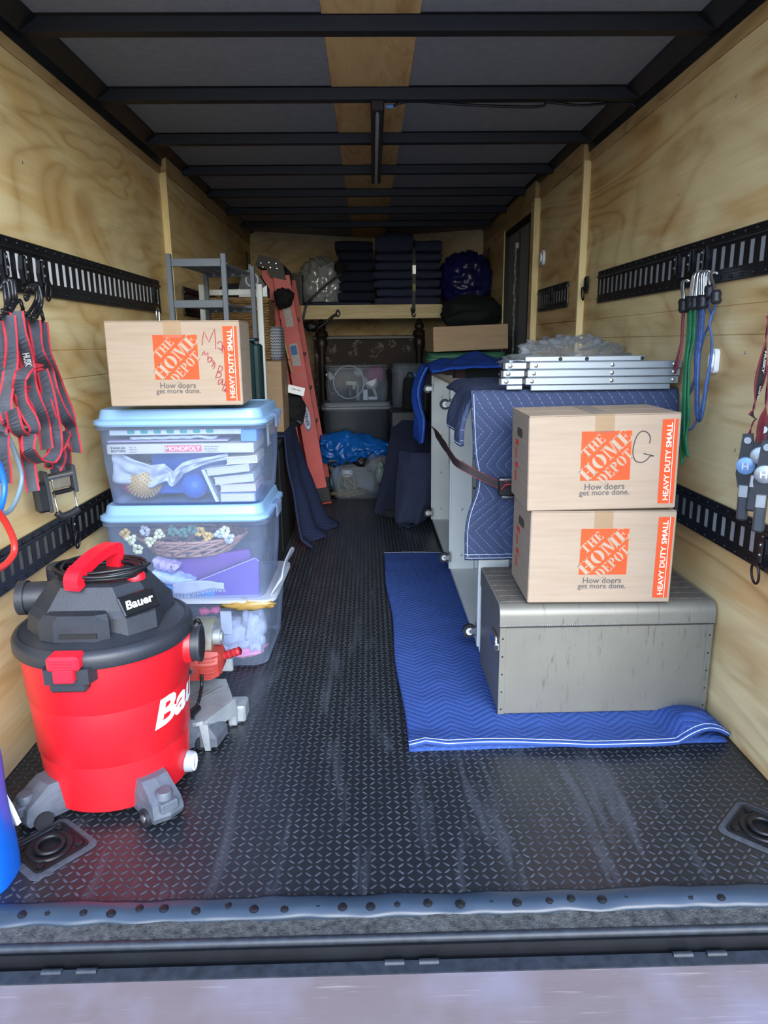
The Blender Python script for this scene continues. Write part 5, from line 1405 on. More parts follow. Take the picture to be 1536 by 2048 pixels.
# S hooks
pm('hook_black', '202327', .3, .2, c2='181a1d')
hooks = [((15, 330), (70, 420), (40, 520)), ((45, 320), (95, 400), (65, 530)), ((75, 330), (115, 400), (95, 500)), ((0, 360), (40, 430), (20, 560)), ((110, 470), (160, 480), (150, 540)),
         ((190, 360), (270, 400), (205, 540)), ((215, 355), (290, 410), (235, 560)), ((240, 360), (305, 430), (265, 570)), ((265, 540), (310, 560), (300, 605)), ((185, 380), (200, 350), (205, 420))]
names = ['leftmost', 'second', 'third', 'lowest left', 'small middle', 'fourth', 'fifth', 'rightmost', 'small right', 'short curled']
for k, (a, b, c) in enumerate(hooks):
    d = LX + .06 + .008 * (k % 4)
    P = [c1(*a, d), c1((a[0] + b[0]) / 2 + 8, a[1] - 28, d + .01), c1(*b, d + .015), c1((b[0] + c[0]) / 2 + 12, (b[1] + c[1]) / 2, d + .01), c1(*c, d + .02), c1(c[0] - 14, c[1] + 18, d + .03), c1(c[0] - 22, c[1] - 10, d + .035)]
    ob('s_hook', MB().tube(cr(P, 6), .0052, 8), 'hook_black', smooth=True, label='%s black coated hook holding the red straps on the left wall' % names[k], cat='hook', group='black coated strap hooks')
# the ratchet at the bottom of the bundle
c = c1(440, 1790, LX + .10)
rt = thing('ratchet', (c.x, c.y, c.z - .06), 'black and chrome ratchet hanging below the left wall straps', 'ratchet')
M = frame(c, Vector((.62, .78, .05)), Vector((-.03, -.06, 1)))
ob('frame_plate', MB().box(-.052, -.040, -.075, .050, -.018, .018, .003, M), 'dark_grey_plastic', rt)
ob('frame_plate', MB().box(.036, .048, -.030, .055, -.018, .018, .003, M), 'dark_grey_plastic', rt)
ob('side_block', MB().box(-.085, -.048, -.070, .020, -.012, .020, .008, M), 'black_plastic', rt)
ob('spindle', MB().cyl(M @ Vector((-.045, .030, .006)), M @ Vector((.042, .030, .006)), .011, 14), 'chrome', rt, smooth=True, angle=40)
ob('cover_plate', MB().box(-.030, .028, -.008, .022, .006, .014, .002, M), 'chrome', rt)
ob('pawl', MB().box(-.034, .034, -.026, -.012, .004, .018, .005, M), 'rail_black', rt)
hl = [M @ Vector(q) for q in ((-.030, -.02, .012), (-.030, -.085, .016), (.034, -.085, .016), (.034, -.030, .012))]
ob('handle_wire', MB().tube(hl, .0035, 8), 'chrome', rt, smooth=True)
ob('handle_grip', MB().tube(cr([M @ Vector(q) for q in ((-.034, -.078, .018), (-.020, -.092, .020), (.010, -.090, .020), (.034, -.082, .018))], 5), .011, 10), 'black_plastic', rt, smooth=True)
ob('webbing_stub', MB().box(-.022, .024, .030, .085, -.001, .002, 0, M), 'webbing_dark', rt)

# ------------------------------------------------------------------ coloured hoses at the left edge
def hose(label, px, d, r, mat):
    P = cr([onx(u, v, d) for u, v in px], 8)
    return ob('hose', MB().tube(P, r, 10), mat, smooth=True, label=label, cat='hose', group='coloured hoses at the left edge')
hose('blue-grey hose curving down the left wall', [(-40, 800), (-5, 838), (12, 865), (30, 905), (43, 950), (38, 985), (22, 1018), (4, 1028), (-30, 1030)], LX + .09, .0062, pm('hose_grey', '7f97a5', .35, c2='728a98'))
hose('bright blue hose at the left edge above the red one', [(-30, 900), (-4, 925), (8, 965), (6, 1000), (-8, 1035), (-30, 1060)], LX + .11, .0075, pm('hose_blue', '1f6fe0', .3, c2='1a62cc'))
hose('red hose curving over the lower left rail', [(-30, 1000), (-2, 1026), (15, 1052), (27, 1080), (28, 1105), (15, 1125), (-4, 1138), (-40, 1150)], LX + .12, .0085, pm('hose_red', 'e0362e', .35, c2='d02c26'))

# ------------------------------------------------------------------ bungee cords on the right wall
def c5(x, y, d=RX - .05):
    return onx(1330 + x * .3416, 500 + y * .3416, d)
pm('bungee_red', '74303a', .7, c2='8f4650', ns=160); pm('bungee_green', '14603a', .7, c2='2f8458', ns=160, nstretch=(1, 1, .3)); pm('bungee_blue', '2b4678', .7, c2='4c689c', ns=160, nstretch=(1, 1, .3))
def bungee(label, mat, hookpx, pts, d, r=.0038):
    hx, hy = hookpx
    th = thing('bungee_cord', c5(hx, hy + 60, d), label, 'bungee cord', 'bungee cords on the right wall')
    ob('cord', MB().tube(cr([c5(x, y, d + .006 * sin(i * 1.7)) for i, (x, y) in enumerate(pts)], 7), r, 7), mat, th, smooth=True)
    P = [c5(pts[0][0], pts[0][1] - 10, d), c5(pts[0][0] + (hx - pts[0][0]) * .4, (pts[0][1] + hy) / 2, d), c5(hx - 4, hy + 14, d), c5(hx + 14, hy - 6, d + .01), c5(hx + 34, hy + 2, d + .02)]
    ob('hook', MB().tube(cr(P, 6), .0042, 8), 'chrome', th, smooth=True)
    a, b = c5(pts[0][0], pts[0][1] - 62, d), c5(pts[0][0], pts[0][1] + 14, d)
    ob('collar', MB().tube([a, a * .75 + b * .25, a * .5 + b * .5, b * .8 + a * .2, b], [.012, .0155, .0125, .0155, .011], 10), 'black_plastic', th, smooth=True)
DW = RX - .045
bungee('red bungee cord nearest the folded frames', 'bungee_red', (100, 185), [(105, 350), (100, 450), (95, 540), (70, 640), (50, 700)], DW)
bungee('second red bungee cord hanging beside the first', 'bungee_red', (112, 182), [(112, 352), (104, 460), (98, 560), (78, 660), (58, 720)], DW - .015)
ge = [(118, 1200, 'leftmost'), (100, 1260, 'second'), (128, 1205, 'third'), (108, 1240, 'fourth'), (122, 1190, 'fifth'), (136, 1210, 'rightmost')]
for k, (ex, ey, nm) in enumerate(ge):
    x0_ = 138 + 8 * k
    bungee('%s green bungee cord in the green bunch' % nm, 'bungee_green', (168 + 6 * k, 140 - 2 * k), [(x0_, 335), (x0_ - 6, 500), (118 + 5 * k, 660), (105 + 7 * k, 850), (98 + 8 * k, 1000), (ex - 14, 1100), (ex, ey)], DW - .008 * (k % 3))
bl = [
    ('first', (200, 330), [(200, 330), (190, 480), (175, 620), (172, 760), (120, 900), (95, 980), (100, 1040), (150, 1050), (185, 1000)]),
    ('second', (212, 330), [(212, 330), (202, 480), (185, 620), (180, 800), (180, 950), (195, 1000), (215, 960), (240, 760)]),
    ('third', (224, 330), [(224, 330), (214, 480), (195, 640), (190, 820), (190, 960), (200, 1002), (220, 950), (248, 740)]),
    ('fourth', (232, 325), [(232, 325), (222, 480), (202, 640), (196, 860), (204, 996), (226, 930), (262, 690), (274, 520), (262, 460)]),
    ('fifth', (262, 270), [(262, 270), (255, 320), (275, 390), (258, 440), (235, 490), (208, 590), (196, 720), (188, 880)]),
    ('sixth', (300, 300), [(300, 300), (290, 350), (268, 400), (262, 450), (276, 520), (270, 640), (248, 740), (222, 880), (205, 990)]),
]
for k, (nm, hk, pts) in enumerate(bl):
    bungee('%s blue bungee cord from the left in the blue bunch' % nm, 'bungee_blue', (205 + 14 * k, 128 + 3 * abs(k - 2)), pts, DW - .010 * (k % 3), .0036)

# ------------------------------------------------------------------ ratchet straps at the right edge
def c6(x, y, d=RX - .07): return onx(1440 + x * .2637, 620 + y * .2637, d)
pm('webbing_maroon', '7c2f38', .8, c2='6d2630', ns=90)
def hang_ratchet(label, px, tilt, d, disc):
    c = c6(px[0], px[1], d)
    th = thing('ratchet', (c.x, c.y, c.z - .1), label, 'ratchet', 'ratchets hanging at the right edge')
    a = radians(tilt)
    M = frame(c, Vector((.80, -.60, 0)), Vector((-sin(a) * .4, 0, 1)))
    ob('frame_plate', MB().prism([(-.012, .085), (.012, .088), (.020, .03), (.024, -.015), (.020, -.060), (-.014, -.060), (-.022, -.02), (-.016, .03)], .012, M), 'black_plastic', th)
    ob('bolt', MB().lathe([(.010, .012), (.009, .017), (.004, .017)], 16, M @ Matrix.Translation((.002, .070, 0))), 'chrome', th, smooth=True, angle=40)
    ob('hub', MB().lathe([(.024, .012), (.023, .020), (.019, .022), (.003, .022)], 24, M @ Matrix.Translation((.002, .002, 0))), disc, th, smooth=True, angle=40)
    v, f = text_mesh('H', .016, .018, .02)
    ob('hub_mark', MB().add(v, f, M @ Matrix.Translation((-.006, -.007, .0226))), 'print_white', th)
    ob('handle', MB().box(-.013, .015, -.150, -.058, -.002, .016, .006, M), 'dark_grey_plastic', th)
    ob('handle_neck', MB().box(-.011, .013, -.085, -.050, .004, .018, .002, M), 'zinc', th)
    ob('pawl', MB().box(.006, .034, .030, .062, -.004, .008, .003, M), 'chrome', th)
    return th
pm('hub_blue', '7fa3cc', .3, .3); 
hang_ratchet('black ratchet with a blue hub at the right edge', (196, 1180), 4, RX - .07, 'hub_blue')
hang_ratchet('black ratchet with a chrome hub behind the blue-hubbed one', (300, 1105), -8, RX - .045, 'zinc')
hang_ratchet('lowest black ratchet cut by the right edge of the picture', (335, 1245), 0, RX - .085, 'zinc')
th, C = strap_thing('twisted maroon strap with white lettering at the right edge', [(372, 40), (352, 200), (320, 430), (290, 600), (258, 740), (246, 810)], RX - .07, .030, 6, name='hanging_strap', group='maroon straps at the right edge', dj=.004, side=(.75, .62, 0), red='webbing_maroon', dark='webbing_brown', conv=c6)
for s_, i0, w_ in (('HUSKY', 9, .055), ('500 lb', 17, .036)):
    v, f = text_mesh(s_, w_, w_ * .26, .03)
    td = (C[i0 + 2] - C[i0]).normalized(); sd = Vector((-.75, -.62, 0)); sd = (sd - td * sd.dot(td)).normalized(); nn = td.cross(sd)
    tocam = Vector((0, 0, CAMZ)) - C[i0]
    if nn.dot(tocam) < 0: sd = -sd; nn = td.cross(sd)
    ob('lettering', MB().add(v, f, frame(C[i0] - sd * w_ * .13 + nn * .004, td, sd)), 'print_white', th)
strap_thing('maroon strap loop holding the blue-hubbed ratchet', [(268, 830), (240, 880), (218, 960), (206, 1010)], RX - .07, .012, 6, name='hanging_strap', group='maroon straps at the right edge', dj=.002, side=(.75, .62, 0), red='webbing_maroon', dark='webbing_brown', conv=c6)
strap_thing('wide maroon strap running down behind the chrome-hubbed ratchet', [(372, 420), (350, 700), (330, 850), (318, 1000)], RX - .05, .036, 6, name='hanging_strap', group='maroon straps at the right edge', dj=.003, side=(.75, .62, 0), red='webbing_maroon', dark='webbing_maroon', conv=c6)
strap_thing('maroon strap at the very edge behind the lowest ratchet', [(385, 800), (365, 1000), (350, 1180), (345, 1290)], RX - .06, .034, 6, name='hanging_strap', group='maroon straps at the right edge', dj=.003, side=(.75, .62, 0), red='webbing_maroon', dark='webbing_maroon', conv=c6)
# ------------------------------------------------------------------ grey slatted rack
pm('rack_grey', '565d66', .5, c2='4c535b', ns=6)
rk = thing('slatted_rack', (-.70, 3.35, 0), 'tall grey rack with slatted shelves behind the left cardboard box', 'rack')
fl_, fr_ = ony(336, 508, 3.12), ony(446, 508, 3.12)
bl_, br_ = ony(411, 545, 3.62), ony(504, 540, 3.62)
ZT = 1.545
for p_ in (fl_, fr_, bl_, br_):
    ob('post', MB().box(p_.x - .011, p_.x + .011, p_.y - .011, p_.y + .011, 0.001, ZT, .002), 'rack_grey', rk)
    for z in (1.505, 1.345):
        ob('bolt', MB().cyl((p_.x + .010, p_.y, z), (p_.x + .015, p_.y, z), .004, 8), 'zinc', rk)
for z in (1.51, 1.345, .95, .55, .15):
    ob('front_rail', MB().box(fl_.x + .011, fr_.x - .011, fl_.y - .008, fl_.y + .008, z - .016, z + .016, .002), 'rack_grey', rk)
    ob('back_rail', MB().box(bl_.x + .011, br_.x - .011, bl_.y - .008, bl_.y + .008, z - .016, z + .016, .002), 'rack_grey', rk)
    for k in range(5):
        u = (k + .5) / 5
        a = Vector((fl_.x + (fr_.x - fl_.x) * u, fl_.y + .008, z)); b = Vector((bl_.x + (br_.x - bl_.x) * u, bl_.y - .008, z))
        ob('slat', MB().ribbon([a, b], .030, (1, 0, 0), .009), 'rack_grey', rk)

# ------------------------------------------------------------------ second column behind the clear totes
tote('grey clear tote on the floor behind the stacked totes', (-.70, 0, 0), 0, (.52, .20, .34), lid='grey_plastic', body='tote_clear_dim', group='grey totes')
o = bpy.data.objects['storage_tote.003']; o.location = (-.71, 3.0, 0)
tote('grey clear tote stacked behind the middle blue-lidded tote', (-.71, 3.0, .352), 0, (.52, .20, .32), lid='grey_plastic', body='tote_clear_dim', group='grey totes')
gb = thing('tool_case', (-.54, 3.0, .69), 'tall dark green case standing to the right of the marked box', 'case')
pm('case_green', '14302f', .4, c2='10272a', ns=4)
a, b = ony(484, 682, 2.98), ony(521, 900, 2.98)
ob('shell', MB().box(-.66, b.x - .012, 2.98, 3.09, .702, a.z, .01), 'case_green', gb)
ob('side_ridge', MB().box(b.x - .014, b.x + .016, 2.985, 3.085, .72, a.z - .012, .008), 'case_green', gb)
ob('top_rim', MB().box(-.665, b.x + .002, 2.974, 3.095, a.z - .002, a.z + .012, .004), 'case_green', gb)

# black cabinet, with things standing on it
pm('cabinet_black', '25282c', .55, c2='1e2124', ns=4)
bc = thing('black_cabinet', (-.77, 4.0, 0), 'low black cabinet on the floor behind the left totes', 'cabinet')
ob('carcass', MB().box(-.985, -.500, 3.66, 4.55, .002, .635, .004), 'cabinet_black', bc)
ob('top_board', MB().box(-.985, -.490, 3.65, 4.56, .636, .655, .003), 'cabinet_black', bc)
ob('side_panel', MB().box(-.500, -.494, 3.87, 4.53, .03, .61, .002), 'cabinet_black', bc)
# white stand
wsn = thing('white_stand', (-.66, 3.72, .655), 'white frame stand around the wicker basket on the left', 'stand')
p0, p1 = ony(404, 583, 3.74), ony(519, 583, 3.74)
for x in (p0.x, p1.x):
    for y in (3.74,):
        ob('post', MB().box(x - .014, x + .014, y - .012, y + .012, .657, 1.470, .002), 'white_paint', wsn)
for y in (3.74,):
    ob('top_rail', MB().box(p0.x + .014, p1.x - .014, y - .009, y + .009, 1.418, 1.446, .002), 'white_paint', wsn)
ob('lower_rail', MB().box(p0.x + .014, p1.x - .014, 3.731, 3.749, .75, .778, .002), 'white_paint', wsn)
ob('foot_bar', MB().box(p1.x - .014, p1.x + .014, 3.70, 3.82, .657, .668, .002), 'white_paint', wsn)
ob('foot_bar', MB().box(p0.x - .014, p0.x + .014, 3.70, 3.82, .657, .668, .002), 'white_paint', wsn)
# wicker basket
wk = thing('wicker_basket', (-.73, 4.34, 1.085), 'brown woven wicker basket behind the grey rack', 'basket')
pm('wicker_brown', '9c7a4c', .75, c2='6a4f2e', ns=30, bump=.4, bs=80)
bx0, bx1, by0, by1 = ony(418, 640, 4.2).x, ony(536, 640, 4.2).x, 4.205, 4.49
ob('basket_wall', MB().box(bx0 + .006, bx1 - .006, by0 + .006, by1 - .006, 1.090, 1.422), 'wicker_brown', wk)
for r_ in range(22):
    z = 1.099 + r_ * .0148; n = 26; ph = pi * (r_ % 2)
    loop = []
    per = [(bx0 + (bx1 - bx0) * k / n, by0 + .004 * sin(k * 1.9 + ph)) for k in range(n)] + [(bx1 + .004 * sin(k * 1.9 + ph), by0 + (by1 - by0) * k / n) for k in range(n)] + [(bx1 - (bx1 - bx0) * k / n, by1) for k in range(n)] + [(bx0, by1 - (by1 - by0) * k / n) for k in range(n)]
    ob('weave_strand', MB().tube([(x, y, z + .0025 * sin(k * .9 + r_)) for k, (x, y) in enumerate(per)], .0068, 6, True), 'wicker_brown', wk, smooth=True)
ob('rim', MB().tube([(bx0, by0, 1.426), (bx1, by0, 1.426), (bx1, by1, 1.426), (bx0, by1, 1.426)], .011, 8, True), 'wicker_brown', wk, smooth=True)
# things on top of it
ob('felt_hat', MB().blob((-.78, 4.34, 1.475), (.085, .075, .045), 24, 14, .15, 2, 1.1, flat=1.438), pm('felt_black', '101113', .9), smooth=True, label='black felt hat lying on the wicker basket', cat='hat')
cd_ = ony(505, 563, 4.26)
ic = thing('round_device', (cd_.x, 4.26, 1.438), 'black and white case with a round grey ring near the ladder top', 'case')
ob('case_body', MB().prism([(-.075, .0), (.085, .0), (.085, .05), (.04, .125), (-.05, .125), (-.075, .06)], .12, Matrix(((1, 0, 0, cd_.x - .005), (0, 0, 1, 4.26), (0, 1, 0, 1.440), (0, 0, 0, 1)))), 'black_plastic', ic)
ob('ring', MB().tube([(cd_.x - .002 + .034 * cos(a), 4.256, 1.533 + .036 * sin(a)) for a in [2 * pi * k / 28 for k in range(28)]], .007, 8, True), pm('ring_grey', 'a9a8a8', .4), ic, smooth=True)
ob('white_corner', MB().prism([(-.076, .0), (.0, .0), (-.03, .03), (-.076, .045)], .004, Matrix(((1, 0, 0, cd_.x - .005), (0, 0, 1, 4.255), (0, 1, 0, 1.442), (0, 0, 0, 1)))), 'white_plastic', ic)
ob('white_corner', MB().prism([(.01, .0), (.086, .0), (.086, .062), (.05, .04)], .004, Matrix(((1, 0, 0, cd_.x - .005), (0, 0, 1, 4.255), (0, 1, 0, 1.442), (0, 0, 0, 1)))), 'white_plastic', ic)
# cardboard box on the black cabinet, patterned cushion on it
cbx = thing('plain_box', (-.72, 4.35, .655), 'plain tall cardboard box standing on the black cabinet by the ladder', 'cardboard box')
ob('carton', MB().box(-.95, -.500, 4.20, 4.50, .657, 1.080, .003), 'cardboard_dim', cbx)
ob('flap', MB().box(-.949, -.501, 4.201, 4.349, 1.081, 1.084, .001), 'cardboard_dim', cbx)
ob('flap', MB().box(-.949, -.501, 4.351, 4.499, 1.081, 1.084, .001), 'cardboard_dim', cbx)
ob('tape_line', MB().box(-.4992, -.4985, 4.345, 4.352, .80, 1.08), 'packing_tape', cbx)
m = bpy.data.materials.new('chevron_fabric'); m.use_nodes = True
t = NT(m); sp_n = t.n.new('ShaderNodeSeparateXYZ'); t.link(t.coord(), sp_n.inputs[0])
zz_ = t.math('ADD', t.math('MULTIPLY', sp_n.outputs[2], 60), t.math('PINGPONG', t.math('MULTIPLY', t.math('ADD', sp_n.outputs[0], sp_n.outputs[1]), 60), .5))
t.link(t.mix(t.math('GREATER_THAN', t.math('FRACT', zz_), .55), lin('565a60'), lin('a9adb2')), t.b.inputs['Base Color']); t.b.inputs['Roughness'].default_value = .9
MATS['chevron_fabric'] = m
ob('patterned_pouf', MB().loft([rr(-.543, 4.34, .085 * s_, .24 * s_, .035 * s_, z) for s_, z in ((.80, 1.086), (.95, 1.10), (1.0, 1.14), (1.0, 1.22), (.96, 1.26), (.80, 1.275))]), 'chevron_fabric', smooth=True, angle=50, label='grey chevron-patterned round pouf between the basket and ladder', cat='pouf')
# black bag and tag behind the plain box
tgp = ony(590, 797, 4.66)
bg_ = thing('tool_bag', (-.50, 4.66, .655), 'black tool bag with a white price tag beside the ladder', 'bag')
ob('bag', MB().blob((-.505, 4.60, .76), (.085, .09, .11), 26, 18, .45, 2.6, 6.3, flat=.660), 'felt_black', bg_, smooth=True)
ob('grip', MB().tube(cr([ony(560, 815, 4.58), ony(586, 835, 4.56), ony(604, 848, 4.55)], 5), .017, 10), 'black_plastic', bg_, smooth=True)
tq = ony(576, 775, 4.50)
tag_ = ob('price_tag', MB().box(0, .105, -.030, .020, -.002, .002, 0, frame(tq, (1, 0, -.25), (.25, 0, 1))), 'slot_liner', bg_)
v, f = text_mesh('(W) 50x', .06, .012, .02)
ob('tag_lettering', MB().add(v, f, frame(tq + Vector((.022, -.0026, -.014)), (1, 0, -.25), (.25, 0, 1))), 'print_black', tag_)
# blanket draped over the far end of the black cabinet
ld = thing('moving_blanket', (-.42, 4.5, .3), 'dark navy blanket draped from the black cabinet onto the floor', 'blanket', 'quilted moving blankets')
def ldf(u, v):
    y = 4.02 + .56 * u
    if v < .25:
        q = v / .25; x = -.70 + .215 * q; z = .672
        if y < 4.17 or True: z = .672 - .006 * q
    else:
        q = (v - .25) / .75; x = -.478 + (.06 + .16 * u) * q ** 1.5 + .026 * sin(u * 14 + q * 2) * q + .015 * noise.noise(Vector((u * 4, q * 3, 9)))
        z = .662 * (1 - q) + .012
        if q > .93: x += .05 * (q - .93) / .07
    if v < .25 and y > 4.19: z = .668
    return (max(x, -.70), y + .05 * (v - .25) * (u - .4), z)
ob('quilted_cloth', MB().grid(lambda u, v: ldf(u, .17 + .83 * v), 50, 60, lambda u, v: (u * .5, v * .9)), 'blanket_navy', ld, smooth=True, solid=.010)

# ------------------------------------------------------------------ red step ladder leaning at the left
lad = thing('step_ladder', (-.33, 5.2, 0), 'red fibreglass step ladder leaning beside the shelf', 'ladder')
pm('ladder_red', 'd0625c', .5, c2='c25650', ns=9); pm('ladder_black', '18191c', .5)
def railm(b, t_, w_, d, th_):
    """C-channel rail: web faces the aisle (-y), flanges point back"""
    b = Vector(b); t_ = Vector(t_); ax = (t_ - b).normalized(); sx = ax.cross(Vector((0, 1, 0))).normalized()
    if sx.x < 0: sx = -sx
    yv = Vector((0, 1, 0)); out = []
    prof = [(-w_ / 2, 0), (w_ / 2, 0), (w_ / 2, d), (w_ / 2 - th_, d), (w_ / 2 - th_, th_), (-w_ / 2 + th_, th_), (-w_ / 2 + th_, d), (-w_ / 2, d)]
    return MB().loft([[p + sx * q[0] + yv * q[1] for q in prof] for p in (b, t_)]), ax, sx
fb0, ft0 = ony(640, 985, 5.16), ony(562, 552, 5.10)
rb0, rt0 = ony(600, 940, 5.20), ony(533, 540, 5.14)
for (dy, tag_n) in ((0, 'near'), (.42, 'far')):
    mbk, ax, sx = railm(fb0 + Vector((0, dy, 0)), ft0 + Vector((0, dy, 0)), .112, .03, .004)
    r1 = ob('front_rail', mbk, 'ladder_red', lad)
    mbk2, ax2, sx2 = railm(rb0 + Vector((0, dy, -.05)), rt0 + Vector((0, dy, 0)), .070, .03, .004)
    r2 = ob('rear_rail', mbk2, 'ladder_red', lad)
    ob('foot', MB().box(-.062, .062, -.004, .034, -.075, .035, .004, Matrix.Translation(fb0 + Vector((.010, dy, 0))) @ Matrix.Rotation(-math.atan2(ft0.x - fb0.x, ft0.z - fb0.z) * -1, 4, 'Y')), 'ladder_black', lad)
    ob('foot_pad', MB().box(-.058, .062, -.002, .034, -.092, -.076, .003, Matrix.Translation(fb0 + Vector((.012, dy, 0))) @ Matrix.Rotation(math.atan2(ft0.x - fb0.x, ft0.z - fb0.z), 4, 'Y')), 'saw_red', lad)
    for q in (-.03, .03):
        ob('foot_rivet', MB().lathe([(.008, 0), (.004, .003)], 12, Matrix.Translation(fb0 + Vector((q + .008, dy - .005, -.03))) @ Matrix.Rotation(radians(90), 4, 'X')), 'chrome', lad)
L_l = (ft0 - fb0).length
for k in range(1, 6):
    c = fb0 + (ft0 - fb0) * (k / 6.1)
    ob('step', MB().box(c.x - .05, c.x + .045, c.y + .006, c.y + .42, c.z - .012, c.z + .012, .003), 'zinc', lad)
    if k < 5:
        c2 = rb0 + (rt0 - rb0) * (k / 5.2)
        ob('rear_brace', MB().box(c2.x - .02, c2.x + .02, c2.y + .006, c2.y + .42, c2.z - .008, c2.z + .008, .002), 'ladder_red', lad)
# spreader edges showing between the rails
for (u0, v0, u1, v1) in ((565, 668, 577, 718), (577, 722, 584, 745)):
    ob('spreader', MB().cyl(ony(u0, v0, 5.09), ony(u1, v1, 5.10), .007, 8), pm('brass', 'd8c890', .3, .6), lad, smooth=True, angle=40)
capc = [ony(u, v, 5.085) for u, v in ((511, 527), (518, 510), (552, 516), (566, 530), (572, 560), (540, 553), (532, 536), (512, 533))]
tc_ = ob('top_cap', MB().prism([(p.x, p.z) for p in capc], .50, Matrix(((1, 0, 0, 0), (0, 0, 1, 5.085), (0, 1, 0, 0), (0, 0, 0, 1)))), 'ladder_black', lad)
for (u, v) in ((522, 526), (538, 525), (552, 527), (541, 535), (554, 537), (526, 534)):
    q = ony(u, v, 5.084)
    ob('cap_rivet', MB().lathe([(.008, 0), (.004, .003)], 12, Matrix.Translation(q) @ Matrix.Rotation(radians(90), 4, 'X')), 'chrome', tc_)
def sticker(name, at_, h, w_, mat, dz=0):
    c = fb0 + (ft0 - fb0) * at_
    ax_ = (ft0 - fb0).normalized(); sx_ = Vector((ax_.z, 0, -ax_.x))
    return c, ax_, sx_, ob(name, MB().box(-w_ / 2, w_ / 2, -h / 2, h / 2, -.0008, .0008, 0, frame(c + Vector((0, -.0022, 0)), sx_, ax_)), mat, lad)
pm('sticker_white', 'b9b6b0', .6, c2='9a9792', ns=90); pm('sticker_blue', '3f6ea8', .6)
c, ax_, sx_, st1 = sticker('warning_sticker', .845, .20, .052, 'sticker_white')
c, ax_, sx_, st2 = sticker('information_sticker', .655, .155, .058, 'sticker_white')
ob('sticker_panel', MB().box(-.024, .018, .0, .062, -.0006, .0006, 0, frame(c + Vector((0, -.0036, 0)), sx_, ax_)), 'sticker_blue', st2)
c = fb0 + (ft0 - fb0) * .365
el = lambda a_, b_: [(a_ * cos(2 * pi * k / 28) , b_ * sin(2 * pi * k / 28)) for k in range(28)]
lg = ob('brand_badge', MB().prism(el(.030, .098), .001, frame(c + Vector((0, -.0012, 0)), sx_, ax_)), pm('badge_blue', '4a5fb0', .5), lad)
ob('badge_ring', MB().prism(el(.026, .086), .0008, frame(c + Vector((0, -.0024, 0)), sx_, ax_)), 'print_white', lg)
v, f = text_mesh('WERNER', .125, .028, .03)
ob('badge_lettering', MB().add(v, f, frame(c + ax_ * .062 - sx_ * .013 + Vector((0, -.0036, 0)), -ax_, sx_)), pm('badge_ink', '2c3f86', .5), lg)
for k in (.52, .56):
    q = fb0 + (ft0 - fb0) * .56 + sx_ * (-.012 if k < .54 else .022) + Vector((0, -.001, 0))
    ob('rail_rivet', MB().lathe([(.007, 0), (.004, .003)], 12, Matrix.Translation(q) @ Matrix.Rotation(radians(90), 4, 'X')), 'chrome', lad)
gq = ony(562, 594, 4.90)
ob('black_glove', MB().blob((gq.x, 5.055, gq.z), (.068, .06, .065), 22, 16, .5, 2.4, 3.7), 'felt_black', smooth=True, label='black work glove hooked over the ladder near its top', cat='glove')
q = onz(634, 1012, 0)
sc_ = thing('spring_clamp', (q.x - .01, 5.02, 0), 'small black and white clamp on the floor at the ladder foot', 'clamp')
ob('jaw', MB().box(q.x - .05, q.x + .02, 5.02, 5.08, .001, .075, .01), 'ladder_black', sc_)
ob('wire', MB().tube(cr([(q.x - .045, 5.015, .16), (q.x - .035, 5.015, .10), (q.x - .02, 5.015, .055), (q.x + .03, 5.015, .075)], 5), .004, 6), 'white_plastic', sc_, smooth=True)
ob('label_strip', MB().box(q.x - .035, q.x - .018, 5.0185, 5.02, .012, .055), 'white_plastic', sc_)

# ------------------------------------------------------------------ shelf across the front
sh = thing('wall_shelf', (0, 6.1, 1.36), 'pale timber shelf across the front of the trailer', 'shelf')
s0_, s1_ = ony(560, 612, 5.88), ony(884, 605, 5.88)
ob('front_board', MB().box(s0_.x, s1_.x, 5.88, 5.918, 1.365, 1.472, .002), 'plank_wood', sh)
ob('shelf_board', MB().box(LX + .04, RX - .07, 5.92, 6.50, 1.445, 1.463), 'plank_wood', sh)
for (u, v) in ((676, 627), (826, 620)):
    q = ony(u, v, 5.876)
    h_ = ob('eye_hook', MB().tube([(q.x + .014 * cos(a), 5.868, q.z + .024 * sin(a)) for a in [2 * pi * k / 18 for k in range(18)]], .006, 7, True), 'steel_black', sh, smooth=True)
    ob('hook_base', MB().cyl((q.x, 5.882, q.z + .02), (q.x, 5.866, q.z + .02), .012, 12), 'steel_black', h_, smooth=True, angle=40)

# folded blankets in two stacks
def folded(label, x0, x1, y0, y1, z0_, z1_, mat, seed, group='folded blankets on the shelf', wob=.02):
    zc = (z0_ + z1_) / 2; hz = (z1_ - z0_) / 2; secs = []; uvs = []
    n = 26; m_ = 20
    for i in range(n + 1):
        u = i / n; x = x0 + (x1 - x0) * u; ring = []
        ed = 1 - .22 * (abs(2 * u - 1) ** 9)
        for k in range(m_):
            a = 2 * pi * k / m_
            cy_ = (abs(cos(a)) ** .35) * (1 if cos(a) > 0 else -1); sz = (abs(sin(a)) ** .42) * (1 if sin(a) > 0 else -1)
            nz = noise.noise(Vector((x * 5, a * 1.3, seed)))
            ring.append((x + .008 * noise.noise(Vector((seed, a, 1))) * (1 if u in (0, 1) else 0), (y0 + y1) / 2 + (y1 - y0) / 2 * cy_ * (1 + wob * nz), zc + hz * sz * ed * (1 + .10 * nz)))
            uvs.append((u * (x1 - x0), k / m_ * (y1 - y0) * 2))
        secs.append(ring)
    mb = MB().loft(secs); mb.uv = uvs
    return ob('folded_blanket', mb, mat, smooth=True, angle=60, label=label, cat='blanket', group=group)
ords = ['bottom', 'second', 'third', 'fourth', 'fifth', 'sixth', 'seventh', 'top']
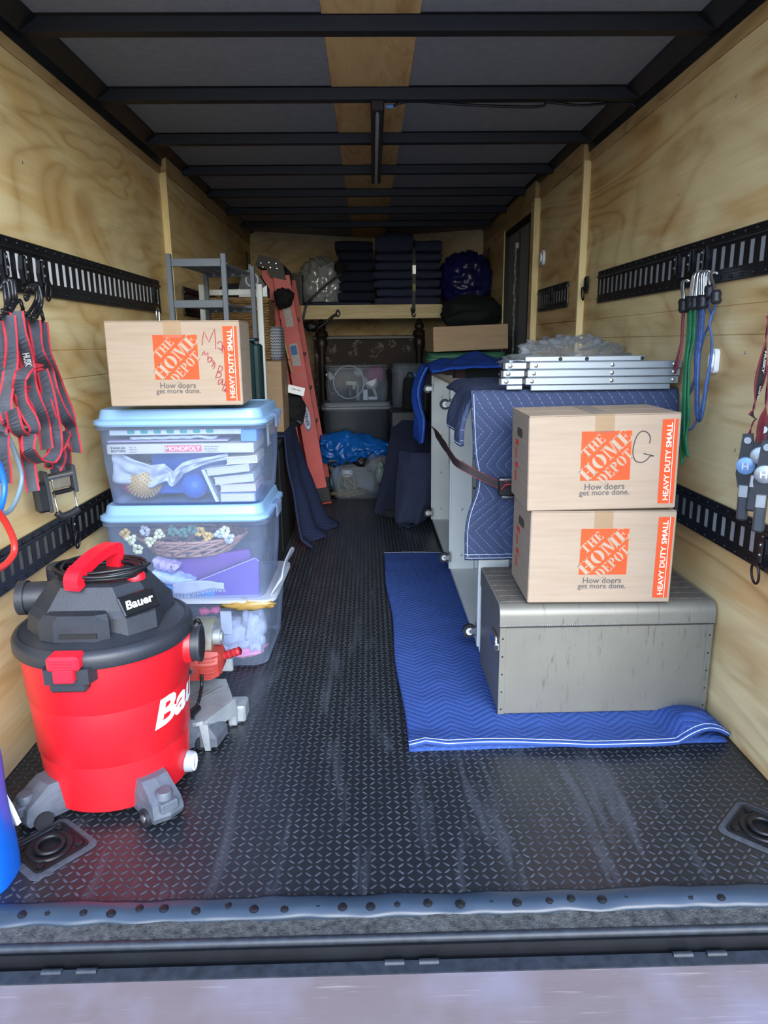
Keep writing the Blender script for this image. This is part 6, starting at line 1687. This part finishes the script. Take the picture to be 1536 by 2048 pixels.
a0, a1 = ony(676, 600, 5.98).x, ony(748, 600, 5.98).x
zb, zt_ = 1.50, 1.965; n = 6
folded('wide dark folded blanket lying under the clear bag on the shelf', ony(612, 600, 5.95).x, ony(742, 600, 5.95).x, 5.93, 6.40, 1.464, 1.500, 'blanket_slate', 40)
for k in range(n):
    folded('%s folded blanket of the darker stack on the shelf' % (ords[k] if k < n - 1 else 'top'), a0 + .015 * sin(k * 2.2), a1 + .006 * sin(k), 5.96, 6.40, zb + (zt_ - zb) * k / n, zb + (zt_ - zb) * (k + 1) / n + .004, 'blanket_dark', k * 3.7)
a0, a1 = ony(750, 600, 5.95).x, ony(880, 600, 5.95).x
n = 6; zb, zt_ = 1.464, 1.865
for k in range(n):
    folded('%s folded blanket of the strapped navy stack on the shelf' % (ords[k] if k < n - 1 else 'uppermost full-width'), a0 + .012 * sin(k * 1.7), a1 + .012 * sin(k * 2.9), 5.915, 6.38, zb + (zt_ - zb) * k / n, zb + (zt_ - zb) * (k + 1) / n + .004, 'blanket_slate', 50 + k * 2.3)
folded('tall rolled blanket on the left of the strapped stack top', a0 + .01, ony(826, 500, 5.97).x, 5.93, 6.34, 1.866, 2.02, 'blanket_slate', 91, wob=.08)
folded('smaller rolled blanket on the right of the strapped stack top', ony(828, 500, 5.97).x, a1 + .015, 5.93, 6.34, 1.866, 1.965, 'blanket_slate', 97, wob=.08)
# strap round the stack
ss = thing('cargo_strap', (.36, 5.9, 1.46), 'black strap running down the front of the blanket stack', 'strap')
xs = ony(828, 560, 5.9).x
ob('webbing', MB().ribbon(cr([(xs + .004, 6.1, 1.985), (xs + .004, 5.94, 1.94), (xs, 5.905, 1.85), (xs, 5.895, 1.62), (xs - .003, 5.882, 1.48), (xs - .005, 5.866, 1.42)], 6), .026, (1, 0, 0), .003), 'ladder_black', ss)
ob('buckle', MB().box(xs - .016, xs + .016, 5.878, 5.892, 1.70, 1.77, .003), 'zinc', ss)
ob('buckle', MB().box(xs - .014, xs + .014, 5.878, 5.892, 1.57, 1.63, .003), pm('tag_yellow', '8f8c5a', .6), ss)
ob('end_hook', MB().tube(cr([(xs - .005, 5.868, 1.43), (xs - .018, 5.858, 1.40), (xs - .006, 5.852, 1.375), (xs + .010, 5.856, 1.395)], 5), .006, 7), 'steel_black', ss, smooth=True)
# clear bag with a strap over it, black crates at its left, blue bag at the right
c = ony(646, 562, 6.1)
ob('plastic_bag', MB().blob((c.x - .015, 6.06, 1.64), (.165, .13, .185), 60, 40, .60, 3.0, 2.1, flat=1.502, ridge=True), pm('bag_silver', 'b9bdc1', .24, .35, c2='9fa3a8', ns=14), smooth=True, label='silvery crumpled plastic bag of bedding on the shelf', cat='plastic bag')
bs_ = thing('cargo_strap', (-.4, 5.93, 1.5), 'thin black strap slanting across the silvery bag on the shelf', 'strap')
ob('webbing', MB().ribbon(cr([ony(682, 548, 5.90), ony(650, 572, 5.89), ony(622, 598, 5.88), ony(612, 612, 5.868), ony(606, 640, 5.866)], 6), .020, (1, 0, .3), .003), 'ladder_black', bs_)
ob('ratchet_body', MB().blob(ony(622, 652, 5.86), (.055, .03, .04), 16, 12, .5, 3, 5), 'steel_black', bs_, smooth=True)
ob('chain_tail', MB().tube(cr([ony(634, 658, 5.86), ony(652, 645, 5.86), ony(664, 634, 5.862), ony(674, 628, 5.864)], 6), .012, 7), 'steel_black', bs_, smooth=True)
cr_x0, cr_x1 = ony(568, 580, 5.95).x, ony(606, 580, 5.95).x
ck = thing('black_crate', ((cr_x0 + cr_x1) / 2, 6.1, 1.463), 'black ribbed crate on the shelf behind the ladder', 'crate')
ob('box', MB().box(cr_x0, cr_x1, 5.93, 6.2, 1.465, 1.715, .006), 'black_plastic', ck)
for k in range(7):
    x = cr_x0 + .012 + k * (cr_x1 - cr_x0 - .02) / 6
    ob('rib', MB().box(x - .004, x + .004, 5.924, 5.931, 1.48, 1.70, .001), 'black_plastic', ck)
ob('rim', MB().box(cr_x0 - .006, cr_x1 + .006, 5.922, 6.206, 1.700, 1.722, .003), 'black_plastic', ck)
ob('black_pouch', MB().blob((ony(680, 540, 5.93).x, 5.93, 1.76), (.045, .035, .05), 16, 12, .3, 2, 8), 'felt_black', smooth=True, label='small black pouch hooked beside the darker blanket stack', cat='pouch')
c = ony(938, 555, 6.0)
ob('blue_sack', MB().blob((c.x - .01, 6.10, 1.665), (.205, .17, .20), 60, 40, .5, 2.8, 7.7, flat=1.466, ridge=True), pm('sack_blue', '1c2160', .3, c2='151a4c', ns=6), smooth=True, label='dark blue plastic sack on the right end of the shelf', cat='sack')
# dark duffel on a dark bin at the right
ob('storage_bin', MB().loft([rr(.775, 5.62, .46, .42, .04, z) for z in (.002, 1.27)]), 'dark_grey_plastic', label='tall dark bin under the green duffel in the far right corner', cat='bin')
df = thing('duffel_bag', (.80, 5.6, 1.275), 'blackish green duffel bag at the right under the blue sack', 'bag')
ob('bag', MB().blob((.80, 5.62, 1.385), (.235, .19, .135), 36, 22, .22, 2, 1.9, flat=1.276), pm('duffel_green', '0d1a1b', .85, c2='0a1415', ns=10), df, smooth=True)
ob('piping', MB().tube(cr([(.58, 5.47, 1.36), (.70, 5.43, 1.40), (.86, 5.43, 1.40), (1.0, 5.47, 1.36)], 6), .006, 6), 'felt_black', df, smooth=True)

# ------------------------------------------------------------------ patterned headboard with turned posts
hb_ = thing('bed_headboard', (.02, 6.25, 0), 'dark patterned bed headboard with turned posts below the shelf', 'headboard')
m = bpy.data.materials.new('tapestry'); m.use_nodes = True
t = NT(m)
vo = t.n.new('ShaderNodeTexVoronoi'); vo.inputs['Scale'].default_value = 9; t.link(t.coord(), vo.inputs['Vector'])
n2 = t.noise(t.coord(), 28, 4, .7)
f_ = t.math('MULTIPLY', t.math('LESS_THAN', vo.outputs['Distance'], .42), t.math('GREATER_THAN', n2, .52))
t.link(t.mix(f_, lin('332b27'), lin('675f57')), t.b.inputs['Base Color']); t.b.inputs['Roughness'].default_value = .85
MATS['tapestry'] = m
pm('post_wood', '2a1f1a', .45, c2='1f1713', ns=8)
hx0, hx1 = ony(628, 700, 6.2).x, ony(854, 700, 6.2).x
ob('panel', MB().box(hx0, hx1, 6.22, 6.27, .30, 1.225, .012), 'tapestry', hb_)
ob('top_rail', MB().box(hx0 - .005, hx1 + .005, 6.205, 6.28, 1.205, 1.238, .006), 'post_wood', hb_)
for u in (643, 838):
    x = ony(u, 660, 6.2).x
    ob('turned_post', MB().lathe([(.03, .002), (.03, 1.10), (.045, 1.15), (.052, 1.19), (.040, 1.215), (.058, 1.240), (.050, 1.27), (.030, 1.285), (.040, 1.30), (.038, 1.325), (.018, 1.34), (.022, 1.36), (.004, 1.375)], 20, Matrix.Translation((x, 6.17, 0))), 'post_wood', hb_, smooth=True, angle=50)

# ------------------------------------------------------------------ stack of totes at the end of the aisle
ob('storage_bin', MB().loft([rr(-.09, 5.83, .46, .28, .04, z) for z in (.002, .40)]), 'dark_grey_plastic', label='dark bin under the smoky tote at the end of the aisle', cat='bin')
bt = tote('smoky dark tote with a grey lid at the end of the aisle', (-.100, 5.745, .402), radians(4), (.56, .40, .300), lid='grey_plastic', body='tote_smoke', group='totes at the end of the aisle', latches=False)
ut = tote('clear tote with a funnel and pink net on the grey lid', (-.095, 5.745, .728), radians(4), (.49, .36, .285), body='tote_clear_dim', group='totes at the end of the aisle', lidded=False, taper=.94)
ob('flat_lid', MB().loft([rr(0, 0, .475, .35, .04, .268), rr(0, 0, .49, .365, .04, .270), rr(0, 0, .49, .365, .04, .282)]), 'tote_clear_dim', ut, smooth=True, angle=35, local=True)
# their contents
yq = 5.60
def at(u, v, y=yq): return ony(u, v, y)
ch_ = MB()
c = at(708, 872, 5.62)
for k in range(46):
    q = Vector((c.x - .10 + .24 * (k % 12) / 11 + random.uniform(-.015, .015), 5.60 + random.uniform(0, .12), .425 + .022 * (k // 12) + random.uniform(0, .02)))
    R_ = Matrix.Rotation(random.uniform(0, pi), 3, 'Z') @ Matrix.Rotation(random.uniform(0, pi), 3, 'X')
    ch_.tube([q + R_ @ Vector((.016 * cos(a), .010 * sin(a), 0)) for a in [2 * pi * i / 10 for i in range(10)]], .0028, 5, True)
ob('chain_heap', ch_, 'chrome', smooth=True, label='heap of silver chain inside the smoky tote', cat='chain', kind='stuff')
c = at(698, 787); ob('wire_hoop', MB().tube([(c.x + .118 * cos(a), 5.605 + .02 * sin(a), .882 + .125 * sin(a)) for a in [2 * pi * k / 48 for k in range(48)]], .004, 7, True), 'white_plastic', smooth=True, label='large white wire hoop inside the clear tote', cat='hoop')
c = at(752, 752); ob('pink_net', MB().blob((c.x - .005, 5.66, .935), (.062, .055, .058), 40, 26, .8, 5, 3.2, ridge=True), pm('net_pink', 'b85a86', .8, c2='8f3f66', ns=60), smooth=True, label='pink bath net ball in the clear tote', cat='bath net')
fu = thing('funnel', (at(748, 800).x, 5.62, .74), 'white plastic funnel lying in the clear tote', 'funnel')
fc = Vector((at(745, 775).x, 5.62, .85)); fd = Vector((.035, 0, -.095)).normalized()
Mf = Matrix.Translation(fc) @ Vector((0, 0, 1)).rotation_difference(fd).to_matrix().to_4x4()
ob('cone', MB().lathe([(.058, -.045), (.060, -.035), (.045, .0), (.014, .028)], 24, Mf, False, False), pm('funnel_white', 'c9cfd3', .4), fu, smooth=True)
ob('spout', MB().lathe([(.014, .026), (.009, .085)], 14, Mf, False, False), 'funnel_white', fu, smooth=True)
cord_m = pm('cord_mauve', '8a5f6c', .6, c2='6f4a58', ns=30)
c = at(665, 770, 5.62)
for k in range(5):
    ob('cable_coil', MB().tube([(c.x + (.030 + .005 * k) * cos(a), 5.625 + .012 * k - .02, .865 + (.085 - .004 * k) * sin(a)) for a in [2 * pi * i / 28 for i in range(28)]], .0045, 6, True), pm('cord_tan', 'a58e5c', .6) if k == 4 else cord_m, smooth=True, label=('%s mauve cable ring hanging in the clear tote' % ords[k + 1]) if k < 4 else 'tan cable ring around the mauve ones in the clear tote', cat='cable', group='cable rings in the clear tote')
gn = thing('spray_bottle', (at(704, 800).x, 5.63, .74), 'spray bottle with a cream trigger inside the clear tote', 'spray bottle')
gx = at(704, 800).x
ob('bottle', MB().lathe([(.028, .742), (.032, .75), (.032, .81), (.014, .845), (.014, .86)], 18, Matrix.Translation((gx - .015, 5.64, 0))), pm('bottle_dark', '30363c', .3), gn, smooth=True, angle=50)
ob('trigger_head', MB().prism([(-.05, .0), (.03, .0), (.035, .022), (-.045, .03)], .02, Matrix(((1, 0, 0, gx + .005), (0, 0, 1, 5.62), (0, 1, 0, .86), (0, 0, 0, 1)))).prism([(.0, -.035), (.016, -.035), (.022, .002), (.004, .002)], .016, Matrix(((1, 0, 0, gx + .005), (0, 0, 1, 5.622), (0, 1, 0, .86), (0, 0, 0, 1)))), pm('trigger_cream', 'c9c6b0', .5), gn)
ob('glue_tube', MB().lathe([(.014, .742), (.014, .80), (.008, .82), (.006, .85), (.003, .865)], 14, Matrix.Translation((at(716, 800).x, 5.61, 0))), pm('tube_grey', '9fa6ad', .4), smooth=True, angle=50, label='slim grey glue tube standing beside the small white carton', cat='tube')
x = at(731, 800).x; ob('small_carton', MB().box(x - .018, x + .018, 5.60, 5.63, .742, .822, .002), 'white_plastic', label='small white carton standing in the clear tote', cat='carton')
x = at(742, 805).x; ob('tape_roll', MB().cyl((x - .02, 5.60, .755), (x + .05, 5.60, .757), .014, 16), 'white_plastic', smooth=True, angle=40, label='small white roll lying under the funnel', cat='roll')
c = at(716, 742); ob('foam_ball', MB().blob((c.x, 5.68, .955), (.038, .038, .034), 18, 12, .1, 2, 1), pm('foam_grey', 'aab2b8', .7), smooth=True, label='pale foam ball at the top of the clear tote', cat='ball', group='pale foam balls')
c = at(733, 765); ob('foam_ball', MB().blob((c.x, 5.68, .885), (.034, .034, .034), 18, 12, .1, 2, 4), 'foam_grey', smooth=True, label='pale foam ball beside the pink net', cat='ball', group='pale foam balls')
pm('tag_white', 'd5d3d0', .7); q = at(660, 752, 5.60); ob('paper_tag', MB().box(-.02, .02, -.03, .03, -.001, .001, 0, frame(q, (.8, 0, .6), (-.6, 0, .8))), 'tag_white', label='white paper tag hanging in the clear tote', cat='tag')
# open clear tote in front, low
lt = tote('low open clear tote with cords near the ladder foot', (-.100, 5.50, 0), radians(1), (.44, .30, .275), body='tote_clear_dim', group='totes at the end of the aisle', lidded=False, taper=.80)
c = Vector((at(692, 975, 5.36).x, 5.42, .11))
for k in range(4):
    rx, rz_ = (.068, .075) if k < 2 else (.05, .045)
    ob('rope_coil', MB().tube([(c.x + .012 * k + rx * cos(a + k), 5.40 + .02 * k + .02 * sin(2 * a), .115 + rz_ * sin(a)) for a in [2 * pi * i / 30 for i in range(30)]], .0045, 6, True), pm('rope_cream', 'b3a57c', .8), smooth=True, label='%s loop of cream cord in the low open tote' % ('large', 'second large', 'small', 'smallest')[k], cat='cord', group='cream cord loops')
ob('rope_pile', MB().blob((c.x + .01, 5.46, .035), (.14, .08, .028), 30, 14, .9, 5, 2, flat=.008), pm('rope_brown', '8f8268', .85, c2='6f6450', ns=60, nstretch=(1, 1, 6)), smooth=True, label='flat pile of tan rope at the base of the low tote', cat='rope')
c = at(694, 950, 5.42); ob('white_roll', MB().lathe([(.045, 0), (.047, .004), (.047, .05), (.045, .054)], 24, Matrix.Translation((c.x, 5.47, .165))), 'white_plastic', smooth=True, angle=40, label='white tape roll near the top of the low tote', cat='roll')
ob('blue_cloth', MB().blob((at(672, 970, 5.4).x, 5.50, .13), (.05, .06, .10), 20, 14, .3, 2, 5), pm('cloth_teal', '6f8a9c', .9), smooth=True, label='pale blue cloth at the left of the low open tote', cat='cloth')
q0, q1 = at(657, 925, 5.40), at(704, 925, 5.40)
ob('black_tube', MB().cyl((q0.x, 5.46, .290), (q1.x, 5.46, .292), .022, 18), 'black_plastic', smooth=True, angle=40, label='black tube lying across the low open tote', cat='tube')
c = at(722, 925, 5.42); ob('wire_bundle', MB().blob((c.x, 5.47, .285), (.055, .06, .035), 26, 16, .9, 5, 7, ridge=True), 'steel_black', smooth=True, label='tangle of black wire on the low open tote', cat='wire')
c = at(752, 928, 5.42); ob('clear_pouch', MB().blob((c.x, 5.46, .27), (.085, .07, .065), 40, 26, .8, 3.3, 3, ridge=True), 'bag_film', smooth=True, label='crumpled clear pouch at the right of the low open tote', cat='plastic bag')
ob('clear_pouch', MB().blob((at(760, 950, 5.40).x, 5.38, .20), (.03, .02, .075), 26, 18, .7, 3.3, 9, ridge=True), clear_mat('pouch_green', '9fb3a8', .5, .2), smooth=True, label='clear pouch hanging down the side of the low open tote', cat='plastic bag')
# blue tarpaulin bag between
c = at(705, 900, 5.5)
def tarp(u, v):
    x0_, x1_ = at(640, 890, 5.45).x, at(778, 890, 5.45).x
    x = x0_ + (x1_ - x0_) * u; a = v * pi
    hgt = .115 + .03 * sin(u * 5) - .05 * max(0, u - .75) * 4 * .6
    y = 5.545 - .16 * sin(a) * (.75 + .25 * sin(u * 3)); z = .375 + hgt * cos(a) * .9 + .025 * noise.noise(Vector((u * 5, v * 4, 2)))
    rg = abs(noise.noise(Vector((u * 6 + v * 3, v * 5 - u * 2, 7)))) + .5 * abs(noise.noise(Vector((u * 13, v * 11 + u * 5, 3))))
    y += .09 * (rg - .25) * sin(a); z += .03 * (rg - .25)
    return (x, y, z)
tb = ob('tarp_bag', MB().grid(tarp, 50, 30), pm('tarp_blue', '0f62b4', .35, c2='0a4f98', ns=5), smooth=True, solid=.004, label='bright blue crinkled tarpaulin bundle at the end of the aisle', cat='tarpaulin')
# clear bin and black case at the right end of the aisle
rb_ = tote('clear bin with a blue lid behind the black case', (at(808, 780, 5.62).x + .055, 5.80, .62), 0, (.30, .30, .37), lid='tote_clear_dim', body='tote_clear_dim', group='totes at the end of the aisle', latches=False, taper=.92)
ob('blue_handle', MB().box(.0, .09, -.158, -.148, .285, .325, .006), pm('handle_blue', '1f6aa8', .4), rb_, local=True)
ob('storage_bin', MB().loft([rr(at(808, 780, 5.62).x + .065, 5.80, .28, .28, .04, z) for z in (.002, .618)]), 'dark_grey_plastic', label='dark bin under the clear bin at the end of the aisle', cat='bin')
q0 = at(820, 770, 5.25)
bk = thing('black_case', (q0.x, 5.3, .702), 'upright black soft case behind the dark blankets', 'case')
ob('case', MB().loft([rr(q0.x, 5.30, w_, .14, .03, z) for w_, z in ((.10, .702), (.11, .72), (.105, .82), (.09, .90), (.07, .925))]), 'felt_black', bk, smooth=True, angle=50)
ob('handle', MB().tube(cr([(q0.x - .02, 5.28, .92), (q0.x - .01, 5.28, .96), (q0.x + .02, 5.28, .95), (q0.x + .025, 5.28, .91)], 5), .007, 7), 'felt_black', bk, smooth=True)

# ------------------------------------------------------------------ dark blankets heaped at the right end of the aisle
def heap(label, px, y0_, y1_, seed, mat='blanket_dark'):
    th = thing('moving_blanket', (.25, y0_, 0), label, 'blanket', 'quilted moving blankets')
    n = len(px)
    def hf(u, v):
        k = v * (n - 1); i = min(int(k), n - 2); f_ = k - i
        s_ = lambda j: px[i][j] * (1 - f_) + px[i + 1][j] * f_
        L_, R_, V_, Y_ = s_(0), s_(1), s_(2), s_(3)
        p_ = ony(L_ + (R_ - L_) * u, V_, Y_)
        bul = .05 * sin(u * pi) + .03 * sin(u * 11 + v * 3 + seed) * v + .02 * noise.noise(Vector((u * 4, v * 5, seed)))
        return (p_.x, Y_ - bul + .18 * (1 - u) * (1 - v) * .5, max(p_.z, .010))
    ob('quilted_cloth', MB().grid(hf, 44, 60, lambda u, v: (u * .5, v * 1.0)), mat, th, smooth=True, solid=.012)
    return th
heap('blackish blanket hanging behind the white cabinet end', [(786, 868, 842, 5.05), (780, 868, 880, 4.95), (770, 866, 930, 4.90), (758, 864, 985, 4.85), (746, 862, 1030, 4.80)], 4.8, 5, 1.0)
heap('navy blanket slumped onto the floor by the white cabinet', [(800, 866, 905, 4.78), (795, 864, 950, 4.72), (792, 862, 1000, 4.66), (790, 852, 1040, 4.60), (796, 826, 1066, 4.52)], 4.6, 5, 4.0, 'blanket_slate')
ob('dark_box', MB().box(.16, .40, 5.08, 5.42, .002, .70, .01), 'cabinet_black', label='dark box under the blackish blanket', cat='box')
bx = onz(778, 1022, .06)
ob('rolled_mat', MB().cyl((bx.x - .02, 4.74, .035), (bx.x + .12, 4.70, .035), .030, 14), 'felt_black', smooth=True, angle=40, label='rolled black mat at the foot of the dark blankets', cat='mat')

# ------------------------------------------------------------------ green-lidded tote, flat carton and royal blue blanket
ob('storage_bin', MB().loft([rr(.68, 5.02, .50, .36, .03, z) for z in (.002, .84)]), 'dark_grey_plastic', label='dark bin under the green-lidded tote', cat='bin')
pm('lid_green', '2f6a4c', .45, c2='285c42')
gt = tote('clear tote with a green lid and pink contents at the right', (.665, 5.0, .842), 0, (.56, .38, .235), lid='lid_green', body='tote_clear_dim', group='totes at the right', latches=False, taper=.95)
for k in range(3):
    ob('pink_packet', MB().box(.44 + .075 * k, .505 + .075 * k, 4.86, 4.90, .86, 1.035 - .01 * k, .004), pm('packet_pink', 'c9788c', .6), label='%s pink packet inside the green-lidded tote' % ('left', 'middle', 'right')[k], cat='packet', group='pink packets')
cbt = thing('flat_carton', (.67, 4.85, 1.13), 'long flat cardboard carton on the green-lidded tote', 'cardboard box')
M = Matrix.Translation((.672, 4.72, 1.122)) @ Matrix.Rotation(radians(4.5), 4, 'Z') @ Matrix.Rotation(radians(-2.0), 4, 'Y')
ob('carton', MB().box(-.246, .246, 0, .34, .002, .152, .003, M), 'cardboard_dim', cbt)
ob('open_flap', MB().box(-.245, .245, -.004, .0, .002, .158, .001, M), 'cardboard_dim', cbt)
# royal blanket over the far end of the cabinet
rbk = thing('moving_blanket', (.6, 4.6, .98), 'royal blue blanket over the far end of the white cabinet', 'blanket', 'quilted moving blankets')
def royal(u, v):
    x = .375 + .66 * u; y = 4.80 - .55 * v - .12 * u * v
    z = 1.012 + .060 * sin(u * pi) * (1 - .6 * v) + .03 * noise.noise(Vector((u * 5, v * 4, 6))) + .02 * (1 - v)
    return (x, y, max(z, 1.005))
ob('top_cloth', MB().grid(royal, 50, 36, lambda u, v: (u * .66, v * .55)), 'blanket_royal', rbk, smooth=True, solid=.012)
def rflap(u, v):
    # hangs off the aisle-side far corner, tapering to the strap
    y = 4.42 + .34 * u
    wdt = 1 - .75 * max(0, min(1, v / .75)) if v < .75 else .25 + .35 * (v - .75) / .25
    y = 4.46 + (.02 + .30 * wdt) * u
    z = 1.03 - .47 * v - .02 * sin(u * 4)
    x = .372 - .095 * sin(min(1, v * 1.5) * pi * .75) * (.5 + .5 * u) - .018 * sin(u * 9 + v * 6) * (1 - .4 * v)
    return (x, y, z)
ob('hanging_flap', MB().grid(rflap, 28, 50, lambda u, v: (u * .34, v * .5)), 'blanket_royal', rbk, smooth=True, solid=.012)
ob('flap_stitching', MB().tube([Vector(rflap(.02, k / 30)) + Vector((-.007, -.006, 0)) for k in range(31)], .0018, 5), pm('stitch_blue', '7f9be0', .8), rbk)
